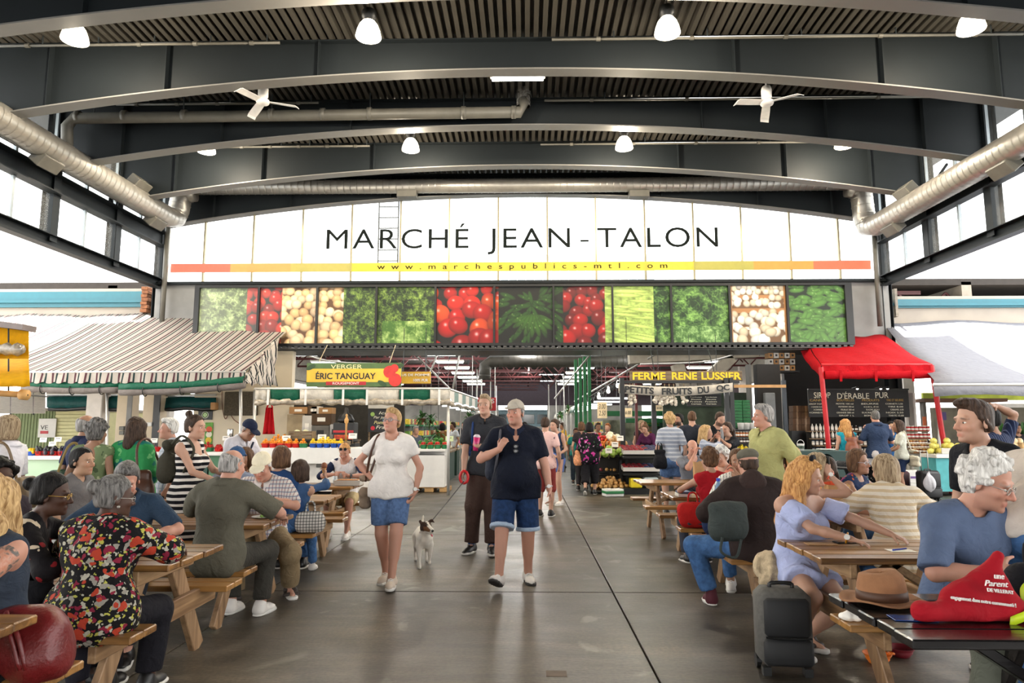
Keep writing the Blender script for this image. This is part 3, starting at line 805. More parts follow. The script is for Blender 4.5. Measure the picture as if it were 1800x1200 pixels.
def garment_shoes(I,m,sole=None,kind='shoe',lace=None,high=0.0):
 s,lseg,root=I['s'],I['lseg'],I['root'];cell=min(I['cell']*.9,.02)
 sole=sole or mat('shoe_sole',(.62,.60,.56),.7)
 for nm,q in(('L',1),('R',-1)):
  hj,kn,an=lseg[nm];Rf=lseg[nm+'f'];v=Vector
  def f(a,b,c):return an+Rf@(v((a*q,b,c))*s)
  dn=Rf@v((0,0,-1));bot=f(0,0,-.088);lift=f(0,0,-.066);upv=-dn
  clip=[(tuple(lift),tuple(dn))]
  Ps=[RC(f(0,.03,-.045),f(.006,-.10,-.062),.045*s,.038*s,.03,clip=clip),RC(f(.006,-.10,-.062),f(.012,-.155,-.068),.040*s,.030*s,.03,clip=clip),RC(f(0,.025,-.04),f(0,.012,.0+high),.043*s,.044*s,.03,clip=clip)]
  if kind=='sandal':
   Ps=[RC(f(-.05,-.09,-.062),f(.055,-.08,-.062),.026*s,.026*s,.01,clip=clip),RC(f(-.03,.0,-.03),f(.03,-.03,-.03),.032*s,.032*s,.01,clip=clip),RC(f(-.03,.05,-.03),f(.03,.05,-.03),.018*s,.018*s,.01,clip=clip)]
  o=sculpt(kind if kind!='shoe' else 'shoe',Ps,cell,m,root,.004)
  if o is None:continue
  Pq=[RC(f(0,.035,-.075),f(.012,-.15,-.075),.046*s,.042*s,.01,clip=[(tuple(lift+upv*.004),tuple(upv)),(tuple(bot),tuple(dn))]),EL(f(.006,-.085,-.075),(.050*s,.09*s,.03*s),Rf,.02,clip=[(tuple(lift+upv*.004),tuple(upv)),(tuple(bot),tuple(dn))])]
  sculpt('sole',Pq,cell*1.15,sole,o,.002)
  if lace is not None and I['D']<9:
   b=MB()
   for k in range(4):b.tube([f(-.024,-.04-.02*k,-.006-.009*k),f(0,-.045-.02*k,.004-.010*k),f(.026,-.04-.02*k,-.006-.009*k)],.0042,5)
   b.build('lace',lace,o)
def do_hair(I,style,colour,vol=1.0,length=.0):
 hp,R,hS,root,T=I['hp'],I['Rhd'],I['hS'],I['root'],I['T']
 m=hair_mat('hair_'+colour,*HAIRC[colour]);cell=max(I['cell']*.62,.0075);v=Vector
 def nrm(a,b,c):return tuple(R@v((a,b,c)))
 t=.009*vol
 def shell(tt,p,n,p2=None,n2=None):
  cl=[(tuple(hp(*p)),nrm(*n))]
  if p2:cl.append((tuple(hp(*p2)),nrm(*n2)))
  return EL(hp(0,.014,.047),((.075+tt)*hS,(.094+tt)*hS,(.085+tt)*hS),R,.015,clip=cl)
 def nape(tt,z=-.055,fz=.0):
  return EL(hp(0,.045,-.005),((.066+tt)*hS,(.060+tt)*hS,(.075+tt)*hS),R,.02,clip=[(tuple(hp(0,.0,z)),nrm(0,0,-1)),(tuple(hp(0,.022,0)),nrm(0,-1,0))])
 fr=(0,-.72,-.69)
 def side(zb=-.02):return[RC(hp(q*.070,-.01,.03),hp(q*.072,.03,zb),.014*hS,.014*hS,.012)for q in(-1,1)]
 Ps=[];amp,fq,st=.0035,90,(1,1,.35)
 if style in('short','crop','quiff'):
  k=t if style=='short' else .004
  Ps=[shell(k,(0,-.062,.075),fr),nape(k*.7)]+side()
  if style=='quiff':Ps.append(EL(hp(0,-.035,.112),(.056*hS,.075*hS,.034*hS),R,.02));
  if style=='short':Ps.append(EL(hp(.01,-.035,.11),(.06*hS,.06*hS,.03*hS),R,.03))
 elif style=='ring':
  Ps=[shell(t*.8,(0,-.0,.05),(0,-.5,-.6),(0,0,.055),(0,-.35,.94)),nape(t*.8)]+side()
 elif style=='curly':
  Ps=[shell(.022*vol,(0,-.055,.07),fr),nape(.02*vol,-.075)]+side(-.03);rr=random.Random(I['sd'])
  for i in range(46):
   a=rr.uniform(0,2*PI);e=rr.uniform(-.35,1.5);p=v((math.cos(a)*math.cos(e)*(.085+.016*vol),.014+math.sin(a)*math.cos(e)*(.10+.016*vol),.045+math.sin(e)*(.09+.016*vol)))
   if p.y<-.045 and p.z<.085:continue
   Ps.append(EL(hp(*p),(.021*hS,.021*hS,.021*hS),None,.008))
  amp,fq,st=.006,110,(1,1,1)
 elif style=='bob':
  zb=-.10-length
  Ps=[shell(.018*vol,(0,-.058,.072),fr),EL(hp(0,.045,-.03),(.088*hS,.074*hS,(.095+length*.6)*hS),R,.03,clip=[(tuple(hp(0,0,zb)),nrm(0,0,-1)),(tuple(hp(0,.0,0)),nrm(0,-1,0))])]
  Ps+=[RC(hp(q*.066,-.03,.055),hp(q*.083,.004,zb+.03),.022*hS,.026*hS,.025)for q in(-1,1)];st=(1,1,.2)
 elif style=='long':
  Ps=[shell(.016*vol,(0,-.056,.073),fr)]
  Ps+=[RC(hp(0,.07,.03),hp(0,.088,-.16-length),.07*hS,.075*hS*vol,.03),EL(hp(0,.055,-.03),(.085*hS,.07*hS,.10*hS),R,.03)]
  Ps+=[RC(hp(q*.064,-.03,.055),hp(q*.082,.01,-.06),.020*hS,.03*hS,.025)for q in(-1,1)]
  Ps+=[RC(hp(q*.082,.01,-.06),hp(q*.085,.015,-.17-length),.03*hS,.034*vol*hS,.03)for q in(-1,1)];st=(1,1,.2);amp=.006
 elif style=='wavy':
  Ps=[shell(.022*vol,(0,-.052,.073),fr),RC(hp(0,.07,.02),hp(0,.10,-.22-length),.085*hS,.085*hS,.03)]
  for q in(-1,1):
   Ps+=[RC(hp(q*.066,-.028,.055),hp(q*.10,.01,-.08),.026*hS,.045*hS,.03),RC(hp(q*.10,.01,-.08),hp(q*.105,.0,-.24-length),.045*hS,.04*hS,.03)]
  amp,fq,st=.010,75,(1,1,.6)
 elif style in('bun','ponytail','topknot','pigtails'):
  Ps=[shell(.010*vol,(0,-.062,.075),fr),nape(.008)]+side(-.025)
  if style=='bun':Ps+=[EL(hp(0,.125,.06),(.042*hS,.036*hS,.042*hS),R,.012)]
  if style=='topknot':Ps+=[EL(hp(0,.08,.145),(.042*hS,.040*hS,.036*hS),R,.012),RC(hp(.0,.09,.17),hp(-.03,.10,.20),.010*hS,.004*hS,.008)]
  if style=='ponytail':Ps+=[RC(hp(0,.11,.04),hp(0,.15,-.03),.026*hS,.032*hS,.02),RC(hp(0,.15,-.03),hp(0,.12,-.18-length),.032*hS,.016*hS,.02)]
  if style=='pigtails':Ps+=[RC(hp(q*.07,.05,-.02),hp(q*.10,.05,-.13),.024*hS,.018*hS,.02)for q in(-1,1)]
 if I['hashat']:
  for P in Ps:P['clip']=list(P.get('clip',()))+[(tuple(hp(0,0,.038)),nrm(0,0,1))]
 o=sculpt('hair',Ps,cell,m,root,0,folds=(amp,fq,I['sd'],st))
 I['hair']=o
 return o
def do_hat(I,m,kind='cap',back=False,tilt=0,band=None):
 hp,R,hS,root=I['hp'],I['Rhd'],I['hS'],I['root'];cell=max(I['cell']*.55,.0055);v=Vector
 q=1 if back else-1
 if kind=='cap':
  cl=[(tuple(hp(0,0,.040)),tuple(R@v((0,q*.12,-1)).normalized()))]
  o=sculpt('cap',[EL(hp(0,.010,.050),(.088*hS,.108*hS,.098*hS),R,.01,clip=cl)],cell,m,root)
  sculpt('visor',[EL(hp(0,q*.115,.046),(.072*hS,.082*hS,.011*hS),R@Rx(.20*-q),.01,clip=[(tuple(hp(0,q*.07,0)),tuple(R@v((0,-q,0))))])],cell*.8,m,o)
  V,Fc=ico(.007*hS,1);c=hp(0,.010,.148);MB().add([c+x for x in V],Fc).build('top_button',m,o)
 else:
  o=sculpt('cap',[EL(hp(0,.004,.075),(.090*hS,.112*hS,.060*hS),R@Rx(.12),.02,clip=[(tuple(hp(0,0,.042)),tuple(R@v((0,0,-1))))]),EL(hp(0,-.085,.055),(.060*hS,.05*hS,.014*hS),R@Rx(.25),.02)],cell,m,root)
 I['hat']=o
def do_glasses(I,m=None,sun=False,up=0.0):
 hp,R,hS,root=I['hp'],I['Rhd'],I['hS'],I['root']
 m=m or mat('spectacle_frame',(.02,.02,.022),.3);b=MB();n=14
 yz=(-.098,.0)if not up else(-.07,up)
 for q in(-1,1):
  b.tube([hp(q*(.032+.022*math.cos(2*PI*i/n)),yz[0]+(.0 if not up else .012*math.sin(2*PI*i/n)),yz[1]+.0165*math.sin(2*PI*i/n))for i in range(n)],.0021*hS if I['D']>4 else .0017*hS,5,closed=True)
  b.tube([hp(q*.054,yz[0]+.002,yz[1]+.004),hp(q*.076,-.06,yz[1]+.005),hp(q*.084,.012,yz[1]+.006-(0 if not up else .03)),hp(q*.082,.022,yz[1]-.012-(0 if not up else .03))],.0019*hS,5)
 b.tube([hp(-.011,yz[0]-.004,yz[1]+.003),hp(0,yz[0]-.008,yz[1]+.006),hp(.011,yz[0]-.004,yz[1]+.003)],.0019*hS,5)
 o=b.build('glasses',m,root,True)
 lens=mat('dark_lens',(.012,.011,.012),.1)if sun else glass('spectacle_lens',(1,1,1),.06)
 for q in(-1,1):
  lb=MB();c=[hp(q*(.032+.021*math.cos(2*PI*i/n)),yz[0]+.0005+(.0 if not up else .012*math.sin(2*PI*i/n)),yz[1]+.0155*math.sin(2*PI*i/n))for i in range(n)]
  lb.add(c,[tuple(range(n))]);lb.build('lens',lens,o)
def strap(I,pts,m,w=.03,t=.004,name='strap',n=14):
 """flat band through points (local), belonging to the figure"""
 pts=[Vector(p)for p in pts]
 b=MB();b.tube(smooth_path(pts,n),w*.38,6);return b.build(name,m,I['root'],True)
def smooth_path(P,n=14):
 P=[Vector(p)for p in P]
 if len(P)<3:return[P[0].lerp(P[-1],i/n)for i in range(n+1)]
 Q=[P[0]*2-P[1]]+P+[P[-1]*2-P[-2]];out=[]
 for i in range(1,len(Q)-2):
  k=max(2,n//(len(P)-1))
  for j in range(k):
   t=j/k;a,b,c,d=Q[i-1],Q[i],Q[i+1],Q[i+2]
   out.append(.5*((2*b)+(c-a)*t+(2*a-5*b+4*c-d)*t*t+(3*b-a-3*c+d)*t**3))
 out.append(P[-1]);return out
def world_of(I,p):
 r=I['root'];return Rz(r.rotation_euler.z)@Vector(p)+r.location
def local_of(x,y,face,p,z0=0):
 return Rz(-math.radians(face))@(Vector(p)-Vector((x,y,z0)))
 # ================================================================ the hall
YG=20.0
KB=[1.0,.8798,.7574,.6333,.509,.40,.28,.16,.04]
XL=at(283,500,YG).x;XR=at(1552,500,YG).x;XC=(XL+XR)/2;HW=(XR-XL)/2
ZC=at(905,345,YG).z;ZE=at(345,392,YG).z;XE=abs(at(345,392,YG).x-XC)
ZT=at(905,72,YG*.6333).z
def zarch(x):return ZC-(ZC-ZE)*((x-XC)/XE)**2
steel=mat('slate_painted_steel','#181d20',.55,var=.06,scale=2,spec=.25)
steel_l=mat('slate_flange_lit_tone','#6f6e6b',.45,var=.05,scale=2)  # same slate steel, colour lightened to paint in light from below
steel_d=mat('dark_painted_steel','#22282b',.5,var=.08)
galv=mat('galvanised_duct','#a6a29a',.38,metal=.6,var=.12,scale=4)
galv_d=mat('grey_painted_pipe','#5b5952',.5,var=.12,scale=4)
white_p=mat('white_paint','#d9d7d2',.5,var=.04)
black_p=mat('black_paint','#101112',.45,var=.1)
cream_p=mat('cream_painted_wall','#d6c8ae',.7,var=.06,scale=1.5)
def concrete():
 m,nt,b,out=_new('market_concrete')
 g=N(nt,'ShaderNodeNewGeometry')
 def nz(sc,det,stretch=(1,1,1),dist=0.):
  mp=nt.nodes.new('ShaderNodeMapping');nt.links.new(g.outputs['Position'],mp.inputs[0]);mp.inputs['Scale'].default_value=stretch
  n=N(nt,'ShaderNodeTexNoise');nt.links.new(mp.outputs[0],n.inputs[0]);n.inputs['Scale'].default_value=sc;n.inputs['Detail'].default_value=det;n.inputs['Distortion'].default_value=dist;return n.outputs[0]
 a=ramp(nt,nz(.55,6,dist=.5),[(.33,C('#2c2720')),(.52,C('#4a4338')),(.70,C('#695f50'))])
 a=mixrgb(nt,.55,a,ramp(nt,nz(3.0,6,(.35,3.2,1)),[(.3,(.22,.22,.22)),(.7,(.72,.72,.70))]),'OVERLAY')
 a=mixrgb(nt,.5,a,ramp(nt,nz(38,3),[(.38,(.30,.30,.30)),(.62,(.70,.70,.70))]),'OVERLAY')
 st=ramp(nt,nz(1.5,3,dist=1.2),[(.60,(0,0,0)),(.70,(1,1,1))])
 a=mixrgb(nt,N_mul(nt,st,.45),a,C('#2a2620'))
 pale=ramp(nt,nz(.9,8,(1,1,1),2.2),[(.62,(0,0,0)),(.68,(1,1,1))])
 a=mixrgb(nt,N_mul(nt,pale,.42),a,C('#8f9384'))
 nt.links.new(a,b.inputs['Base Color'])
 rr=N(nt,'ShaderNodeMapRange');nt.links.new(nz(2.2,4),rr.inputs[0]);rr.inputs[3].default_value=.30;rr.inputs[4].default_value=.58
 nt.links.new(rr.outputs[0],b.inputs['Roughness']);bump(nt,b,nz(30,5,(.4,2,1)),.25,.01)
 return m
def N_mul(nt,s,k):
 n=N(nt,'ShaderNodeMath',operation='MULTIPLY');nt.links.new(s,n.inputs[0]);n.inputs[1].default_value=k;return n.outputs[0]
CONC=concrete()
flr=struct('floor')
MB().box((0,34,-.09),(80,90,.1)).build('floor_base',mat('joint_dark','#2e2a24',.9),flr)
slab0=None
jx0=fl(1190,1200).x*.5+fl(985,880).x*.5;jy0=fl(900,1040).y;SXW,SYW=3.3,3.45
for i in range(-4,5):
 for j in range(-2,8):
  cx=jx0+(i+.5)*SXW;cy=jy0+(j+.5)*SYW
  if slab0 is None:slab0=MB().cbox((0,0,-.03),(SXW-.014,SYW-.014,.06),.005).build('slab',CONC,flr,loc=(cx,cy,0))
  else:
   o=slab0.copy();COL.objects.link(o);o.location=(cx,cy,0)
yend=jy0+8*SYW;xa=jx0-4*SXW;xb=jx0+5*SXW;ya=jy0-2*SYW
MB().box((0,(yend+78)/2,-.03),(79,78-yend,.06)).build('far_slab',CONC,flr)
MB().box(((xa-40)/2-.01,(ya+yend)/2,-.03),(xa+40,yend-ya,.06)).build('outdoor_slab',mat('pale_pavement','#a8a49c',.8,var=.1),flr)
MB().box(((xb+40)/2+.01,(ya+yend)/2,-.03),(40-xb,yend-ya,.06)).build('outdoor_slab',MATS['pale_pavement'],flr)
ceil=struct('ceiling')
per=.168;prof=[]
n=int(2*HW/per)+6;x=XC-n*per/2
for i in range(n):
 prof+=[(x,ZT+.11),(x+per*.32,ZT+.11),(x+per*.42,ZT+.005),(x+per*.9,ZT+.005)];x+=per
prof.append((x,ZT+.11))
V=[(p[0],y,p[1])for y in(-22.0,YG+.9)for p in prof];k=len(prof)
link_mesh('roof_deck',V,[(i,i+1,k+i+1,k+i)for i in range(k-1)],mat('roof_deck_steel','#3d3a34',.55,var=.1,scale=3),ceil)
MB().box((XC,-.35,ZT+.25),(2*HW+3.2,43.3,.22)).build('roof_slab',steel_d,ceil)  # rear length and side overhang of this roof added to block light
bx=[XC+HW*(-1+2*i/40)for i in range(41)]
web=MB();fa=MB();ft=MB()
web.prism([(x,zarch(x))for x in bx]+[(bx[-1],ZT),(bx[0],ZT)],-.009,.009,'y')
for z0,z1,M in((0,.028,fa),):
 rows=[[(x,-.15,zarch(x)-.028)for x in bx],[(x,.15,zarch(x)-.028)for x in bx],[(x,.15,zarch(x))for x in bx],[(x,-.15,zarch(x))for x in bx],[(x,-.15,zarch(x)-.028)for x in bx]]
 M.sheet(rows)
ft.box((XC,0,ZT-.012),(2*HW,.26,.024))
stx=[at(p,300,YG*KB[3]).x for p in(78,285,556,1296,1560,1765)]
beams=[]
for bi,kb in enumerate(KB):
 r=struct('arched_beam',(0,YG*kb if bi else YG-.12,0));beams.append(r)
 if bi==0:
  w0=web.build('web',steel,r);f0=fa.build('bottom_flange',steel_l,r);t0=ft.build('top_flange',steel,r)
  sts=[]
  for sx_ in stx:
   h=ZT-zarch(sx_);sts.append(MB().box((sx_,-.075,zarch(sx_)+h/2),(.02,.13,h)).build('stiffener',steel,r))
 else:
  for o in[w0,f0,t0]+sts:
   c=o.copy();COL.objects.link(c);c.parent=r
col0=None
for kb in KB:
 for sx_,q in((XL,1),(XR,-1)):
  if col0 is None:
   m_=MB();m_.box((0,0,ZT/2),(.26,.014,ZT));m_.box((-.13,0,ZT/2),(.016,.24,ZT));m_.box((.13,0,ZT/2),(.016,.24,ZT))
   col0=m_.build('wall_column',steel);col0['kind']='structure';col0.location=(sx_-q*.05,YG*kb,0)
  else:
   c=col0.copy();COL.objects.link(c);c.location=(sx_-q*.05,YG*kb,0)
   if kb not in(KB[0],KB[4],KB[6],KB[8]):
    zs_=atx(268,495,XL).z;c.scale=(1,1,(ZT-zs_)/ZT);c.location.z=zs_
wr_=struct('wall_rear_blocker',(XC,-22,0));MB().box((0,0,ZT-1.9),(2*HW+1,.3,4.4)).box((-7,-1,2.3),(6,.3,4.6)).box((7,-1,2.3),(6,.3,4.6)).build('panel',mat('rear_wall','#6d665c',.8),wr_)  # unseen wall added behind the camera to cut frontal fill light
pane_m=glass('clear_pane',(.97,.99,1.0),.05)
frame_a=mat('aluminium_mullion','#8f979b',.4,metal=.3,var=.04)
ZS=atx(268,495,XL).z;ZH=atx(288,437,XL).z;ZH2=ZH+.42
for side_,X,q in(('left',XL,1),('right',XR,-1)):
 wl=struct('wall_'+side_,(X,0,0))
 m_=MB();yy0,yy1=-22.0,YG-.1
 m_.box((0,(yy0+yy1)/2,ZS),(.02,yy1-yy0,.26));m_.box((q*.05,(yy0+yy1)/2,ZS+.13),(.24,yy1-yy0,.02));m_.box((q*.05,(yy0+yy1)/2,ZS-.13),(.24,yy1-yy0,.02));m_.build('sill_beam',steel,wl)
 m_=MB();m_.box((0,(yy0+yy1)/2,(ZH+ZH2)/2),(.02,yy1-yy0,ZH2-ZH));m_.box((q*.09,(yy0+yy1)/2,ZH),(.26,yy1-yy0,.03));m_.box((q*.09,(yy0+yy1)/2,ZH2),(.26,yy1-yy0,.03));m_.build('header_beam',steel,wl)
 wi=struct('window_%d'%(2 if q>0 else 3),(X,0,0))
 step=(YG*KB[0]-YG*KB[1])/2;i=0;y=YG-.1
 pn=MB().box((0,0,(ZS+ZH)/2+.06),(.012,step-.09,ZH-ZS-.16));ps=MB().box((0,0,(ZS+ZH)/2+.06),(.16,.13,ZH-ZS-.13));pl=MB().box((0,0,(ZS+ZH)/2+.06),(.07,.07,ZH-ZS-.13))
 up_=MB().box((0,0,(ZH2+ZT)/2),(.012,step-.09,ZT-ZH2));um=MB().box((0,0,(ZH2+ZT)/2),(.07,.07,ZT-ZH2))
 O={}
 while y>-3:
  for nm,mb_,ma,yy in(('pane',pn,pane_m,y-step/2),('post' if i%2==0 else 'mullion',ps if i%2==0 else pl,steel if i%2==0 else frame_a,y),('upper_pane',up_,pane_m,y-step/2),('upper_mullion',um,frame_a,y)):
   if nm not in O:O[nm]=mb_.build(nm,ma,wi,loc=(0,yy,0))
   else:c=O[nm].copy();COL.objects.link(c);c.location=(0,yy,0)
  i+=1;y-=step
for(a,b)in(((168,287),(187,315)),((1655,312),(1672,288))):
 X=XL if a[0]<900 else XR
 MB().bar(atx(*a,X)+Vector((.1 if X<0 else-.1,0,0)),atx(*b,X)+Vector((.1 if X<0 else-.1,0,0)),.05,.05).build('wall_brace',steel)['kind']='structure'
we=struct('window_1',(0,YG,0))
ZG0=at(900,496,YG).z
mx_=[XL+.15]+[at(p,400,YG).x for p in(362,447,533,619,704.5,790,876,962,1047,1133,1218,1302,1387,1472)]+[XR-.15]
mull=mat('bronze_mullion','#8c8468',.4,metal=.3)
for i,x in enumerate(mx_):
 MB().box((x,0,(ZG0+zarch(x))/2),(.045,.10,zarch(x)-ZG0)).build('mullion',mull,we)
 if i+1<len(mx_):
  x2=mx_[i+1];
  MB().prism([(x+.03,ZG0),(x2-.03,ZG0),(x2-.03,zarch(x2)),(x+.03,zarch(x))],-.006,.006,'y').build('pane',pane_m,we)
zb0=at(900,477,YG).z;zb1=at(900,461.5,YG).z
for(p0,p1,c)in((300,405,'#d98a78'),(405,511,'#dcb57a'),(511,618,'#c9c07a'),(618,1220,'#e0cf62'),(1220,1325,'#c2bc72'),(1325,1430,'#dcae6a'),(1430,1531,'#d98a70')):
 x0=at(p0,469,YG-.06).x;x1=at(p1,469,YG-.06).x
 MB().box(((x0+x1)/2,-.06,(zb0+zb1)/2),(x1-x0,.008,zb1-zb0)).build('colour_band',cloth('film_'+c[1:],c,.40,.03,bmp=0),we)
sign_g=mat('name_letter','#101614',.6,spec=.1)
for wd,p0,p1 in(('MARCHÉ',574,824),('JEAN',857,1002),('-',1020,1035),('TALON',1050,1262)):
 x0=at(p0,420,YG-.07).x;x1=at(p1,420,YG-.07).x
 z0=at(900,436,YG-.07).z;z1=at(900,401,YG-.07).z;hh=z1-z0
 if wd=='-':MB().box(((x0+x1)/2,-.07,at(900,425,YG).z),(x1-x0,.01,.06)).build('letter',sign_g,we);continue
 P,Fc,(tw,th)=text_mesh(wd,bold=-.012,space=1.15)
 top=z1 if wd!='MARCHÉ' else at(900,392,YG-.07).z
 bot=z0 if wd!='JEAN' else at(900,447,YG-.07).z
 text(wd,'letter',sign_g,we,((x0+x1)/2,-.075,(top+bot)/2),x1-x0,top-bot,bold=0.0,space=1.15)
text('www.marchespublics-mtl.com','address_letter',sign_g,we,((at(664,469,YG).x+at(1172,469,YG).x)/2,-.075,at(900,470,YG).z),at(1172,469,YG).x-at(664,469,YG).x,.21,bold=.0,space=2.2)
ld=thing('roof_ladder','steel ladder standing on the lower roof seen through the end wall','ladder',(at(683,400,YG+2.2).x,YG+2.2,at(900,470,YG+2.2).z))
lz=at(900,352,YG+2.2).z-at(900,470,YG+2.2).z
for q in(-1,1):MB().box((q*.33,0,lz/2),(.045,.045,lz)).build('rail',steel_d,ld)
for i in range(6):MB().box((0,0,.25+i*lz/6.2),(.62,.03,.035)).build('rung',steel_d,ld)
cols5=['#c3d9e2','#d5e2dc','#cfdbe0','#e2e6e4','#b9d3e0']
pb=thing('roof_cladding_box','low pale blue and green slatted housing on the roof behind the glass','housing',(0,YG+5,0))
zr0=at(900,500,YG+5).z;zr1=at(900,448,YG+5).z;xa_=at(700,470,YG+5).x;xb_=at(1150,470,YG+5).x;n=30
for i in range(n):
 x=xa_+(xb_-xa_)*(i+.5)/n
 MB().box((x,0,(zr0+zr1)/2-.2),((xb_-xa_)/n-.02,.06,zr1-zr0+.4)).build('slat',mat('slat_'+str((i//3)%5),cols5[(i//3)%5],.6),pb)
fas=struct('wall_end')
ZB=at(900,606,YG).z
MB().box((XC,YG+.05,(ZG0+ZB)/2-.02),(2*HW+.2,.3,ZG0-ZB+.1)).build('spandrel',mat('grey_spandrel','#7a7a78',.6,var=.08,scale=3),fas)
MB().box((XC,YG-.15,ZG0-.03),(2*HW,.2,.08)).build('sill',steel,fas)
for px,q in((290,1),(1541,-1)):
 m_=MB();x=at(px,480,YG-.35).x;m_.tube([(x,YG-.35,at(900,395,YG-.35).z),(x,YG-.35,at(900,575,YG-.35).z)],.07,12)
 p=m_.build('drain_pipe',galv_d,smooth=True);tag(p,('grey vertical drain pipe on the corner column by the striped awning' if q>0 else 'grey vertical drain pipe on the corner column above the red canopy'),'pipe')
BY=YG-1.25
board=thing('billboard','long black framed billboard with eleven lit photographs of vegetables','billboard',(0,BY,0))
bz0=at(900,602.5,BY).z;bz1=at(900,503.5,BY).z
edges=[(349,452),(455.5,555),(558.5,659.5),(663,763.5),(767,867),(870.5,971.5),(974.5,1075.5),(1078.5,1178.5),(1182,1281.5),(1285,1383.5),(1387,1487)]
X0=at(341,550,BY).x;X1=at(1499,550,BY).x
MB().cbox(((X0+X1)/2,.32,(bz0+bz1)/2),(X1-X0,.5,bz1-bz0+.14),.01).build('case',steel_d,board)
m_=MB();fz=bz1-bz0
for z in(bz0-.035,bz1+.035):m_.box(((X0+X1)/2,.03,z),(X1-X0,.12,.07))
m_.build('frame_rail',black_p,board)
gaps=[(341,349)]+[(edges[i][1],edges[i+1][0])for i in range(10)]+[(1487,1499)]
for a,b in gaps:
 xa_,xb_=at(a,550,BY).x,at(b,550,BY).x
 MB().box(((xa_+xb_)/2,.03,(bz0+bz1)/2),(xb_-xa_+.005,.12,fz)).build('frame_post',black_p,board)
m_=MB()
for i in range(110):
 x=X0+(X1-X0)*(i+.5)/110;m_.box((x,.25,bz0-.10),((X1-X0)/110*.55,.5,.05))
m_.box(((X0+X1)/2,.28,bz0-.145),(X1-X0,.55,.02));m_.box(((X0+X1)/2,.9,bz0-.17),(X1-X0,1.4,.03))
m_.build('soffit',mat('soffit_steel','#4a4a48',.5),board)
PX0,PX1,PY0,PY1=346,1490,503,603
PW,PH=1144,100
img=np.zeros((PH,PW,3),dtype=np.float32);YY,XX=np.mgrid[0:PH,0:PW].astype(np.float32)
rp=np.random.default_rng(5)
def noise2(w,h,sc,rg=rp):
 out=np.zeros((h,w),dtype=np.float32);amp=1.0;s=sc
 for o in range(4):
  gh,gw=int(h/s)+3,int(w/s)+3;g=rg.random((gh,gw)).astype(np.float32)
  yy=np.arange(h)/s;xx=np.arange(w)/s;iy=yy.astype(int);ix=xx.astype(int);fy=(yy-iy)[:,None];fx=(xx-ix)[None]
  fy=fy*fy*(3-2*fy);fx=fx*fx*(3-2*fx)
  v=g[iy][:,ix]*(1-fy)*(1-fx)+g[iy+1][:,ix]*fy*(1-fx)+g[iy][:,ix+1]*(1-fy)*fx+g[iy+1][:,ix+1]*fy*fx
  out+=v*amp;amp*=.55;s=max(1.5,s*.5)
 return(out-out.min())/(out.max()-out.min())
def blob(cx,cy,rx,ry,ang,col,hi=(1,1,1),gloss=.5,edge=.35,clip=None):
 c,s=math.cos(ang),math.sin(ang);R=max(rx,ry)+2
 x0,x1,y0,y1=int(max(0,cx-R)),int(min(PW,cx+R)),int(max(0,cy-R)),int(min(PH,cy+R))
 if clip:x0,x1=max(x0,clip[0]),min(x1,clip[1])
 if x1<=x0 or y1<=y0:return
 X_=XX[y0:y1,x0:x1]-cx;Y_=YY[y0:y1,x0:x1]-cy
 u=(X_*c+Y_*s)/rx;v=(-X_*s+Y_*c)/ry;d=u*u+v*v
 a=np.clip((1.05-d)/.15,0,1)[...,None]
 sh=(1.08-edge*np.clip(d,0,1.2)**1.5-.22*np.clip(Y_/max(rx,ry),-1,1))[...,None]
 g=np.exp(-((X_+.25*rx)**2+(Y_+.38*ry)**2)/(max(1.1,.17*min(rx,ry))**2))[...,None]*gloss
 pix=np.clip(np.array(col)*sh*(1-g)+np.array(hi)*g,0,1)
 img[y0:y1,x0:x1]=img[y0:y1,x0:x1]*(1-a)+pix*a
def leafy(x0,x1,c_lo,c_hi,sc=14,y0=0,y1=PH):
 w,h=x1-x0,y1-y0;n=noise2(w,h,sc);r=np.abs(noise2(w,h,sc*.8)-.5)*2;q=np.abs(noise2(w,h,sc*.45)-.5)*2;k=np.clip((n-.28)*1.15+np.exp(-(r/.13)**2)*.40+np.exp(-(q/.16)**2)*.28-.12,0,1)[...,None]
 img[y0:y1,x0:x1]=np.array(c_lo)*(1-k)+np.array(c_hi)*k
def pxr(a,b):return int(a-PX0),int(b-PX0)
def pile(a,b,r,cols,n=1,jit=.35,asp=1.0,ang=None,gloss=.5,bg=(.03,.03,.02),y0=-4,y1=106,grow=.35,edge=.35):
 x0,x1=pxr(a,b);x0=max(0,x0);x1=min(PW,x1);img[max(0,int(y0)):int(min(PH,y1)),x0:x1]=bg
 y=y0;row=0
 while y<y1:
  k=r*(1+grow*(y/100-.4));x=x0-k+(row%2)*k
  while x<x1+k:
   col=np.array(cols[int(rp.integers(len(cols)))])*rp.uniform(.82,1.12)
   blob(x+rp.normal()*k*jit,y+rp.normal()*k*jit,k*rp.uniform(.9,1.15)*asp,k*rp.uniform(.85,1.1),(rp.uniform(-.5,.5)if ang is None else ang+rp.normal()*.25),col,gloss=gloss,clip=(x0,x1),edge=edge)
   x+=1.75*k*asp
  y+=1.45*k;row+=1
G1,G2=(.10,.20,.04),(.62,.74,.36)
leafy(*pxr(346,436),(.13,.20,.06),(.70,.80,.52),11)
pile(432,497,11,[(.58,.05,.03),(.48,.03,.03),(.64,.10,.05)],gloss=.65)
pile(494,608,9,[(.90,.72,.50),(.86,.66,.43),(.93,.78,.60)],gloss=.18,bg=(.30,.19,.10),edge=.45)
leafy(*pxr(602,768),(.04,.10,.02),(.50,.62,.24),9)
leafy(*pxr(672,757),(.20,.34,.10),(.72,.82,.46),16,60,100)
pile(766,882,15,[(.60,.05,.035),(.66,.08,.04),(.52,.03,.025),(.70,.20,.07)],gloss=.6,grow=.6)
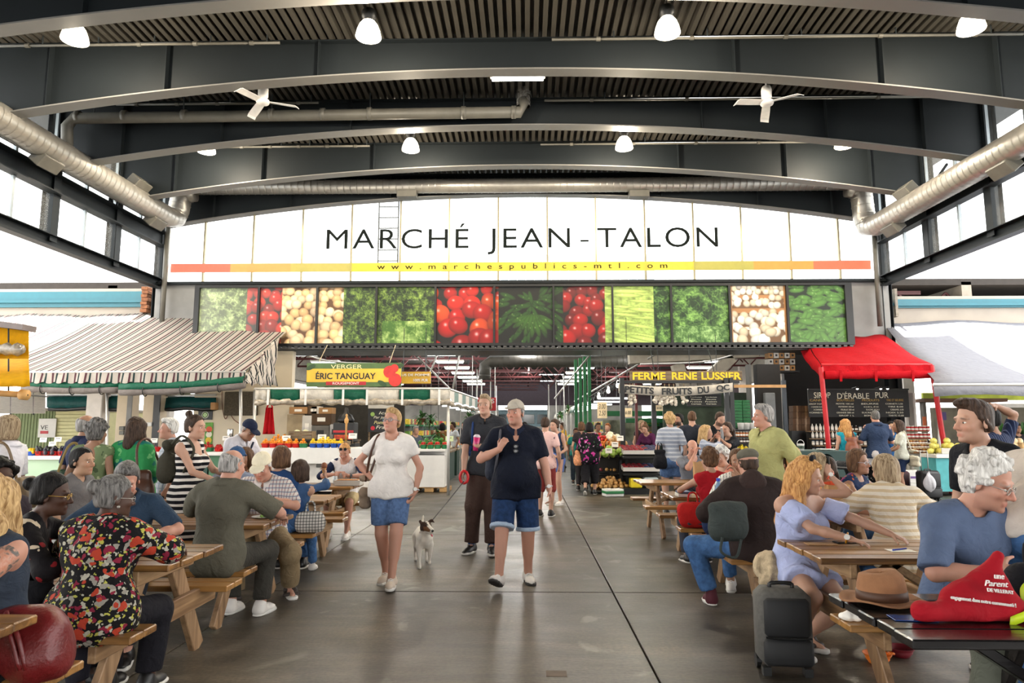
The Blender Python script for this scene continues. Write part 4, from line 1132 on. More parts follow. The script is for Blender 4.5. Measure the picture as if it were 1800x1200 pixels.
x0,x1=pxr(876,1000);img[:,x0:x1]=(.025,.035,.012)
for i in range(60):
 t=rp.uniform(0,1);cx=x0+rp.uniform(0,1)*(x1-x0);cy=rp.uniform(0,100);an=math.atan2(cy-30,cx-(x0+x1)/2)+rp.normal()*.2
 blob(cx,cy,rp.uniform(11,17),rp.uniform(3.2,4.6),an,(.10,.21,.06),(.6,.72,.4),.5,.5,clip=(x0,x1))
for i in range(16):
 a=-1.2+2.4*i/15;blob((x0+x1)/2+math.sin(a)*27,52+math.cos(a)*22*(1 if i%2 else .6),17,4.6,math.atan2(math.cos(a),math.sin(a)),(.15,.27,.08),(.7,.8,.5),.5,.45,clip=(x0,x1))
pile(990,1068,12,[(.45,.03,.03),(.54,.05,.04),(.34,.02,.02)],gloss=.6,grow=.5)
x0,x1=pxr(1064,1152)
img[:,x0:x1]=np.array((.62,.74,.34))*(.55+.65*noise2(x1-x0,PH,7))[...,None]
for i in range(26):
 cy=rp.uniform(0,104);blob(x0+rp.uniform(.1,.9)*(x1-x0),cy,rp.uniform(28,46),rp.uniform(2.5,4.5),.10+(cy-50)*.002,(.66,.78,.36),(.93,.97,.72),.55,.5,clip=(x0,x1))
leafy(*pxr(1150,1282),(.06,.15,.05),(.48,.68,.30),13)
leafy(*pxr(1184,1280),(.16,.30,.10),(.62,.78,.46),9,70,100)
x0,x1=pxr(1284,1384);img[:,x0:x1]=(.62,.42,.24)
for ya,yb in((3,16),(22,40),(48,72),(78,104)):pile(1288,1380,6.2+ya*.03,[(.93,.87,.76),(.86,.78,.64),(.96,.92,.84)],gloss=.12,y0=ya,y1=yb,bg=(.38,.26,.15),edge=.45)
x0,x1=pxr(1384,1490);img[:,x0:x1]=(.05,.10,.04)
for i in range(95):
 cy=i/95*108-4;blob(x0+rp.uniform(0,1)*(x1-x0),cy,rp.uniform(11,16)*(1+cy/220),rp.uniform(3.6,5)*(1+cy/220),rp.normal()*.45-.2,(.25,.42,.16),(.72,.84,.58),.5,.45,clip=(x0,x1))
img=np.clip(img,0,1)**1.9*.85;fade=np.clip((520-(XX+PX0))/180,0,1)[...,None]*.16;img=img*(1-fade)+fade*np.array((.95,.97,.88))
def print_mat():
 m,nt,b,out=_new('backlit_print');a=nt.nodes.new('ShaderNodeVertexColor');a.layer_name='Col'
 nt.links.new(a.outputs[0],b.inputs['Base Color']);b.inputs['Roughness'].default_value=.45
 nt.links.new(a.outputs[0],b.inputs['Emission Color']);b.inputs['Emission Strength'].default_value=.06
 return m
PRM=print_mat()
for(a,b)in edges:
 n_,mrows=101,100
 us=np.linspace(a,b,n_);vs=np.linspace(502.5,603.5,mrows)
 xs_=np.linspace(at(a,550,BY).x,at(b,550,BY).x,n_);zs_=np.linspace(bz1+.01,bz0-.01,mrows)
 V=np.zeros((mrows,n_,3));V[...,0]=xs_[None];V[...,2]=zs_[:,None];V[...,1]=.055
 iu=np.clip((us-PX0).astype(int),0,PW-1);iv=np.clip((vs-PY0).astype(int),0,PH-1)
 Cc=img[iv][:,iu].reshape(-1,3);ii=np.arange(mrows*n_).reshape(mrows,n_)
 Q=np.stack([ii[:-1,:-1],ii[1:,:-1],ii[1:,1:],ii[:-1,1:]],-1).reshape(-1,4)
 painted('photograph',V.reshape(-1,3),Q,Cc,PRM,board)
def duct(name,label,pts,r,mm,bands=True,cat='duct',seg=20):
 t=thing(name,label,cat,pts[0]);P=[Vector(p)-Vector(pts[0])for p in pts]
 MB().tube(P,r,16).build('pipe',mm,t,True)
 if bands:
  m_=MB();acc=0;L=0
  for a,b in zip(P[:-1],P[1:]):
   d=(b-a);k=max(1,int(d.length/.19))
   for i in range(k):
    p=a+d*(i+.5)/k;m_.tube([p-d.normalized()*.012,p+d.normalized()*.012],r+.008,16,False)
  o=m_.build('seam',mm,t,True);o['kind']='stuff'
 return t
for px,X,q in((0,XL,1),(1800,XR,-1)):
 if q>0:a=(0,213);b=(318,392);aX=XL+.62
 else:a=(1800,246);b=(1515,410);aX=XR-.62
 A=atx(*a,aX);B=atx(*b,aX);d=(B-A);z=(A.z+B.z)/2
 B.y=min(B.y,YG-.75);P0=Vector((aX,-2,z));P1=Vector((aX,YG-1.0,z))
 zc_=at(900,326,YG-.9).z
 c1=Vector((aX,YG-.62,z));pts=[P0,Vector((aX,3,z)),Vector((aX,9,z)),P1,c1+Vector((q*.02,.03,.12)),c1+Vector((q*.08,.06,.35)),c1+Vector((q*.12,.06,zc_-z-.25)),c1+Vector((q*.22,.06,zc_-z-.06)),c1+Vector((q*.5,.06,zc_-z))]
 t=duct('side_duct','spiral metal duct along the %s clerestory windows'%('left' if q>0 else 'right'),pts,.30,galv)
 for i,(gx,gy)in enumerate(((75,297),(228,330),(268,395))if q>0 else((1772,292),(1610,345),(1575,400))):
  p=atx(gx,gy,aX-q*.1);g=MB().cbox((0,0,0),(.30,.62,.30),.02,Ry(q*.7));o=g.build('grille_box',galv_d,t);o.location=Vector((aX-q*(.02 if i!=1 else-.15),p.y,z+(.34 if i==1 else-.32)))-Vector(pts[0])
 p=atx(60,285,XL+.2)if q>0 else atx(1740,310,XR-.2)
 duct('sprinkler_main','thin steel pipe under the %s clerestory duct'%('left' if q>0 else 'right'),[Vector((X+q*.22,-2,ZH2+.16)),Vector((X+q*.22,YG-.6,ZH2+.16))],.055,galv_d,False,'pipe')
zc_=at(900,326,YG-.56).z
ct=duct('cross_duct','long round metal duct running along the top of the glazed end wall',[Vector((XL+1.1,YG-.56,zc_)),Vector((XC,YG-.56,zc_)),Vector((XR-1.1,YG-.56,zc_))],.21,galv)
for px in(716,1123):
 MB().cbox(at(px,342,YG-.56)-Vector((XL+1.1,YG-.56,zc_)),(.58,.3,.2),.01).build('diffuser',galv_d,ct)
Y3=YG*KB[2]-.45
pts=[at(118,262,Y3),at(118,222,Y3),at(130,208,Y3),at(520,203,Y3),at(915,197,Y3),at(920,180,Y3),at(920,168,Y3+.2)]
dp=duct('drain_main','grey drain pipe with couplings slung under the third roof beam',pts,.125,galv_d,False,'pipe')
for px in(138,220,325,478,568,650,815,903):
 p=at(px,206-(px-130)*.0115,Y3)-Vector(pts[0]);MB().tube([p-Vector((.05,0,0)),p+Vector((.05,0,0))],.145,14).build('coupling',galv_d,dp,True)
for px in(165,322,477,650,815):
 p=at(px,206-(px-130)*.0115,Y3)-Vector(pts[0]);MB().tube([p+Vector((0,0,.02)),p+Vector((0,.0,.5))],.014,6).build('hanger',steel_d,dp)
fo=MB();rr=random.Random(3);rows=[]
p=at(920,176,Y3+.1)-Vector(pts[0])
for i in range(7):rows.append([p+Vector(((.16+rr.uniform(-.025,.02))*math.cos(2*PI*j/12),(.16+rr.uniform(-.02,.02))*math.sin(2*PI*j/12),-.16+i*.07))for j in range(13)])
fo.sheet(rows);fo.build('foil_wrap',mat('crumpled_foil','#d2cfca',.25,metal=.9),dp)
lines=[(3,72,(0,492)),(3,76,(970,1800)),(2,180,(205,560)),(2,184,(957,1800)),(1,257,(400,650)),(1,258,(950,1500))]
for k,y,(a,b)in lines:
 Y=YG*KB[k]-.3;p0=at(a,y,Y);p1=at(b,y,Y);p1.z=p0.z=ZT-.16
 t=thing('sprinkler_line','thin sprinkler pipe on the %s side along the %s roof beam from the end wall'%('left' if a<600 else 'right',{3:'fourth',2:'third',1:'second'}[k]),'pipe',p0)
 MB().tube([Vector(),p1-p0],.028,8).build('tube',galv_d,t,True)
 for i in range(5):
  c=(p1-p0)*(i+.5)/5;MB().tube([c+Vector((-.04,0,0)),c+Vector((.04,0,0))],.042,8).build('coupling',galv_d,t)
  MB().tube([c+Vector((.3,0,0)),c+Vector((.3,0,.2))],.012,6).build('hanger',steel_d,t)
glow=lamp('lamp_bowl_glow',(1.0,.92,.78),3.2);bulb=lamp('lamp_bulb_glow',(1.0,.86,.62),14)
def bowl_mat():
 m,nt,b,out=_new('prismatic_bowl');b.inputs['Base Color'].default_value=(.95,.93,.88,1);b.inputs['Roughness'].default_value=.25
 t=nt.nodes.new('ShaderNodeBsdfTranslucent');t.inputs[0].default_value=(1,.96,.88,1);e=nt.nodes.new('ShaderNodeEmission');e.inputs[0].default_value=(1,.93,.80,1);e.inputs[1].default_value=1.5
 mx=nt.nodes.new('ShaderNodeMixShader');mx.inputs[0].default_value=.6;nt.links.new(b.outputs[0],mx.inputs[1]);nt.links.new(t.outputs[0],mx.inputs[2])
 ad=nt.nodes.new('ShaderNodeAddShader');nt.links.new(mx.outputs[0],ad.inputs[0]);nt.links.new(e.outputs[0],ad.inputs[1]);nt.links.new(ad.outputs[0],out.inputs[0]);return m
BOWL=bowl_mat()
lamp0=None;LSC=.84
spots=[(133,52,.46,'bell lamp at the left end of the front lamp row'),(648,50,.455,'bell lamp left of centre in the front lamp row'),(1173,52,.455,'bell lamp right of centre in the front lamp row'),(1708,60,.46,'bell lamp at the right end of the front lamp row'),(722,253,.79,'bell lamp left of centre in the rear lamp row'),(1097,254,.79,'bell lamp right of centre in the rear lamp row'),(364,247,.79,'bell lamp at the left end of the rear row, half hidden by a beam'),(1483,250,.79,'bell lamp at the right end of the rear row, half hidden by a beam')]
ZLAMP=at(648,50,YG*.548).z
for px,py,kb,lab in spots:
 Y=YG*(.548 if kb<.6 else .81)
 loc=Vector((at(px,py,Y).x,Y,ZLAMP if kb<.6 else at(722,253,Y).z))
 if kb>.6:loc.z=at(722,253,Y).z
 lab='glowing '+lab
 if lamp0 is None:
  lamp0=thing('bell_lamp',lab,'lamp',loc,0,'bell lamps under the roof')
  MB().lathe([(.245,-.20),(.26,-.195),(.262,-.18),(.235,-.06),(.19,.06),(.13,.14),(.10,.16)],24).lathe([(.235,-.197),(.215,-.06),(.17,.05),(.11,.125)],24).build('bowl',BOWL,lamp0,True)
  MB().lathe([(.105,.15),(.12,.17),(.125,.2),(.15,.22),(.15,.36),(.12,.40),(.05,.42)],20).build('ballast_housing',black_p,lamp0,True)
  V,Fc=ico(.07,2);MB().add([(v.x,v.y,v.z+.03)for v in V],Fc).build('bulb',bulb,lamp0,True)
  MB().tube([(0,0,.4),(0,0,ZT-ZLAMP)],.012,6).build('hanger',black_p,lamp0);dl=lamp0
 else:dl=dup(lamp0,loc,0,lab)
 dl.scale=(LSC,LSC,LSC)
 L=bpy.data.lights.new('lamp_light','POINT');L.energy=260;L.color=(1,.86,.66);L.shadow_soft_size=.12
 lo=bpy.data.objects.new('lamp_light',L);COL.objects.link(lo);lo.location=loc+Vector((0,0,-.3));
Yf=YG*.655
bt=thing('fluorescent_batten','single fluorescent batten under the roof at the top centre','lamp',at(910,137,Yf))
MB().cbox((0,0,.05),(1.12,.16,.07),.01).build('tray',mat('cream_lamp_tray','#e6dfc8',.5),bt)
MB().tube([(-.52,0,-.02),(.52,0,-.02)],.04,12).build('tube',lamp('tube_glow',(1,.97,.9),9),bt,True)
for q in(-1,1):MB().tube([(q*.4,0,.08),(q*.4,0,ZT-at(910,137,Yf).z)],.008,6).build('hanger',black_p,bt)
def fan(px,py,rot,lab):
 Y=YG*.665;t=thing('ceiling_fan',lab,'fan',at(px,py,Y));z=t.location.z
 wm=mat('fan_white','#e3e1dd',.4)
 MB().lathe([(.02,-.06),(.12,-.05),(.135,-.02),(.13,.02),(.10,.05),(.04,.06)],20).build('hub',wm,t,True)
 MB().lathe([(.05,.06),(.10,.10),(.105,.26),(.09,.33),(.03,.36)],18).build('motor',wm,t,True)
 MB().tube([(0,0,.35),(0,0,ZT-z)],.018,8).build('rod',wm,t)
 for k in range(3):
  a=math.radians(rot+120*k);R_=Rz(a);m_=MB()
  rows=[[R_@Vector((r,w*(.07+.015*math.sin(r*3)),-.01-(.05 if r>.62 else 0)*0+.02*w+(-.10*(r-.15)if True else 0)))for w in(-1,1)]for r in(.12,.3,.5,.66,.72)]
  rows[-1]=[p+Vector((0,0,-.03))for p in rows[-1]]
  m_.sheet(rows,.008);m_.build('blade',wm,t)
fan(462,178,10,'white three-blade ceiling fan hanging left of centre');fan(1348,180,195,'white three-blade ceiling fan with tall motor hanging right of centre')
# ================================================================ stalls and market behind
def front(p0,q0,p1,q1,Y,d,ch=None,M=None):
 """box whose front face spans that rectangle of the photograph at distance Y, d deep"""
 a=at(p0,q0,Y);b=at(p1,q1,Y);c=((a.x+b.x)/2,Y+d/2,(a.z+b.z)/2);s=(abs(b.x-a.x),d,abs(a.z-b.z))
 M=M or MB()
 return M.cbox(c,s,ch)if ch else M.box(c,s)
def one(name,label,cat,mb_,m,group=None,smooth=False):
 """a thing that is one mesh, its origin at its own middle"""
 V=np.array(mb_.v);c=(V.min(0)+V.max(0))/2
 o=link_mesh(name,V-c,mb_.f,m,None,smooth,tuple(c));return tag(o,label,cat,group)
aw_st=stripes('awning_stripe',0,[(0,'#b9b1a8'),(.42,'#58383f'),(.60,'#b9b1a8'),(.78,'#2c3f3e'),(.93,'#b9b1a8')],.26,trans=.25)
aw_dk=stripes('awning_stripe_side',1,[(0,'#d8d0c8'),(.45,'#2c2c30'),(.65,'#d8d0c8'),(.8,'#2c3a3a'),(.95,'#d8d0c8')],.26,trans=.2)
green_v=cloth('green_vinyl','#12553f',.1,rough=.45)
teal_v=cloth('teal_vinyl','#0d4443',.1,rough=.5)
white_v=cloth('white_vinyl','#d8d2c6',.25,rough=.45)
grey_v=cloth('grey_tarp','#77706c',.05)
plastic=mat('clear_plastic_roll','#9c917f',.2,var=.4,scale=14,spec=.8)
pole_m=mat('galvanised_pole','#b9b7b2',.35,metal=.5,var=.08)
wood_b=wood('weathered_board','#5b4a38','#9c8667',.75)
card=mat('brown_cardboard','#a37a4e',.8,var=.1,scale=4)
cardw=mat('white_cardboard','#c9c5bd',.8,var=.06)
paper=mat('white_paper','#efeae0',.8,var=.02)
def scallop_valance(xs,Yv,ztop,drop,m,parent,name='valance',amp=.03,lobe=.3,thick=.006):
 rows=[[],[]];n=max(8,int(abs(xs[1]-xs[0])/lobe*8))
 for i in range(n+1):
  x=xs[0]+(xs[1]-xs[0])*i/n;rows[0].append(Vector((x,Yv+.015*math.sin(i*.55),ztop)));rows[1].append(Vector((x,Yv-.03+.03*math.sin(i*.4),ztop-drop+amp*(1-abs(math.sin(PI*(x-xs[0])/lobe))))))
 M=MB();M.sheet(rows,thick);return M.build(name,m,parent)
teal=mat('teal_gutter','#1d6775',.4,var=.06);wallw=mat('off_white_wall','#a59c91',.8,var=.06,scale=2)
for q,xa_,xb_,y0,y1,y2 in((1,-45,XL+.05,513,540,553),(-1,XR-.05,45,525,540,558)):
 YB=YG+.35;r=struct('wall_left_annex' if q>0 else 'wall_right_annex');z0,z1,z2=[at(0 if q>0 else 1800,y,YB).z for y in(y0,y1,y2)]
 MB().box(((xa_+xb_)/2,YB+.3,(z0+z1)/2),(xb_-xa_,.6,z0-z1)).box(((xa_+xb_)/2,YB-.03,(z0*.35+z1*.65)),(xb_-xa_,.10,.08)).build('gutter',teal,r)
 MB().box(((xa_+xb_)/2,YB+.35,(z1+z2)/2-.1),(xb_-xa_,.5,z1-z2+.2)).build('fascia',wallw,r)
 MB().box(((xa_+xb_)/2,YB+3.6,z0+.05),(xb_-xa_,7,.12)).build('annex_roof',wallw,r)
br_=MB();a=at(252,505,YG+.2);b=at(263,550,YG+.2)
for i in range(7):
 z=b.z+(a.z-b.z)*(i+.5)/7;br_.cbox(((a.x+b.x)/2+(i%2)*.02,YG+.3,z),(.20,.5,(a.z-b.z)/7-.015),.006)
o=br_.build('broken_brick',mat('old_brick','#8a5a3c',.9,var=.3,scale=12));o['kind']='structure'
o=front(1572,507,1580,556,YG+.2,.3).build('corner_board',mat('peeling_board','#8c8478',.9,var=.25,scale=10));o['kind']='structure'
YF,YK=15.7,YG+.2
zf=at(240,655,YF).z;zk=at(100,553,YK).z
xr_f=at(431,652,YF).x;xr_b=at(488,608,18.2).x
aw=thing('striped_awning','long white awning with maroon and green stripes over the left stalls','awning',(0,YF,0))
rows=[]
for i in range(13):
 t=i/12;y=YF+(YK-YF)*t;z=zf+(zk-zf)*t-.10*math.sin(PI*t)*1.0
 xr=xr_f+(xr_b-xr_f)*min(1,t*1.75);row=[]
 for j in range(90):
  x=-24+(xr+24)*j/89;row.append(Vector((x,y-YF,z+.025*math.sin(x*2.1+y)+.015*math.sin(x*5.3))))
 rows.append(row)
M=MB();M.sheet(rows,.008);M.build('canopy',aw_st,aw,True)
scallop_valance((-24,xr_f),0,zf,at(240,655,YF).z-at(240,674,YF).z,aw_st,aw,'valance',.05,.26)
rows=[]
for i in range(12):
 t=i/11;y=(18.2-YF)*t;x=xr_f+(xr_b-xr_f)*t;zt=zf+(zk-zf)*((18.2-YF)/(YK-YF))*t-.03;zb=at(435+50*t,676+3*t,YF+y).z+.05*math.sin(i*2)
 rows.append([Vector((x+.07*math.sin(i*1.9+k),y,zt+(zb-zt)*k/5))for k in range(6)])
M=MB();M.sheet(rows,.006);M.build('side_curtain',aw_dk,aw,True)
MB().tube([(-24,.02,zf+.02),(xr_f,.02,zf+.02)],.025,8).build('front_rail',pole_m,aw)
for nm,p0,p1,q0,q1,off in(('a',42,214,677,679,0),('b',212,430,684,672,-.1)):
 t=thing('rolled_tarp','green and grey tarp rolled under the striped awning, %s'%('far left length' if nm=='a' else 'length nearest the white counter'),'tarp',at(p0,q0,YF+off+.1))
 A=at(p0,q0,YF+off+.1);B=at(p1,q1,YF+off+.1);P=[(B-A)*(i/10)+Vector((0,0,-.04*math.sin(PI*i/10)))for i in range(11)]
 MB().tube([p+Vector((0,0,-.05))for p in P],[.10+.012*math.sin(i*2.3)for i in range(11)],10).build('roll',grey_v,t,True)
 M=MB();M.sheet([[p+Vector((0,.02,.17))for p in P],[p+Vector((0,-.09,.10))for p in P],[p+Vector((0,-.10,-.01))for p in P]],.006);M.build('flap',green_v,t,True)
 for i in(2,5,8):MB().tube([P[i]+Vector((.12*math.cos(a)*0,.12*math.cos(a),-.05+.12*math.sin(a)))for a in[2*PI*k/10 for k in range(10)]],.012,5,closed=True).build('tie',black_p,t)
def post(label,px,y0,y1,Y,w,m,name='post',cat='post',lean=0):
 a=at(px+lean,y0,Y);b=at(px,y1,Y);b.z=max(0,b.z)if y1<860 else 0
 return one(name,label,cat,MB().tube([(b.x,Y,0),(a.x,Y,a.z)],w,10),m,smooth=True)
def column(label,p0,p1,y0,Y,m,d=.4,strip=None,ztop=None):
 t=thing('column',label,'column',(at((p0+p1)/2,700,Y).x,Y+d/2,0));w=at(p1,700,Y).x-at(p0,700,Y).x;h=at(p0,y0,Y).z if ztop is None else ztop
 MB().cbox((0,0,h/2),(w,d,h),.02).build('shaft',m,t)
 if strip:MB().box((w*strip[0],-d/2-.03,h/2),(w*strip[1],.05,h)).build('edge_strip',strip[2],t)
 return t
beige=mat('beige_column','#c5b59c',.7,var=.08,scale=3);whitecol=mat('white_column','#cdc6bf',.6,var=.06)
column('white concrete column behind the eggplant counter',152,180,640,18.6,whitecol)
column('beige column with switch boxes behind the green blouse',206,232,640,18.6,beige,strip=(.42,.3,mat('grey_steel_strip','#6f6d69',.5)))
column('beige and black steel column left of the cream wall',252,282,640,18.6,beige,strip=(.36,.36,black_p))
for i,(px,py)in enumerate(((213,752),(213,760),(262,745))):
 one('switch_box',['upper grey switch box on the beige column','lower grey switch box on the beige column','small white switch box on the column with black edge'][i],'box',front(px-4,py-3,px+4,py+4,18.5,.09,.01),galv_d if i<2 else white_p)
post('thin white awning pole between the two left columns',188,688,870,15.9,.03,pole_m)
post('thin awning pole left of the white counter',423,676,870,15.9,.035,pole_m)
post('thin pole at the left corner of the apple stall',445,686,870,16.0,.035,pole_m,lean=3)
Ysh=24.0
sh_=thing('market_shed','green and pale yellow sided shed behind the left stalls','shed',(0,Ysh,0))
g_s=mat('green_siding','#7d8b62',.7,var=.06);y_s=mat('yellow_siding','#d3cf9e',.7,var=.05)
xa_,xb_=at(22,700,Ysh).x,at(101,700,Ysh).x;zt=at(50,722,Ysh).z;n=15
for i in range(n):MB().cbox((xa_+(xb_-xa_)*(i+.5)/n,0,zt/2),((xb_-xa_)/n-.015,.06,zt),.008).build('board',g_s,sh_)
xc_,xd_=at(101,700,Ysh).x,at(168,700,Ysh).x;n=17
for i in range(n):MB().cbox(((xc_+xd_)/2,-.01+.0*i,(i+.5)*zt/n),(xd_-xc_,.05,zt/n-.012),.006).build('board',y_s,sh_)
MB().box(((xa_+xd_)/2,2,zt/2),(xd_-xa_,3.8,zt)).build('core',y_s,sh_);MB().box(((xa_+xd_)/2,1.7,zt+.04),(xd_-xa_+.3,4.4,.1)).build('roof',wallw,sh_)
vb=thing('notice_board','white notice board with torn lettering on the shed wall','sign',at(83,752,Ysh-.1))
MB().cbox((0,0,0),(at(93,750,Ysh).x-at(62,750,Ysh).x,.03,.66),.008).build('panel',white_p,vb)
text('VE','letter',black_p,vb,(-.10,-.022,.02),.26,.15);MB().box((-.08,-.022,-.15),(.28,.008,.10)).build('red_bar',mat('sign_red','#b3202a',.5),vb)
tent=thing('white_tent','white tent roof with dark ribs beyond the far left stall','tent',(0,21,0))
rows=[[at(p,q0+(q1-q0)*k/3,21+3*(1-k/3))-Vector((0,21,0))for p in range(-60,100,20)]for k in range(4)for q0,q1 in((688,726),)]
M=MB();M.sheet(rows,.01);M.build('roof_sheet',white_v,tent)
for j in range(0,8,2):MB().tube([r[j]+Vector((0,-.03,-.03))for r in rows],.025,6).build('rib',black_p,tent)
for nm,p0,p1,q0,q1,Y in(('left',82,236,694,716,18.9),('right',281,380,696,716,18.9)):
 t=thing('teal_awning','dark teal awning with black roll behind the %s columns'%('two leftmost' if nm=='left' else 'right-hand'),'awning',at(p0,q0,Y));O=t.location.copy()
 M=MB();M.sheet([[at(p0+(p1-p0)*i/12,q0,Y+.5)-O for i in range(13)],[at(p0+(p1-p0)*i/12,q0+3,Y)-O for i in range(13)],[at(p0+(p1-p0)*i/12,q1+(i%2),Y-.05)-O for i in range(13)]],.008);M.build('flap',teal_v,t,True)
 MB().tube([at(p0+4+(p1-p0-4)*i/10,q1+2+1.2*math.sin(i),Y)-O for i in range(11)],.06,8).build('roll',black_p,t,True)
 MB().tube([at(p0,q0-2,Y)-O,at(p1,q0-2,Y)-O],.03,8).build('rail',pole_m,t)
Yw=19.0
cw=struct('wall_cream');front(347,612,505,872,Yw,.25).build('panel',cream_p,cw)
t=one('hanging_mat','dark hairy mat hung on the cream wall','mat',front(395,688,452,730,Yw-.12,.08,.02),mat('coconut_mat','#4a4234',.95,var=.4,scale=30,bmp=.6,bscale=90))
MB_=MB();MB_.tube(smooth_path([at(390,680,Yw-.05),at(391,715,Yw-.05),at(396,736,Yw-.05),at(403,727,Yw-.05),at(412,738,Yw-.05),at(424,746,Yw-.05)],30),.012,6);one('electric_cable','brown cable looped on the cream wall below the mat','cable',MB_,mat('cable_brown','#6e4630',.5))
t=thing('wall_poster','dark poster with a green ring emblem beside the cream wall','poster',at(361,729,Yw-.02));w_=at(374,729,Yw).x-at(349,729,Yw).x
MB().cbox((0,0,0),(w_,.02,.27),.004).build('sheet',mat('poster_dark','#3a3a3c',.6),t)
for r_,c_ in((.095,'#cfd8c0'),(.082,'#3a3a3c'),(.062,'#7fae4c'),(.042,'#dfe8d0'),(.026,'#6f9c3c')):
 MB().lathe([(.0001,-.0),(r_,0),(r_,.004),(.0001,.004)],20,(0,-.012-.0012*r_*0-(.1-r_)*.03,0),Rx(PI/2)).build('ring',mat('ring'+c_[1:],c_,.6),t)
t=thing('fruit_poster','green and yellow picture panel below the ring poster','poster',at(367,762,Yw-.02));MB().cbox((0,0,0),(.22,.02,.62),.004).build('sheet',mat('poster_green','#5f9a3c',.6,var=.3,scale=9),t)
for z,c_ in((.12,'#d1512f'),(-.02,'#e6e0c8'),(-.18,'#e0b82e')):MB().lathe([(.0001,0),(.085,0),(.085,.006),(.0001,.006)],14,(.01,-.012,z),Rx(PI/2)).build('spot',mat('spot'+c_[1:],c_,.6),t)
one('steel_canister','shiny steel canister standing on the counter by the cream wall','canister',MB().lathe([(.0,0),(.075,0),(.075,.50),(.07,.52),(.0,.52)],16,(xat(405.5,17.1),17.1,.98)),mat('bright_steel','#c9c9c6',.2,metal=.9),smooth=True)
one('wall_crate','small orange wooden box fixed at the top of the cream wall','box',front(370,707,378,720,Yw-.3,.2,.01),card)
one('green_notice','green picture notice hung high between the columns','notice',front(315,684,334,695,19.4,.03),mat('notice_green','#6f9a3a',.6,var=.25,scale=8))
mint=mat('mint_painted_panel','#9fb79a',.6,var=.05,scale=2);dkgreen=mat('dark_green_panel','#1f3f33',.6,var=.08)
def counter(label,p0,p1,ytop,ybot,Y,d,m,top=white_p,kick=None,th=.09):
 t=thing('market_counter',label,'counter',(at((p0+p1)/2,800,Y).x,Y,0));w=at(p1,800,Y).x-at(p0,800,Y).x;h=at(p0,ytop,Y).z
 MB().cbox((0,d/2,h-th/2),(w,d+.06,th),.01).build('top',top,t);MB().box((0,d/2,(h-th)/2+.05),(w-.04,d-.06,h-th-.1)).build('front_panel',m,t)
 if kick:MB().box((0,d/2+.02,.06),(w-.06,d-.08,.12)).build('kick_board',kick,t)
 return t,h
_,hC1=counter('long mint green counter with white top at the far left',-60,250,801,868,15.9,.9,mint,kick=mat('green_kick','#4c7a60',.6))
_,hC2=counter('dark counter with white top behind the man in plaid shirt',252,366,794,868,16.6,.8,dkgreen)
_,hC3=counter('green counter with white top beside the apple stall',366,440,794,868,16.6,.8,mat('mid_green_panel','#3f6b4c',.6))
def fr_mesh(name,prof,mcol,n=10,rough=.35,sq=1.0,stem=None,var=.15):
 m=mat('fruit_'+name,mcol,rough,var=var,scale=18);o=MB().lathe(prof,n).build(name,m,None,True);
 return o
def sph(r,k=5,flat=1.0):return[(max(1e-5,r*math.sin(PI*i/k)),-r*flat*math.cos(PI*i/k))for i in range(k+1)]
FR={}
def fruit_proto(kind):
 P=dict(orange_tomato=(sph(.037,6,.9),'#e58a1c'),yellow_apple=(sph(.037,6,.92),'#e2b91e'),red_tomato=(sph(.038,6,.85),'#c3261b'),eggplant=([(1e-5,-.10),(.045,-.07),(.05,-.02),(.035,.05),(.018,.085),(1e-5,.09)],'#17101f'),yellow_pepper=([(1e-5,-.045),(.035,-.04),(.042,0),(.038,.03),(.012,.036),(1e-5,.03)],'#e8b414'),squash=([(1e-5,-.11),(.026,-.09),(.024,0),(.015,.09),(1e-5,.1)],'#d9c030'),chili=([(1e-5,-.07),(.014,-.05),(.016,.03),(1e-5,.05)],'#b01d18'),broccoli=([(.012,-.05),(.016,-.01),(.045,.0),(.05,.02),(.03,.045),(1e-5,.05)],'#3f7a2b'),onion=([(1e-5,-.036),(.03,-.026),(.04,0),(.03,.024),(.008,.036),(1e-5,.05)],'#c79a5c'),red_onion=([(1e-5,-.036),(.03,-.026),(.04,0),(.03,.024),(.008,.036),(1e-5,.05)],'#7a3038'),melon=(sph(.085,7,.95),'#d9cf6a'),cantaloupe=(sph(.085,7,1.08),'#d8bd93'),pale_melon=(sph(.075,7,.9),'#d8d8ae'),carrot=([(1e-5,-.10),(.010,-.07),(.018,.04),(.016,.06),(1e-5,.065)],'#d9752a'),lettuce=([(.02,-.06),(.06,-.03),(.085,.02),(.07,.06),(.03,.075),(1e-5,.07)],'#8fae4a'),cauliflower=([(.03,-.05),(.06,-.03),(.08,.02),(.055,.06),(1e-5,.07)],'#e0d9bd'),red_pepper=([(1e-5,-.045),(.035,-.04),(.042,0),(.038,.03),(.012,.036),(1e-5,.03)],'#b51f1a'),lemon=([(1e-5,-.05),(.02,-.035),(.033,0),(.02,.035),(1e-5,.05)],'#ead02a'),potato=(sph(.04,6,1.3),'#b98f5c'),orange=(sph(.042,6,1),'#e8861a'),mango=(sph(.045,6,1.3),'#d99a3a'))[kind]
 return P
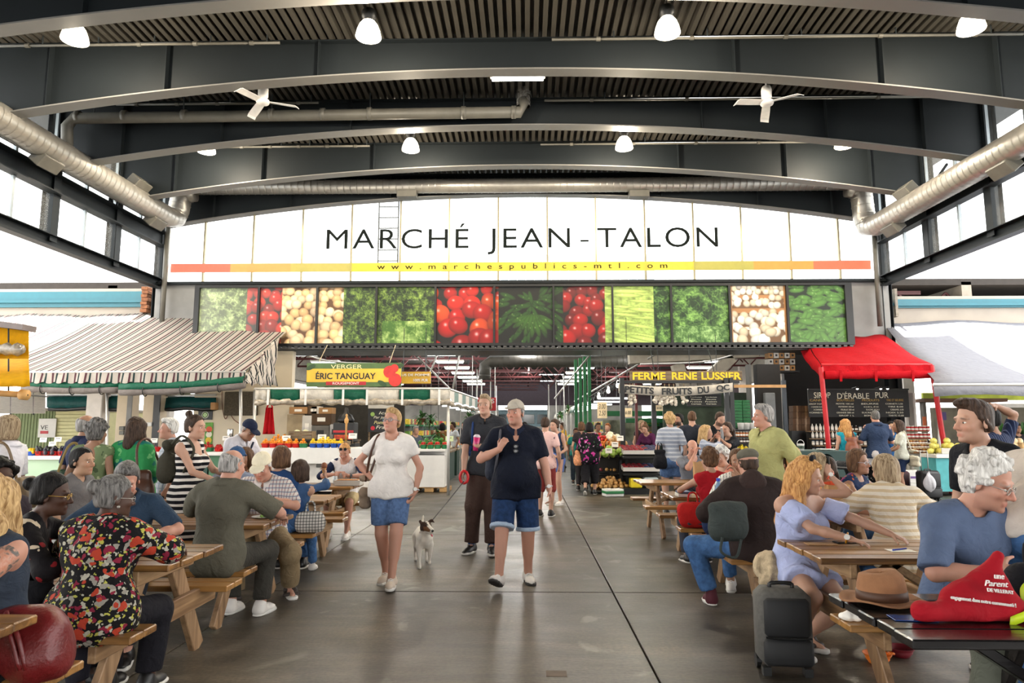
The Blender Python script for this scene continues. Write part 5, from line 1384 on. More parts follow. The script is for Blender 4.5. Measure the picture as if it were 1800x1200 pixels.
def put_fruit(kind,label,group,loc,rot=None,sc=1.0):
 nm=kind
 if nm not in FR:
  prof,col=fruit_proto(kind);FR[nm]=fr_mesh(nm,prof,col);o=FR[nm]
  if kind in('orange_tomato','red_tomato','yellow_apple','eggplant','yellow_pepper','red_pepper'):
   top=prof[-1][1];MB().lathe([(1e-5,top-.012),(.012,top-.002),(.003,top+.006),(.002,top+.02),(1e-5,top+.021)],5).build('stem',mat('fruit_stem','#4f6a2c',.7),o)
 else:
  s0=FR[nm];o=s0.copy();COL.objects.link(o)
  if s0 not in _KID:_KID[s0]=[(c,[])for c in kids(s0)]
  for c,_ in _KID[s0]:
   d=c.copy();COL.objects.link(d);d.parent=o
 o.location=loc;o.rotation_euler=rot or(RNG.uniform(-.6,.6),RNG.uniform(-.6,.6),RNG.uniform(0,6));o.scale=(sc,)*3
 return tag(o,label,kind.replace('_',' ').split()[-1],group)
BK={}
def basket(col,label,group,loc,w=.30,d=.22,h=.11):
 if col not in BK:
  t=thing('fruit_basket',label,'basket',loc,0,group);m=mat('basket_'+col,dict(red='#c0231f',blue='#2456b0',green='#2c7a4c',white='#e4e2dc')[col],.5)
  MB().lathe([(.001,.003),(.40,.003),(.42,.01),(.5,h),(.515,h+.004),(.515,h-.006),(.48,h-.008),(.40,.014),(.001,.013)],18,sq=(w,d)).build('tub',m,t,True)
  M=MB()
  for j in range(18):a=2*PI*j/18;M.bar((.415*w*math.cos(a),.415*d*math.sin(a),.01),(.508*w*math.cos(a),.508*d*math.sin(a),h),.012,.008)
  M.build('rib',m,t);BK[col]=t;return t
 return dup(BK[col],loc,0,label,group)
def heap(kind,label,group,c,rx,ry,n,r,layers=3,sc=1.0,lift=.0):
 c=Vector(c);k=0;z=0
 for L in range(layers):
  f=1-L/(layers+.4);m=max(1,int(n*f*f/sum((1-q/(layers+.4))**2 for q in range(layers))))
  for i in range(m):
   a=i*2.39996+L;q=math.sqrt((i+.5)/m)*f
   put_fruit(kind,label,group,c+Vector((rx*q*math.cos(a),ry*q*math.sin(a),lift+r*.8+L*r*1.35+RNG.uniform(-.1,.1)*r)),sc=sc)
def row_baskets(col,kind,n,p0,p1,Y,z,nfruit,flabel,blabel,fgroup,bgroup,r=.037,layers=2,sc=1.0):
 if 1:
  for i in range(n):
   x=at(p0+(p1-p0)*(i+.5)/n,780,Y).x;loc=Vector((x,Y+.14,z));w=(at(p1,780,Y).x-at(p0,780,Y).x)/n*.96
   b=basket(col,blabel+(', %s from left'%('first','second','third','fourth','fifth','sixth')[i]if n>1 else ''),bgroup,loc);b.scale=(w/.30,.95,.9);heap(kind,flabel,fgroup,loc+Vector((0,0,.055)),w*.36,.085,nfruit,r,layers,sc)
z1=hC1
row_baskets('blue','yellow_pepper',1,42,57,15.95,z1,9,'yellow pepper in the blue basket at the left end of the mint counter','blue basket of yellow peppers at the left end of the mint counter','yellow peppers on the mint counter','blue basket on the mint counter')
row_baskets('red','eggplant',4,57,110,15.95,z1,8,'dark eggplant in a red basket on the mint counter','red basket of eggplants on the mint counter','eggplants on the mint counter','red baskets of eggplants',r=.045)
row_baskets('green','squash',2,182,208,15.95,z1,7,'yellow squash in a green basket on the mint counter','green basket of yellow squash on the mint counter','squash on the mint counter','green baskets of squash',r=.03)
row_baskets('red','chili',3,252,292,16.65,hC2,12,'red chili pepper in a basket on the dark counter','red basket of chili peppers on the dark counter','chilies on the dark counter','red baskets of chilies',r=.016)
row_baskets('green','red_tomato',1,356,372,16.65,hC3,12,'red tomato in the green basket behind the striped dress','green basket of red tomatoes behind the striped dress','tomatoes in the green basket','green basket of tomatoes')
row_baskets('red','red_pepper',2,374,402,16.65,hC3,9,'red pepper in a red basket on the green counter','red basket of red peppers on the green counter','red peppers on the green counter','red baskets of red peppers')
row_baskets('red','broccoli',1,427,442,16.65,hC3,7,'green vegetable head in a red basket by the thin pole','red basket of green vegetables by the thin pole','greens by the thin pole','red basket of greens',r=.045)
heap('red_tomato','red tomato heaped behind the baskets of the green counter','tomatoes heaped on the green counter',at(366,786,17.1)*1-Vector((0,0,.03)),.2,.12,16,.038,3)
def price_card(label,px,py,Y,w=.17,h=.11,m=paper):
 t=thing('price_card',label,'card',at(px,py,Y));MB().cbox((0,0,0),(w,.006,h),.002,Rx(-.15)).build('card',m,t);MB().box((0,.01,-h*.5-.05),(.008,.008,.14)).build('stick',wood_b,t);
 for k in range(2):MB().box((0,-.006+(k-.5)*.004,h*(.18-.36*k)),(w*.6,.003,.012),Rx(-.15)).build('ink_line',black_p,t)
 return t
for lab,px,py,Y in(('price card above the yellow peppers',40,785,16.2),('price card above the leftmost eggplants',76,773,16.2),('tilted price card among the eggplants',92,780,16.1),('price card above the right eggplants',102,772,16.3),('price card above the chili baskets',271,774,16.9),('price card above the red peppers',397,770,16.9)):price_card('white '+lab,px,py,Y)
Ya=15.9
sg=thing('orchard_sign','green and yellow orchard sign with three red apples hung over the fruit stall','sign',at(622,658.5,17.6));Y=17.6
W_=at(706,650,Y).x-at(539,650,Y).x;Hh_=at(600,637,Y).z-at(600,679,Y).z
MB().cbox((0,.03,0),(W_,.05,Hh_),.008).build('board',mat('sign_green','#4f6a3a',.5),sg)
MB().box((-W_*.0,0,-.015),(W_-.02,.006,Hh_*.56)).build('yellow_field',mat('sign_yellow','#e0b53a',.5,var=.15,scale=2),sg)
text('VERGER','letter',mat('sign_cream','#ece2a8',.5),sg,(-W_*.08,-.008,Hh_*.34),W_*.33,Hh_*.17)
text('ÉRIC TANGUAY','letter',black_p,sg,(-W_*.085,-.008,-Hh_*.02),W_*.63,Hh_*.33,bold=.02)
MB().cbox((-W_*.08,-.003,-Hh_*.355),(W_*.42,.008,Hh_*.15),.003).build('red_bar',MATS.get('sign_red'),sg);text('ROUGEMONT','letter',white_p,sg,(-W_*.08,-.012,-Hh_*.355),W_*.28,Hh_*.10,bold=.012)
ap=mat('printed_apple','#c92c22',.4,var=.2,scale=6)
for cx,cz,r_ in((W_*.375,Hh_*.12,.30),(W_*.425,Hh_*.27,.20),(W_*.435,-Hh_*.22,.32)):MB().lathe([(1e-4,0),(r_*Hh_*.85,0),(r_*Hh_*.85,.006),(1e-4,.006)],24,(cx,-.004-r_*.02,cz),Rx(PI/2)).build('printed_apple',ap,sg)
lf=mat('printed_leaf','#2f4a26',.5)
for cx,cz,an in((-W_*.455,Hh_*.32,.5),(W_*.30,-Hh_*.36,-.5),(W_*.475,Hh_*.36,.3)):MB().prism([(cx+(.13*math.cos(a)*math.cos(an)-.06*math.sin(a)*math.sin(an)),cz+(.13*math.cos(a)*math.sin(an)+.06*math.sin(a)*math.cos(an)))for a in[2*PI*k/14 for k in range(14)]],-.008,0,'y').build('printed_leaf',lf,sg)
for px in(560,685):MB().tube([at(px,637,Y)-sg.location,at(px,600,Y)-sg.location+Vector((0,.8,0))],.012,6).build('hanging_rope',mat('rope','#b8a98c',.8),sg)
s2=thing('juice_sign','smaller yellow apple juice sign half behind the orchard sign','sign',at(728,663.5,18.4));Y=18.4;W_=at(757,650,Y).x-at(699,650,Y).x;Hh_=at(700,653,Y).z-at(700,674,Y).z
MB().cbox((0,.03,0),(W_,.05,Hh_),.006).build('board',mat('sign_gold','#b8912c',.5,var=.2,scale=3),s2)
text('JUS DE POMME','letter',white_p,s2,(W_*.02,-.006,Hh_*.2),W_*.9,Hh_*.26,bold=.01);text('100% PUR','letter',white_p,s2,(W_*.2,-.006,-Hh_*.22),W_*.44,Hh_*.24,bold=.01)
for q in(-.3,.3):MB().tube([(q,.03,Hh_/2),(q,.03,Hh_/2+1.2)],.01,5).build('hanging_wire',steel_d,s2)
vs=thing('stall_valance','green and white striped valance with rolled clear plastic round the fruit stall','valance',at(450,684,Ya));O=vs.location.copy()
sec=[(448,470,'w'),(470,475,'w'),(475,527,'g'),(527,587,'w'),(587,645,'g'),(645,702,'w'),(702,756,'g'),(756,791,'w')]
for p0,p1,c_ in sec:
 rows=[[at(p0+(p1-p0)*i/8,q+.6*math.sin(i*1.7+q),Ya-.04*(q-684)/20-.03*math.sin(i*1.3)*(q>690))-O for i in range(9)]for q in(684,692,703)]
 M=MB();M.sheet(rows,.006);M.build('panel',green_v if c_=='g' else white_v,vs,True)
MB().tube([at(448,683,Ya)-O+Vector((0,1.1,0)),at(792,683,Ya)-O+Vector((0,1.1,0))],.025,8).tube([at(448,683,Ya)-O,at(448,683,Ya)-O+Vector((0,4.2,0))],.025,8).build('cross_rail',pole_m,vs)
MB().tube([at(448,683,Ya+.02)-O,at(792,683,Ya+.02)-O],.03,8).build('rail',pole_m,vs)
MB().tube([at(448+344*i/40,706.5+1.0*math.sin(i*1.7),Ya-.03+.02*math.sin(i))-O for i in range(41)],[.07+.015*math.sin(i*2.1)for i in range(41)],10).build('plastic_roll',plastic,vs,True)
for px in(471,537,603,645,707,772):MB().cbox(at(px,698,Ya-.13)-O,(.05,.02,.36),.006).build('strap',white_p,vs)
A_=at(791,684,Ya);B_=Vector((A_.x+.25,21.5,A_.z));k=8
for i in range(k):
 a=A_.lerp(B_,i/k);b=A_.lerp(B_,(i+1)/k);M=MB();M.sheet([[a-O,b-O],[a-O-Vector((0,0,.28)),b-O-Vector((0,0,.28))]],.006);M.build('side_panel',green_v if i%2 else white_v,vs)
MB().tube([A_.lerp(B_,i/12)-O-Vector((0,0,.33+.02*math.sin(i*2)))for i in range(13)],.06,8).build('plastic_roll',plastic,vs,True)
MB().tube([A_-O,B_-O],.025,8).build('rail',pole_m,vs)
post('grey pole at the right corner of the fruit stall',788,684,862,15.95,.035,pole_m)
t=thing('fruit_counter','white fronted fruit counter under the green and white valance','counter',(at(560,800,Ya).x,Ya,0));ox=t.location.x
hA=at(500,787,Ya).z;h2=at(500,815,Ya).z
xa_,xb_=at(449,800,Ya).x-ox,at(672,800,Ya).x-ox
MB().cbox(((xa_+xb_)/2,.5,(hA+h2)/2),(xb_-xa_,1.0,hA-h2),.01).build('upper_front',white_p,t)
MB().box(((xa_+xb_)/2+.1,.6,h2/2+.03),(xb_-xa_-.3,.8,h2-.06)).build('lower_front',mat('white_skirt','#cfcac2',.7),t)
MB().cbox((0,.18,h2-.05),(.18,.1,.08),.01).build('latch',galv_d,t)
t=thing('side_counter','white cabinet counter on a pallet at the corner of the fruit stall','counter',(at(740,800,Ya+.6).x,Ya+.6,0));xw=at(788,800,Ya+.6).x-t.location.x;Yt=Ya+.6
hS_=at(760,789,Yt).z;zl=at(760,800,Yt).z;zb=at(760,856,Yt).z
MB().cbox((-.1,.4,hS_-.03),(xw*2.1,.9,.06),.01).build('top',white_p,t)
MB().box((-.1,.42,(zl+zb)/2),(xw*2.05,.82,zl-zb)).build('front_panel',white_p,t)
for x in(-xw*1.1,xw*.9):MB().box((x,.05,(hS_+zl)/2),(.06,.06,hS_-zl)).build('corner_post',white_p,t)
MB().box((-.1,.75,(hS_+zl)/2),(xw*2,.05,hS_-zl)).build('back_board',white_p,t)
for i in range(4):MB().cbox((-xw*.8+i*xw*.55,.4,zb-.07),(.22,.7,.10),.008).build('pallet_block',mat('pallet_wood','#b08a58',.8,var=.15),t)
MB().cbox((-.1,.1,zb-.01),(xw*2,.12,.03),.005).build('pallet_board',MATS['pallet_wood'],t)
for x in(-xw*.9,xw*.7):MB().tube([(x,.1,.05),(x+.04,.1,.05)],.05,12).build('caster',black_p,t)
zA=hA
row_baskets('red','orange_tomato',5,456,524,Ya+.02,zA,10,'orange tomato heaped in a red basket on the white fruit counter','red basket of orange tomatoes on the white fruit counter','orange tomatoes on the fruit counter','red baskets of orange tomatoes',layers=3)
row_baskets('green','orange_tomato',1,522,538,Ya+.02,zA,10,'orange tomato heaped in a red basket on the white fruit counter','green basket of orange tomatoes between the red and blue baskets','orange tomatoes on the fruit counter','green basket of orange tomatoes',layers=3)
heap('orange_tomato','orange tomato piled loose behind the front baskets','loose orange tomatoes',at(492,782,Ya+.52),.46,.20,70,.037,5)
row_baskets('blue','yellow_apple',5,541,603,Ya+.02,zA,9,'yellow apple heaped in a blue basket on the white fruit counter','blue basket of yellow apples on the white fruit counter','yellow apples on the fruit counter','blue baskets of yellow apples',layers=3)
heap('yellow_apple','yellow apple piled loose behind the blue baskets','loose yellow apples',at(572,783,Ya+.5),.40,.18,44,.037,4)
row_baskets('green','red_tomato',4,737,787,Yt+.02,hS_,8,'red tomato in a green basket on the side counter','green basket of red tomatoes on the side counter','tomatoes on the side counter','green baskets of tomatoes on the side counter',layers=2)
heap('broccoli','broccoli head behind the tomatoes on the side counter','broccoli on the side counter',at(762,778,Yt+.45)-Vector((0,0,.05)),.42,.12,12,.05,2,1.3)
for lab,px,py,Y in(('price card above the orange tomatoes',503,770,16.3),('price card above the yellow apples',566,768,16.4),('price card by the wooden ladle',620,766,16.4),('green price card beside the corner pole',790,771,17.2)):price_card(('white ' if 'green' not in lab else '')+lab,px,py,Y,.2,.13,paper if 'green' not in lab else mat('card_green','#c9d6a6',.8))
sb=struct('wall_stall_back');front(500,690,708,872,20.6,.15).build('panel',mat('dark_stall_back','#3b3833',.8,var=.2),sb)
one('stall_partition','beige board partition behind the crate of pale melons','partition',front(505,728,532,790,18.3,.06),mat('beige_board','#b39f7c',.7))
for lab,r_,m_ in(('brown cardboard box on top of the partition',(508,715,540,727),card),('dark cardboard box on the upper shelf',(541,713,557,728),mat('dark_cardboard','#54402a',.8)),('white holed box on the upper shelf',(547,714,560,727),cardw),('cardboard box with orange label on the upper shelf',(560,716,583,727),card),('dark brown box with a white label',(547,727,582,747),mat('brown_box','#4b3723',.8)),('tall grey box with dark label',(547,748,578,772),mat('grey_box','#77736c',.8)),('white box behind the crate',(530,730,547,772),cardw),('grey steel box right of the tall grey box',(579,745,592,772),galv)):
 t=thing('storage_box',lab,'box',(0,0,0));a=at((r_[0]+r_[2])/2,r_[3],18.0);t.location=(a.x,18.2,a.z);w_=at(r_[2],700,18).x-at(r_[0],700,18).x;h_=at(600,r_[1],18).z-a.z
 MB().cbox((0,0,h_/2),(w_,.4,h_),.006).build('carton',m_,t);MB().box((0,-.203,h_*.5),(w_*.4,.004,h_*.35)).build('label_patch',paper if 'white label' in lab or 'tall' not in lab else black_p,t)
zsh=at(560,772,18).z;t=thing('back_shelf','rough shelf carrying boxes behind the fruit counter','shelf',(at(560,772,18).x,18.2,0));MB().cbox((0,0,zsh-.03),(2.0,.6,.05),.006).build('board',wood_b,t)
for q in(-.95,.95):MB().box((q,0,zsh/2-.03),(.06,.5,zsh-.06)).build('support',wood_b,t)
t=thing('wooden_crate','weathered wooden crate holding two pale melons','crate',at(531,772,17.0));w_=at(551,772,17).x-at(511,772,17).x
for i in range(3):
 for y in(-.15,.15):MB().cbox((0,y,.035+i*.07),(w_,.015,.06),.003).build('slat',wood_b,t)
for q in(-1,1):MB().cbox((q*w_/2,0,.1),(.03,.3,.2),.004).build('end_board',wood_b,t)
MB().box((0,0,.01),(w_,.3,.015)).build('bottom',wood_b,t)
for px in(522,537):put_fruit('pale_melon','pale melon resting in the weathered wooden crate','melons in the wooden crate',at(px,760,17.0)+Vector((0,0,.0)),sc=1.1)
t=thing('crate_stand','dark stand under the wooden melon crate','stand',(at(531,772,17).x,17.0,0));hz_=at(531,772,17).z;MB().cbox((0,0,hz_-.02),(w_+.1,.4,.04),.005).build('top',steel_d,t);MB().box((0,0,hz_/2-.02),(w_-.1,.3,hz_-.04)).build('base',steel_d,t)
ra=thing('red_apron','red apron dress hanging from the stall frame','apron',at(474,716,17.0));Y=17.0
rows=[[Vector(((-.09-.012*k+(.18+.024*k)*i/12),.03*math.sin(i*1.5+k*.2),-k*.11))for i in range(13)]for k in range(7)]
M=MB();M.sheet(rows,.01);MB().tube([(0,0,.10),(0,0,at(448,683,Ya).z-ra.location.z)],.008,5).build('cord',black_p,ra);M.build('skirt',cloth('red_cotton','#b5121b',.1),ra,True);MB().tube([(-.07,0,0),(-.02,0,.10),(.03,0,.10),(.07,0,0)],.02,6).build('neck_loop',MATS['red_cotton'],ra)
cb=thing('juice_chalkboard','black chalkboard with handwritten juice offer behind the fruit stall','chalkboard',at(669,739,17.8));w_=at(692,739,17.8).x-at(647,739,17.8).x;h_=at(660,719,17.8).z-at(660,759,17.8).z
MB().cbox((0,.02,0),(w_,.03,h_),.004).build('slate',black_p,cb);chalk=mat('chalk_white','#d9d6c4',.8);MB().cbox((0,.02,h_*.5+.09),(w_,.03,.14),.004).build('top_strip',cardw,cb)
for i,(s_,wd)in enumerate((('Ici',.3),('Par jus de',.7),('Pommes',.66),('Frais',.5))):text(s_,'chalk_letter',chalk if i!=2 else mat('chalk_yellow','#d8cf90',.8),cb,(.05,-.002,h_*(.34-.21*i)),w_*wd,.085 if i else .07,shear=.25)
for x,z,c_ in((-w_*.32,h_*.28,'#8fae5a'),(-w_*.3,-h_*.33,'#c2283a')):MB().lathe([(1e-4,0),(.055,0),(.055,.005),(1e-4,.005)],14,(x,.004,z),Rx(PI/2)).build('drawn_apple',mat('drawn'+c_[1:],c_,.7),cb)
[MB().box((q*w_*.45,.05,-cb.location.z/2-h_*.2),(.04,.03,cb.location.z-h_*.4)).build('stand_leg',wood_b,cb)for q in(-1,1)]
jm=thing('juice_press','black and red juice press behind the counter','machine',(at(607,770,17.6).x,17.6,at(607,772,17.6).z-.1))
MB().cbox((0,0,.28),(.55,.4,.5),.02).build('body',black_p,jm);MB().cbox((0,-.21,.30),(.52,.02,.06),.005).build('red_band',MATS['sign_red'],jm);MB().lathe([(.2,.53),(.22,.6),(.16,.72),(.06,.78),(.05,.9),(1e-4,.92)],14).build('hopper',black_p,jm,True)
MB().cbox((0,-.21,.16),(.46,.02,.12),.005).build('apple_picture',mat('apple_picture','#b8401c',.5,var=.5,scale=20),jm)
MB().box((0,.05,-.45),(.6,.45,.9)).build('pedestal',steel_d,jm)
wl_=thing('wooden_ladle','tall wooden turned peg standing in front of the juice press','peg',at(608,775,16.7));MB().lathe([(.03,0),(.024,.3),(.028,.42),(.05,.45),(.055,.52),(.03,.56),(.02,.60),(.03,.63),(.012,.66),(1e-4,.66)],12).build('shaft',mat('pale_wood','#c89a5c',.6),wl_,True)
one('peg_stand','small block under the turned wooden peg','block',MB().cbox(tuple(at(608,775,16.7)-Vector((0,0,.05))),(.2,.2,.1),.01),wood_b)
# ================================================================ covered market beyond the opening
maroon=mat('maroon_steel','#4f1b1d',.5,var=.1);mk_dark=mat('market_roof_dark','#2f2b28',.8,var=.15)
rf=struct('ceiling_market');ZM=5.3
MB().box((0,50,ZM+.7),(46,58,.2)).build('roof_slab',mk_dark,rf)
for i in range(6):
 y=25+i*8;MB().box((-.6,y,ZM+.58),(7.5,.5,.03)).build('roof_light',lamp('roof_light_glow',(.9,.96,1),2.6),rf)
tr=None
for i in range(11):
 y=21.5+i*4.2;t=struct('roof_truss',(0,y,0))
 if tr is None:
  tr=[]
  m_=MB()
  for x0 in(-13.5,-6.2,5.2):m_.box((x0+3.6,0,ZM+.45),(7.3,.12,.12));m_.box((x0+3.6,0,ZM-.35),(7.3,.10,.10))
  tr.append(m_.build('chord',maroon,t));m_=MB()
  for k in range(18):
   x=-13+k*1.5;m_.bar((x,0,ZM-.35),(x+.75,0,ZM+.45),.06,.06);m_.bar((x+.75,0,ZM+.45),(x+1.5,0,ZM-.35),.06,.06)
  tr.append(m_.build('web_bar',maroon,t))
 else:
  for o in tr:c=o.copy();COL.objects.link(c);c.parent=t
for px in(920,):
 t=struct('roof_girder');x=xat(935,20);MB().box((x,42,ZM-.15),(.1,42,.1)).box((x,42,ZM+.4),(.1,42,.1)).build('chord',maroon,t)
lt0=None
gl=lamp('tube_panel_glow',(.95,1.0,.96),4.0)
for j,(px0,base)in enumerate(((-3.6,0),(2.9,1),(-9.5,2),(9,3))):
 for i in range(9):
  y=21.8+i*3.4;loc=Vector((px0,y,ZM-.75));lab='white fluorescent panel in the %s row of the covered market, number %d from the opening'%(('left centre','right centre','far left','far right')[j],i+1)
  lab='white fluorescent panel of the %s row in the covered market roof'%('left centre','right centre','far left','far right')[j]
  if lt0 is None:
   lt0=thing('market_light',lab,'lamp',loc,0,'fluorescent panels of the left centre row');MB().box((0,0,.08),(1.3,.5,.08)).build('housing',white_p,lt0);MB().cbox((0,0,.02),(1.22,.42,.05),.01).build('diffuser',gl,lt0);MB().box((0,0,.78),(.04,.04,1.34)).build('hanger',steel_d,lt0)
  else:dup(lt0,loc,0,lab,'fluorescent panels of the %s row'%('left centre','right centre','far left','far right')[j])
for k,y in enumerate((24,31,38,46)):
 for x in(-6,0,6):
  L=bpy.data.lights.new('market_glow','POINT');L.energy=200;L.shadow_soft_size=.5;L.color=(1,.96,.9);lo=bpy.data.objects.new('market_glow',L);COL.objects.link(lo);lo.location=(x,y,ZM-1.1)
Y=24.0;dt=duct('market_duct','spiral duct crossing the covered market roof behind the opening',[at(852,636,Y)+Vector((0,0,-.6)),at(853,642,Y),at(862,635,Y),at(1016,635,Y),at(1120,634,Y)],.21,mat('dull_duct','#4a4844',.5))
wl=struct('wall_market_left');front(380,612,505,640,21.2,.3).build('beam',mat('concrete_beam','#a59c8d',.8),wl)
for q,x in((-1,-12.5),(1,13)):
 w=struct('wall_market_'+('west' if q<0 else 'east'));MB().box((x+q*.6,44,ZM-.2),(.3,46,1.8)).build('upper_wall',mat('market_wall','#8f8a80',.8),w)
 for i in range(7):MB().box((x+q*.2,24+i*6,ZM/2),(.35,.35,ZM)).build('column',whitecol,w)
we2=struct('wall_far_end');Y=66
front(560,655,1300,712,Y,.3).build('fascia',mat('far_fascia','#4a3f45',.8),we2)
for a,b in((700,876),(962,1130)):front(a,712,b,790,Y,.3).build('panel',mat('far_wall','#a9a69f',.8,var=.3,scale=.7),we2)
bl_=thing('street_bus','pale blue vehicle side seen through the far doorway','bus',at(918,745,74));
MB().cbox((0,0,-.2),(6.5,2,3.4),.15).build('body',mat('pale_blue_metal','#9fc3cf',.4),bl_)
for k in range(4):MB().cbox((-2.3+k*1.5,-1.0,.5),(1.2,.06,1.0),.05).build('window_pane',mat('dark_glass','#31464d',.15),bl_)
MB().box((0,-1.02,-.4),(6.4,.03,.25)).build('stripe',white_p,bl_)
for a,b,nm in(((1105,630),(1330,618),'x'),((1190,640),(1205,690),'y'),((1250,660),(1285,628),'z')):
 o=MB().bar(at(*a,21.5),at(*b,21.5),.4,.35).build('market_beam',MATS['concrete_beam']);o['kind']='structure'
for px,py,q in((1125,640,1),(700,640,-1)):
 o=MB().tube(smooth_path([at(px,py,20.8),at(px+110*q,py-4,20.8),at(px+170*q,py-18,20.8)],10),.03,6).build('conduit',pole_m);tag(o,'pale conduit under the market roof on the %s of the opening'%('right' if q>0 else 'left'),'conduit')
for i,(a,b)in enumerate((((1160,618),(1010,705)),((1040,620),(975,700)),((735,628),(820,712)),((772,612),(752,668)),((808,620),(795,690)))):
 one('frame_pole',['long pale pole sloping from the opening to the right-hand stalls','pale pole sloping to the central aisle','pale pole sloping from the fruit stall to the aisle','slanting pole above the juice sign','slanting pole right of the juice sign'][i],'pole',MB().tube([at(*a,20.6),at(*b,20.6 if i>2 else 27)],.03,7),pole_m,smooth=True)
for i,px in enumerate((838,846,862,872,965,978,992)):
 Yp=(22,25,28,31,30,27,24)[i];one('frame_pole','thin upright stall pole, number %s across the central aisle'%('one','two','three','four','five','six','seven')[i],'pole',MB().tube([(xat(px,Yp),Yp,0),(xat(px,Yp),Yp,3.4)],.025,6),pole_m,smooth=True)
gp=mat('green_post_paint','#1d6b3a',.5)
for i,px in enumerate((1013,1021,1029,1037)):one('green_post','tall green stall post, %s of the four by the sloping pole'%('first','second','third','last')[i],'post',MB().box((xat(px,23-i*.5),23-i*.5,1.9),(.10,.10,3.8)),gp)
for i,(a,b,y)in enumerate(((1060,1210,722),(1100,1200,735))):one('green_rail',['long green rail above the berry stand','green shelf edge behind the purple shirt'][i],'rail',front(a,y,b,y+(9 if i==0 else 8),22.5,.3,.01),gp)
fs=thing('flower_sign','red flower stall sign with white letters behind the tall man','sign',at(850,710,24));w_=at(872,700,24).x-at(828,700,24).x
MB().cbox((0,.03,0),(w_,.05,.46),.01).build('board',mat('flower_red','#b3131c',.5),fs);text('FLEURS','letter',white_p,fs,(0,-.004,.11),w_*.86,.16,bold=.02);text('du marché','letter',white_p,fs,(0,-.004,-.11),w_*.7,.14,shear=.4)
for q in(-.4,.4):MB().tube([(q,.03,.2),(q,.03,3.2)],.012,5).build('hanging_wire',pole_m,fs)
def market_stand(label,x0,x1,y0,y1,h,m,tilt=0):
 t=thing('produce_stand',label,'stand',((x0+x1)/2,y0,0));w=x1-x0;d=y1-y0
 MB().box((0,d/2,h/2-.03),(w-.08,d-.08,h-.06)).build('base',m,t);MB().cbox((0,d/2,h-.02),(w,d,.06),.01).build('top',wood_b,t);return t
kinds=['lettuce','red_tomato','orange','cauliflower','broccoli','red_pepper','yellow_pepper','carrot','mango','potato']
words_=dict(lettuce='pale green lettuce',red_tomato='red tomato',orange='round orange',cauliflower='white cauliflower',broccoli='green broccoli',red_pepper='red pepper',yellow_pepper='yellow pepper',carrot='orange carrot',mango='golden mango',potato='brown potato')
for q,xs,px in((-1,(-3.6,-2.2),'left'),(1,(1.9,3.2),'right')):
 for i in range(6):
  y0=19.0+i*3.2 if q<0 else 22.0+i*3.2;nth=('first','second','third','fourth','fifth','sixth')[i]
  market_stand('%s produce stand along the %s side of the covered aisle'%(nth,px),xs[0],xs[1],y0,y0+2.6,.85,dkgreen)
  for j in range(3):
   kd=kinds[(i*3+j+(4 if q>0 else 0))%10]
   heap(kd,'%s heaped on the %s stand along the %s aisle side'%(words_[kd],nth,px),'%s on the %s %s stand'%(words_[kd],nth,px),((xs[0]+xs[1])/2,y0+.45+j*.85,.84),.55,.34,14,.05,3,1.6 if kd not in('lettuce','cauliflower','broccoli')else 1.2)
bkr=struct('wall_stall_right');front(1165,690,1330,872,21.6,.15).build('panel',mat('stall_back_green','#3d4a3c',.8,var=.5,scale=2.5),bkr);front(1060,738,1165,790,23.5,.15).build('panel',mat('stall_back_pale','#8b8a78',.8,var=.6,scale=3),bkr)
for q,x in((-1,-2.1),(1,1.9)):
 for i in range(7):
  y=21.8+i*3.3+(1.2 if q>0 else 0);nth=('first','second','third','fourth','fifth','sixth','seventh')[i]
  t=thing('stall_awning','%s %s awning strip along the %s side of the covered aisle'%(nth,'green' if i%2 else 'white','left' if q<0 else 'right'),'awning',(x,y,2.35));M=MB();M.sheet([[Vector((0,k*.45,.03*math.sin(k*2)))for k in range(7)],[Vector((-q*.08,k*.45,-.26+.04*(k%2)))for k in range(7)]],.01);M.build('flap',green_v if i%2 else white_v,t,True);MB().tube([(0,0,0),(0,2.7,0)],.02,6).build('rail',pole_m,t);[MB().tube([(0,k,0),(0,k,-2.35)],.02,6).build('leg',pole_m,t)for k in(.05,2.65)]
  t=thing('strip_light','%s strip light over the stands on the %s of the covered aisle'%(nth,'left' if q<0 else 'right'),'lamp',(x+q*1.3,y+1.3,2.55));MB().cbox((0,0,0),(1.3,.1,.06),.01).build('tube',gl,t);MB().tube([(0,0,0),(0,0,3.32)],.01,5).build('wire',black_p,t)
  t=thing('tall_stand','%s tall rack of produce boxes behind the %s stands'%(nth,'left' if q<0 else 'right'),'rack',(x+q*2.6,y+1.3,0));MB().box((0,0,.9),(.1,2.6,1.8)).build('back',dkgreen,t)
  for k in range(3):MB().cbox((-q*.2,0,.7+k*.45),(.45,2.5,.06),.01).build('board',gp,t);[MB().cbox((-q*.22,-1+b*.4,.84+k*.45),(.34,.34,.2),.01).build('produce_box',mat('prod_%d'%((b+k+i)%6),('#b8322a','#d08a22','#5f8a30','#d3b53a','#7a4a2a','#a9b87a')[(b+k+i)%6],.7,var=.5,scale=30),t)for b in range(6)]
leafm=mat('fern_green','#37682a',.6,var=.3,scale=10)
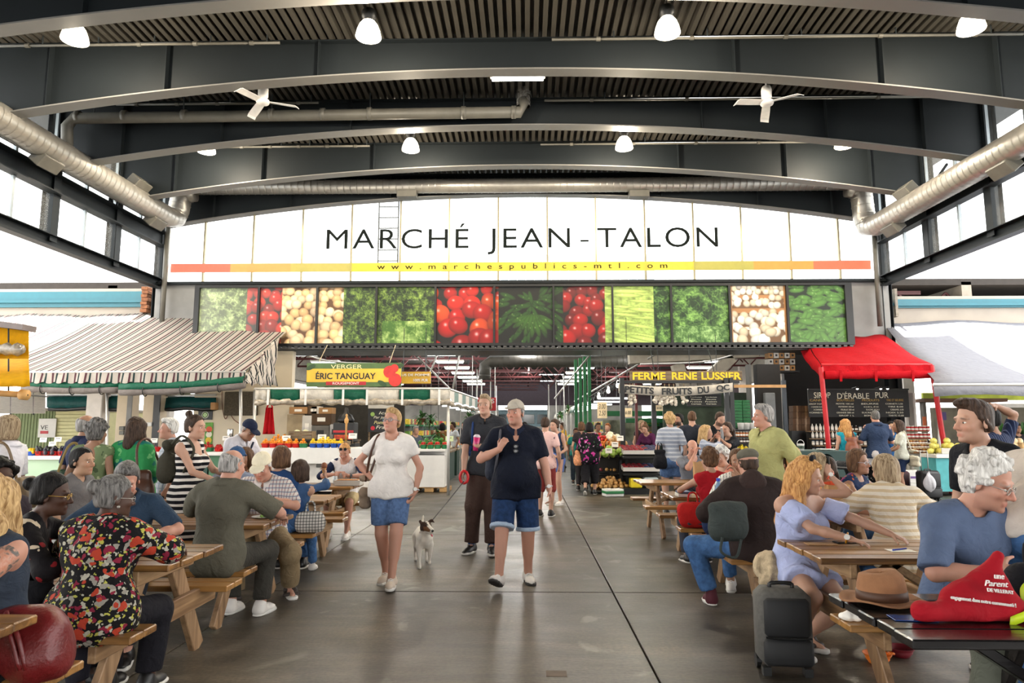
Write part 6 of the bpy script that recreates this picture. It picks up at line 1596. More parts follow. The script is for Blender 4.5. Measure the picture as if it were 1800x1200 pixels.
for i,(px,py,Yh)in enumerate(((826,738,21.5),(836,742,24),(742,735,20.5),(757,738,22),(1000,720,30),(985,730,34),(770,765,21))):
 t=thing('hanging_plant','%s fern by the covered aisle, hanging basket'%('bushy','small','drooping','round','distant','far','low')[i],'plant',at(px,py,Yh));M=MB();rr=random.Random(i)
 for k in range(46):
  a=rr.uniform(0,6.28);e=rr.uniform(-.9,1.1);L=rr.uniform(.2,.42);d=Vector((math.cos(a)*math.cos(e),math.sin(a)*math.cos(e),math.sin(e)));s_=d.cross(Vector((0,0,1))).normalized()*.035
  M.add([s_*.3,d*L*.5+s_+Vector((0,0,.05)),d*L-Vector((0,0,.08)),d*L*.5-s_+Vector((0,0,.05))],[(0,1,2,3)])
 M.build('fronds',leafm,t)['kind']='stuff';MB().lathe([(.06,-.12),(.12,-.02),(.12,0),(1e-4,-.01)],10).build('pot',mat('pot_brown','#5c3b26',.7),t);MB().tube([(0,0,0),(0,0,1.2)],.008,5).build('wire',black_p,t)
 # ================================================================ right-hand stalls under the boards
wood_sign=wood('sign_plank','#3f352b','#7c6a55',.8);yel=mat('letter_yellow','#e3c22a',.6)
fsn=thing('farm_sign','long brown plank sign with yellow capital letters over the berry stall','sign',at(1206,660.5,17.5));Y=17.5;w_=at(1305,660,Y).x-at(1107,660,Y).x;h_=at(1200,652,Y).z-at(1200,669.5,Y).z
MB().cbox((0,.03,0),(w_,.05,h_),.008).build('plank',wood_sign,fsn)
for s_,a,b in(('FERME',1112,1170),('RENE',1181,1225),('LUSSIER',1233,1303)):text(s_,'letter',yel,fsn,((at(a,660,Y).x+at(b,660,Y).x)/2-fsn.location.x,-.004,0),at(b,660,Y).x-at(a,660,Y).x,h_*.76,bold=.03)
for px in(1150,1255):MB().tube([at(px,652,Y)-fsn.location,at(px,606,Y)-fsn.location+Vector((0,.6,0))],.012,6).build('hanger',steel_d,fsn)
bn=thing('cloth_banner','sagging grey cloth banner with black stencilled letters below the plank sign','banner',at(1188,683,16.9));Y=16.9;O=bn.location.copy()
def bnp(t,k):return at(1087+201*t,674.5+3.0*math.sin(PI*t)*2-2*t+16*k,Y)-O
M=MB();M.sheet([[bnp(i/24,k)+Vector((0,.01*math.sin(i*1.3),0))for i in range(25)]for k in(0,.5,1)],.006);M.build('cloth',cloth('banner_cloth','#bdb6aa',.1),bn,True)
for s_,a,b in(('PETITS',1098,1149),('FRUITS',1163,1216),('DU',1226,1246),('QC',1259,1282)):
 t_=((a+b)/2-1087)/201;c=bnp(t_,.5);sl=math.atan2((bnp(t_+.05,.5)-bnp(t_-.05,.5)).z,(bnp(t_+.05,.5)-bnp(t_-.05,.5)).x)
 text(s_,'letter',black_p,bn,(c.x,-.025,c.z),at(b,680,Y).x-at(a,680,Y).x,.165,Ry(-sl),bold=.03)
for i,(px,Yp,w)in enumerate(((1094.5,16.9,.11),(1119,18.3,.07),(1150,18.2,.12),(1279,17.0,.10),(1288,17.0,.10))):
 one('stall_post',['black post at the left end of the cloth banner','dark red thin post behind the garlic braids','black post behind the purple shirt','left of two black posts by the girl drinking','right of two black posts by the girl drinking'][i],'post',MB().box((xat(px,Yp),Yp,at(px,664,Yp).z/2),(w,w,at(px,664,Yp).z)),maroon if i==1 else black_p)
one('stall_beam','black beam carrying the cloth banner','beam',front(1085,669,1300,673,17.05,.08),black_p);one('timber_rail','pale timber rail right of the banner','rail',front(1284,676,1382,681,17.03,.05),mat('pale_timber','#b48a5a',.7))
for i in range(11):
 t_=i/10;a=at(1086-56*t_,668+36*t_,17.2+5*t_);one('hanging_bulb','small dark bulb on the string running back from the banner post','bulb',MB().lathe([(.012,.12),(.03,.10),(.03,.05),(.055,0),(.04,-.06),(1e-4,-.075)],8,tuple(a-Vector((0,0,.12)))),black_p if i%3 else lamp('bulb_pale',(1,.95,.85),2),'bulbs on the string')
one('bulb_string','black cable carrying the row of small bulbs','cable',MB().tube([at(1086,666,17.2),at(1030,702,22.2)],.015,6),black_p)
gm=mat('garlic_white','#d9cfbf',.7,var=.12,scale=20)
for i,(px,q0,q1)in enumerate(((1107,690,712),(1112,690,709),(1152,692,707),(1160,692,711),(1168,692,709),(1176,692,708),(1184,692,711),(1202,692,708))):
 t=thing('garlic_braid','braid of white garlic under the cloth banner, %s from the left'%('first','second','third','fourth','fifth','sixth','seventh','eighth')[i],'garlic',at(px,q0-18,17.09));z0=-(at(px,q0-18,17.09).z-at(px,q0,17.09).z);z1_=-(at(px,q0-18,17.09).z-at(px,q1,17.09).z)
 V,Fc=ico(.045,1);m_=MB();rr=random.Random(i)
 for k in range(14):c=Vector((rr.uniform(-.06,.06),rr.uniform(-.05,.05),z0+(z1_-z0)*k/13));m_.add([v+c for v in V],Fc)
 m_.build('bulbs',gm,t,True)['kind']='stuff';MB().tube([(0,0,0),(0,0,z0)],.015,6).build('stalk',wood_b,t)
for lab,p,s_,Yc in(('tall cream price board reading 3 and 2.50 by the aisle',(1050,706,1067,735),('3.00','2.50'),19),('cream price tag reading 6.00 under the garlic',(1097,717,1111,733),('6.00',),18),('small cream tag under the middle garlic braids',(1153,712,1165,722),('8.00',),17.8)):
 t=thing('price_board',lab,'sign',at((p[0]+p[2])/2,(p[1]+p[3])/2,Yc));w_=at(p[2],700,Yc).x-at(p[0],700,Yc).x;h_=at(p[0],p[1],Yc).z-at(p[0],p[3],Yc).z;MB().cbox((0,0,0),(w_,.02,h_),.003).build('board',mat('cream_card','#dcc9a4',.8),t)
 for k,x in enumerate(s_):text(x,'digit',black_p,t,(0,-.014,h_*(.22 if len(s_)>1 else 0)-k*h_*.4),w_*.7,min(.13,h_*.4),shear=.2)
 MB().tube([(0,.03,h_/2),(0,.03,h_/2+2.4)],.008,5).build('wire',black_p,t)
def chalkboard(label,p,Yc,lines,head=None,seed=1):
 t=thing('chalkboard',label,'chalkboard',at((p[0]+p[2])/2,(p[1]+p[3])/2,Yc));w=at(p[2],700,Yc).x-at(p[0],700,Yc).x;h=at(p[0],p[1],Yc).z-at(p[0],p[3],Yc).z
 MB().cbox((0,.02,0),(w,.04,h),.006).build('slate',mat('slate_black','#1d1e20',.7,var=.2),t);MB().bar((-w/2,0,h/2),(w/2,0,h/2),.07,.035).build('frame_rail',black_p,t);return t,w,h
t,w_,h_=chalkboard('small chalkboard with two columns of chalk writing under the banner',(1208,693,1268,714),18.2,0)
for cx in(-.24,.2):
 for k in range(4):text(('Framboises','Bleuets','Fraises','Cerises')[k],'chalk_letter',chalk,t,(w_*cx,-.004,h_*(.28-.19*k)),w_*(.34-.05*(k%2)),.035)
[MB().tube([(q*w_*.4,.02,h_/2),(q*w_*.4,.02,h_/2+1.6)],.008,5).build('hanger',steel_d,t)for q in(-1,1)]
bs=thing('berry_stand','black two-tier berry stand beside the onion bins','stand',(xat(1126,16.2),16.2,0));X=lambda p:xat(p,16.2)-bs.location.x;zt_,zm_=at(1120,798,16.2).z,at(1120,829,16.2).z
MB().cbox((0,.35,zt_-.03),(X(1157)-X(1092),.9,.06),.01,Rx(.12)).build('upper_shelf',black_p,bs);MB().cbox((0,.3,zm_-.03),(X(1157)-X(1092),.7,.05),.01,Rx(.1)).build('lower_shelf',black_p,bs)
for p in(1094,1105,1156):MB().box((X(p),.45,zt_/2-.08),(.07,.07,zt_-.16)).build('leg',black_p,bs)
MB().box((0,.4,.07),(X(1157)-X(1080),.9,.14)).build('plinth',black_p,bs);MB().box((0,.8,zt_/2),(X(1157)-X(1092),.04,zt_-.1)).build('back_panel',mat('stand_back','#26231f',.8),bs)
CT=None
def carton(label,group,loc,red):
 key='red' if red else 'blue';m=MATS.get('berry_'+key)or mat('berry_'+key,'#7d1420' if red else '#2c3052',.35,var=.4,scale=60,bmp=.8,bscale=160)
 t=thing('berry_carton',label,'carton',loc,0,group);MB().box((0,0,.045),(.12,.12,.09),None,(1.12,1.12)).build('tub',cardw,t);MB().lathe([(.066,.088),(.06,.11),(.035,.128),(1e-4,.132)],10).build('berries',m,t,True);return t
cr_,cbx=None,None
for z,y0,nr,nm in((zt_,16.2,4,'top'),(zm_,16.25,3,'lower')):
 for r_ in range(nr):
  for i in range(7):
   x=xat(1099,16.2)+(xat(1154,16.2)-xat(1099,16.2))*i/6;red=i<4+(r_%2);loc=Vector((x,y0+.02+r_*.19,z+(.0+r_*.024 if nm=='top' else .01+r_*.02)));lab='%s berry carton on the %s tier of the berry stand'%('dark red' if red else 'dark blue',nm);g_='%s berries on the %s tier'%('red' if red else 'blue',nm)
   src=cr_ if red else cbx
   if src is None:
    src=carton(lab,g_,loc,red)
    if red:cr_=src
    else:cbx=src
   else:dup(src,loc,0,lab,g_)
one('yellow_crate','yellow plastic crate on the bottom of the berry stand','crate',MB().cbox(tuple(at(1117,848,16.25)),(.26,.3,.22),.02),mat('crate_yellow','#d8c21e',.5));one('pale_tub','pale tub on the bottom of the berry stand','tub',MB().cbox(tuple(at(1143,846,16.3)),(.34,.3,.2),.03),mat('tub_pale','#a9b6b6',.4))
ob=thing('onion_rack','black stepped rack holding onions beside the berry stand','rack',(xat(1068,16.3),16.3,0));zo1,zo2=at(1066,857,16.2).z,at(1064,827,16.5).z
MB().cbox((0,.25,zo1-.04),(.85,.6,.06),.01,Rx(.25)).build('lower_tray',black_p,ob);MB().cbox((0,.6,zo2-.05),(.75,.45,.05),.01,Rx(.25)).build('middle_tray',black_p,ob);MB().box((.05,.7,.5),(.8,.5,.95)).build('back',mat('stand_back','#26231f'),ob);MB().cbox((.1,.75,1.02),(1.3,1.1,.06),.01,Rx(.3)).build('upper_tray',black_p,ob)
heap('onion','yellow onion heaped in the lower bin','onions in the lower bin',(xat(1072,16.4),16.5,zo1-.02),.46,.26,70,.046,4,1.25);heap('red_onion','red onion in the middle bin','red onions in the middle bin',(xat(1050,16.7),16.85,zo2-.02),.2,.15,18,.04,2,1.15);heap('onion','yellow onion in the middle bin','onions in the middle bin',(xat(1072,16.7),16.85,zo2-.02),.25,.15,18,.04,2,1.15)
for kd,lab,px,py,Yv,rx in(('lettuce','pale lettuce on the slope above the onions',1075,797,16.6,.42),('carrot','carrot on the slope above the onions',1068,783,17.1,.42),('cauliflower','cauliflower on top of the vegetable slope',1076,770,17.6,.3),('red_tomato','red tomato at the left of the vegetable slope',1056,770,17.4,.2),('potato','brown root on the right of the vegetable slope',1082,777,17.2,.3)):
 heap(kd,lab,lab.split(' on ')[0].split(' at ')[0]+'s on the vegetable slope',at(px,py+5,Yv),rx,.22,18,.05,3,1.3 if kd in('carrot','red_tomato','potato')else 1.0)
for lab,px,py in(('white price card at the top of the vegetable slope',1090,770),('white price card in the middle of the vegetable slope',1081,781),('white price card low on the vegetable slope',1070,792)):price_card(lab,px,py,16.3,.16,.12)
t=thing('produce_box','low green and white box lying at the foot of the onion rack','box',at(1077,862,15.7));t.location.z=0;MB().cbox((0,0,.09),(.42,.3,.16),.01,Rz(.2)).build('tray',white_p,t);MB().cbox((0,-.02,.10),(.43,.31,.06),.01,Rz(.2)).build('green_band',gp,t)
n=0
for c in range(2):
 for r_ in range(9):
  p0=1290+c*14;q1=752-r_*5.4
  t=thing('green_crate','green slatted crate in the %s stack behind the girl drinking, %s from the bottom'%('left' if c==0 else 'right',('first','second','third','fourth','fifth','sixth','seventh','eighth','ninth')[r_]),'crate',(xat(p0+6.5,18),18.0,at(p0,q1,18).z),0,'green crates behind the jars')
  if n==0:
   m_=MB()
   for z in(.012,.045,.068):
    for y in(-.14,.14):m_.cbox((0,y,z),(.19,.012,.02),.003)
    for x in(-.09,.09):m_.cbox((x,0,z),(.012,.28,.02),.003)
   m_.box((0,0,.004),(.18,.28,.008));g1=m_.build('crate_body',gp,t)
  else:o=g1.copy();COL.objects.link(o);o.parent=t
  n+=1
a=at(1304,752,18);one('crate_platform','dark platform under the green crate stacks','platform',MB().box((a.x,18,a.z/2),(.42,.32,a.z)),black_p)
t=thing('jar_shelf','dark shelf of jars and lemons behind the girl drinking','shelf',(xat(1304,17.3),17.3,0));zj=[at(1300,y,17.3).z for y in(754,767,778,792)];w_=xat(1322,17.3)-xat(1290,17.3)
for z in zj:MB().cbox((0,.15,z-.02),(w_,.35,.03),.005).build('board',black_p,t)
MB().box((0,.34,zj[0]/2),(w_,.03,zj[0])).build('back',black_p,t);MB().box((0,.15,zj[3]/2-.02),(w_,.3,zj[3]-.05)).build('base',mat('stand_back','#26231f'),t)
JR={}
def jar(label,group,loc,col,lid='#d8d2c4',r=.035,h=.10,kind='jar'):
 k=(col,lid,r,h,kind)
 if k in JR:return dup(JR[k],loc,0,label,group)
 t=thing(kind,label,kind,loc,0,group);JR[k]=t
 if kind=='bottle':pr_=[(r,0),(r,h*.55),(r*.9,h*.62),(r*.35,h*.78),(r*.35,h*.93)]
 else:pr_=[(r*.9,0),(r,h*.06),(r,h*.74),(r*.85,h*.82)]
 MB().lathe(pr_,10).build('body',mat('jar_'+col[1:],col,.2,var=.1),t,True);MB().lathe([(pr_[-1][0]*1.08,pr_[-1][1]),(pr_[-1][0]*1.08,h),(1e-4,h)],10).build('lid',mat('lid_'+lid[1:],lid,.5),t);MB().lathe([(r*1.02,h*.18),(r*1.02,h*.5)],10).build('label_band',paper,t);return t
for i in range(6):jar('amber jar in the top row of the jar shelf','amber jars on the jar shelf',(xat(1293+i*5,17.3),17.36,zj[1]-.003),'#b8651e',r=.032,h=.13)
for i in range(6):jar('dark jar in the middle row of the jar shelf','dark jars on the jar shelf',(xat(1293+i*5,17.3),17.36,zj[2]-.003),'#40201a',r=.032,h=.12)
for i in range(3):one('white_pail','white pail on top of the jar shelf, %s'%('left','middle','right')[i],'pail',MB().lathe([(.07,0),(.085,.15),(.09,.16),(1e-4,.165)],12,(xat(1305+i*10,17.3),17.42,zj[0]-.004)),white_p,smooth=True)
heap('lemon','lemon heaped on the lowest jar shelf','lemons on the jar shelf',(xat(1305,17.3),17.38,zj[3]-.005),w_*.42,.10,26,.035,3,1.1)
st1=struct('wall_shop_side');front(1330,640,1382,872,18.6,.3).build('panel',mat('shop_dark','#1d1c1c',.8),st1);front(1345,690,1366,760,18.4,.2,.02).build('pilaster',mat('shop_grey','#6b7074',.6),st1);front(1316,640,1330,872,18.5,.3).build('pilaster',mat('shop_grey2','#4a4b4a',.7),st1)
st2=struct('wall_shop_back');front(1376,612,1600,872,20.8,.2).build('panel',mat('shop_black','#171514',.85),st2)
one('dark_post','dark blue steel post left of the cardboard boxes','post',MB().box((xat(1381,17.1),17.1,1.35),(.09,.09,2.7)),mat('navy_steel','#1d2630',.5))
for r_ in range(4):
 for c in range(2):
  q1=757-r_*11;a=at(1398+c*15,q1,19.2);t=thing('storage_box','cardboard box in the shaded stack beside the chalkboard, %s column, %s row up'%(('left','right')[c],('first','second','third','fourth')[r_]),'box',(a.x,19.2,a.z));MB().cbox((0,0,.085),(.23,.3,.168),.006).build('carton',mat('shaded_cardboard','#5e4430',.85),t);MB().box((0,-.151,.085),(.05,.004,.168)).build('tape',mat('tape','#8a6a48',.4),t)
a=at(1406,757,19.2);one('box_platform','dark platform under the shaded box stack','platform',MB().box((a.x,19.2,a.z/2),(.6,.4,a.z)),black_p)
for r_ in range(3):
 for c in range(5):a=at(1352+c*9.5,652-r_*11,19.6);t=thing('paper_carton','pale carton in the high stock left of the red canopy, %s row, %s along'%(('bottom','middle','top')[r_],('first','second','third','fourth','fifth')[c]),'carton',tuple(a));MB().cbox((0,0,.075),(.14,.3,.15),.005).build('carton',cardw if(r_+c)%2 else card,t);MB().box((0,-.152,.08),(.06,.004,.06)).build('label_patch',black_p,t)
a=at(1370,652,19.6);one('loft_shelf','high shelf carrying pale cartons left of the red canopy','shelf',MB().box((a.x,19.6,a.z-.03),(.95,.5,.05)),steel_d)
cbt,w_,h_=chalkboard('long maple syrup chalkboard under the red canopy',(1421,684,1598,733),18.6,0)
for s_,a,b in(('SIROP',1431,1460),("D'ÉRABLE",1472,1528),('PUR',1539,1562)):Y=18.6;text(s_,'chalk_letter',chalk,cbt,((at(a,700,Y).x+at(b,700,Y).x)/2-cbt.location.x,-.004,h_*.29),at(b,700,Y).x-at(a,700,Y).x,.155 if 'É' not in s_ else .19)
oc=mat('chalk_ochre','#a8894a',.8)
for i,(hd,c0)in enumerate((('CANNES',-.40),('BOUTEILLES',-.13),('PRODUITS',.12),('TIRE ET BEURRE',.36))):
 text(hd,'chalk_letter',oc,cbt,(w_*c0,-.004,h_*.11),w_*.17,.06)
 for k in range(5 if i else 4):
  s_=(('SIROP FONCÉ','1 CANNE À L\'UNITÉ','3 CANNES POUR','4 CANNES POUR',''),('PETITE 100 ml','MOYENNE 250 ml','FEUILLE 250 ml','GRANDE 500 ml','SIROP 1 L'),('BEURRE','GELÉE','SUCRE MOU','SUCRE DUR','BONBONS'),('CORNETS 2.50','TIRE 8.00','CARAMEL 6.00','NOIX 5.50','TARTE 12.00'))[i][k]
  if s_:text(s_,'chalk_letter',chalk,cbt,(w_*(c0-.01+.012*(k%3)),-.004,h_*(-.02-.105*k)),w_*(.17-.02*(k%3)),.04)
for px in(1507,1560,1548):
 t=thing('clip_lamp','small lit clip lamp on the chalkboard edge, %s'%{1507:'left',1560:'right',1548:'middle'}[px],'lamp',at(px,682,18.3));MB().lathe([(.02,.05),(.045,0),(.035,-.01)],10).build('shade',black_p,t);V,Fc=ico(.03,1);MB().add([v+Vector((0,0,-.012))for v in V],Fc).build('bulb',lamp('clip_glow',(1,.95,.85),9),t,True);MB().tube([(0,0,.04),(0,.3,.02)],.01,5).build('arm',black_p,t)
ssh=thing('syrup_shelf','stepped display of maple syrup behind the customers','shelf',(xat(1540,18.2),18.2,0));X=lambda p:xat(p,18.2)-ssh.location.x
zs4=[at(1500,y,18.2).z for y in(757,770,782,795)]
for k,z in enumerate(zs4):MB().cbox((0,.5-.22*k,z-.02),(X(1640)-X(1424),.26,.03),.004).build('board',mat('shelf_wood','#7a6146',.7),ssh);MB().box((0,.55-.22*k,z/2-.02),(X(1640)-X(1424),.03,z-.06)).build('riser',mat('stand_back','#26231f'),ssh)
sy=[('#d8d4cc','#26221f',.035,.2,'bottle'),('#3a1d10','#d8d4cc',.035,.14,'bottle'),('#c9c4bb','#20304a',.035,.13,'can'),('#c23a3a','#d8d2c4',.05,.14,'can')]
wd=dict(bottle='bottle',can='can')
for k in range(4):
 y=18.2+.46-.22*k
 for i in range(30):
  px=1428+i*7;kd=sy[(0 if px<1480 and k<2 else 3 if px>1590 and k<2 else 1 if(i//3)%2 else 2)]
  nm='%s syrup %s on the %s step of the display'%({'#d8d4cc':'white','#3a1d10':'dark','#c9c4bb':'pale','#c23a3a':'red and white'}[kd[0]],kd[4],('highest','second','third','lowest')[k])
  jar(nm,nm.replace(' on the','s on the'),(xat(px,y),y,zs4[k]-.004),kd[0],kd[1],kd[2],kd[3],kd[4])
jt=thing('honey_steps','wooden steps of honey jars right of the white tote bag','display',(xat(1622,16.6),16.6,0))
for k,y in enumerate((781,788,795)):z=at(1622,y,16.6).z;MB().cbox((0,.4-.2*k,z-.02),(xat(1645,16.6)-xat(1602,16.6),.22,.03),.004).build('step',wood_b,jt);MB().box((0,.45-.2*k,z/2-.02),(xat(1644,16.6)-xat(1603,16.6),.1,z-.05)).build('riser',cardw,jt);[jar('honey jar on the %s wooden step'%('top','middle','bottom')[k],'honey jars on the %s step'%('top','middle','bottom')[k],(xat(1605+i*5.4,16.6),17.0-.2*k,z-.004),('#8a4a18','#5c2c14','#b8752a')[(i+k)%3],'#d3b98a',.034,.11)for i in range(8)]
redc=cloth('red_canvas','#c0121f',.30,.08);rc=thing('red_canopy','red canvas canopy with scalloped valance on red posts','canopy',(0,16.6,0));YR=16.6;O=Vector((0,YR,0))
fl_,fr_=at(1444,641,YR),at(1638,641,YR);bl2,br2=at(1404,612,18.6),at(1556,588,19.6);bl2.y=18.9
br2=at(1554,588,19.9);rows=[]
for i in range(9):
 t_=i/8;a=fl_.lerp(at(1420,600,19.6),t_);b=fr_.lerp(br2,t_);rows.append([a.lerp(b,j/16)-O+Vector((0,0,-.06*math.sin(PI*t_)+.02*math.sin(j*1.3+i)))for j in range(17)])
M=MB();M.sheet(rows,.008);M.build('canopy',redc,rc,True)
M=MB();M.sheet([[r[0]+Vector((-.02-.25*i/8*k,0,-.36*k*(1-.3*i/8)+(.05*abs(math.sin(i*2))if k==1 else 0)))for i,r in enumerate(rows)]for k in(0,.5,1)],.006);M.build('side_valance',redc,rc,True)
scallop_valance((fl_.x,fr_.x),-.02,fl_.z,.19,redc,rc,'valance',.05,.3)
MB().tube([at(1450,659,YR-.03)+(at(1638,658,YR-.03)-at(1450,659,YR-.03))*(i/12)-O for i in range(13)],[.10+.01*math.sin(i*2)for i in range(13)],10).build('rolled_side',redc,rc,True)
for px in(1478,1540,1605):MB().cbox(at(px,660,YR-.14)-O,(.06,.02,.28),.006).build('strap',redc,rc)
for a,b in(((1443,645),(1452,None)),((1637,642),(1655,None))):
 p=at(*a,YR);m_=MB();q_=fl(b[0],868 if b[0]>1600 else 872);m_.tube([(p.x,0,p.z),(p.x+(.12 if a[0]<1500 else .25),0,0)],.06,8);m_.build('post',mat('red_post','#b3121c',.5),rc)
MB().tube([fl_-O,fr_-O],.03,8).build('front_rail',mat('red_post','#b3121c',.5),rc)
post('grey pole right of the red canopy post',1653,695,862,16.9,.035,pole_m,lean=-4)
whc=cloth('white_canvas','#94969f',.25,.04,wr=5,bmp=.5);wc=thing('white_canopy','wide white canvas canopy at the right beyond the red posts','canopy',(0,15.4,0));O=Vector((0,15.4,0));f0=at(1640,676,15.4);b0=at(1553,566,YG+.2);rows=[]
for i in range(13):
 t_=i/12;row=[]
 for j in range(30):
  x=f0.x+(b0.x-f0.x)*t_**.7;x2=26;y=15.4+(YG+.2-15.4)*t_;z=f0.z+(b0.z-f0.z)*t_-.22*math.sin(PI*t_)*(1 if j else 1.3)+.05*math.sin(j*.9+i*.35)
  row.append(Vector((x+(x2-x)*j/29,y,z))-O)
 rows.append(row)
M=MB();M.sheet(rows,.008);M.build('canopy',whc,wc,True);M=MB();dz=at(1640,676,15.4).z-at(1640,697,15.4).z;M.sheet([rows[0],[p+Vector((0,-.03,-dz))for p in rows[0]]],.006);M.build('valance',whc,wc,True);MB().tube([rows[0][0],rows[0][-1]],.03,8).build('front_rail',pole_m,wc)
o_,hM=counter('pale melon counter under the white canopy at the right',1644,1860,798,870,15.9,1.0,mat('turquoise_cloth','#4fa3a8',.7));
for k,(px,kd,n,rx)in enumerate(((1648,'melon',9,.18),(1673,'melon',18,.3),(1712,'melon',14,.3),(1785,'cantaloupe',34,.5))):heap(kd,('yellow melon on the counter left of the red post','yellow melon in the pale box right of the red post','yellow melon behind the young man in black','pale cantaloupe heaped at the right edge')[k],('melons left of the red post','melons in the pale box','melons behind the young man','cantaloupes at the right edge')[k],(xat(px,16.2),16.3,hM-.01),rx,.25,n,.085,3,.9)
for i,px in enumerate((1662,1685,1708)):t=thing('low_crate','pale low crate front on the melon counter, %s'%('left','middle','right')[i],'crate',(xat(px,15.95),15.93,hM));MB().cbox((0,0,.07),(.29,.02,.13),.004).build('front_board',cardw,t);MB().cbox((0,.1,.01),(.29,.2,.02),.004).build('bottom',cardw,t)
o_=front(1604,690,1622,872,19.5,.3,.01).build('white_pier',whitecol);o_['kind']='structure';o_=front(1622,700,1640,872,21,.2).build('poster_wall',mat('dim_wall','#6a6560',.8),None);o_['kind']='structure'
for lab,p,c_ in(('orange poster on the pier right of the chalkboard',(1622,732,1629,748),'#c9622a'),('purple poster behind the red post',(1655,724,1664,738),'#4a3a78')):one('small_poster',lab,'poster',front(*p,20.97 if p[0]<1650 else 24.97,.03),mat('poster_'+c_[1:],c_,.6))
one('yellow_awning','yellow and green awning edge under the white canopy','awning',front(1622,690,1830,703,22,.1),mat('lime_awning','#b8c63a',.6,var=.5,scale=1.2));one('brown_awning','brown slatted canopy edge behind the red post','canopy',front(1625,700,1772,706,20.5,.8),mat('brown_slats','#6b4a34',.7));one('white_beam','white beam under the far canopy behind the young man','beam',front(1690,709,1830,716,19,.2),white_p)
bk=struct('wall_market_far_right');front(1640,716,1900,872,25,.2).build('panel',mat('far_right_wall','#6f6a5c',.8,var=.4,scale=1.5),bk)
for i in range(6):
 t=thing('potted_bush','leafy green potted plant behind the cantaloupes, %s from the left'%('first','second','third','fourth','fifth','sixth')[i],'plant',(xat(1752+i*14,19),19,at(1760,770,19).z));rr=random.Random(i+40);M=MB()
 for k in range(60):a=rr.uniform(0,6.28);e=rr.uniform(-.2,1.4);L=rr.uniform(.2,.5);d=Vector((math.cos(a)*math.cos(e),math.sin(a)*math.cos(e),math.sin(e)));s_=d.cross(Vector((0,.3,1))).normalized()*.05;M.add([d*L*.3,d*L*.7+s_,d*L,d*L*.7-s_],[(0,1,2,3)])
 M.build('foliage',leafm,t)['kind']='stuff';MB().lathe([(.10,-.25),(.14,0),(1e-4,-.01)],10).build('pot',MATS['pot_brown'],t)
one('plant_bench','bench carrying the potted plants at the right edge','bench',MB().box((xat(1790,19),19,(at(1760,770,19).z-.25)/2),(1.8,.5,at(1760,770,19).z-.25)),wood_b)
bx_=0
for(px,q1,w,h,lab)in((1600,830,.42,.28,'top left'),(1600,850,.42,.28,'bottom left'),(1632,836,.40,.32,'right')):
 t=thing('carton','white lettered carton under the honey steps, %s'%lab,'carton',at(px,q1,16.1));
 if lab!='top left':t.location.z=0 if lab=='bottom left' else .0
 else:t.location.z=.285
 MB().cbox((0,0,h/2),(w,.3,h),.008).build('box',white_p,t);MB().box((.02,-.153,h*.45),(w*.5,.004,.05)).build('print_bar',mat('print_violet','#6a4a8a',.6),t)
yc=cloth('yellow_canvas','#d9a40e',.3,.1);ys=thing('yellow_canopy','two tier yellow canopy with rolled clear plastic at the far left edge','canopy',(0,10.5,0));O=Vector((0,10.5,0));Y=10.5
M=MB();M.sheet([[at(p,q,Y+d)-O for p in range(-70,60,12)]for q,d in((572,.1),(630,0))],.01);M.build('upper_cloth',yc,ys)
M=MB();M.sheet([[at(-70+12*i,625+(0),Y+1.0)-O if k==0 else at(-70+122*i/10,(668 if k==1 else 678+2.0*abs(math.sin(i*1.9)))-24*(k==1)*max(0,(7-i))/10*0,Y-.4 if k else Y)-O for i in range(11)]for k in(0,1,2)],.01);M.build('lower_cloth',yc,ys,True)
MB().bar(at(-80,560,Y)-O,at(52,577,Y)-O,.3,.09).build('roof_edge',mat('grey_brown_roof','#7a6f6c',.6),ys);MB().tube([at(-70+110*i/12,614+math.sin(i*2),Y-.1)-O for i in range(13)],[.09+.02*math.sin(i*3)for i in range(13)],8).build('plastic_roll',plastic,ys,True)
MB().tube([at(-60,688,Y)-O,at(38,693,Y)-O],.05,10).tube([at(37,693,Y)-O,at(48,694,Y)-O],.085,10).build('timber_roller',mat('pale_wood','#c89a5c'),ys,True);MB().tube([at(48,694,Y)-O,at(84,697,13)-O],.015,6).build('crank_rod',black_p,ys)
for p in(-40,15):MB().tube([at(p,577,Y-.02)-O,at(p,690,Y+.1)-O],.012,5).build('tie',black_p,ys)
MB().tube([(xat(-60,Y),0,0),(xat(-60,Y),0,3.3)],.04,8).build('post',pole_m,ys)
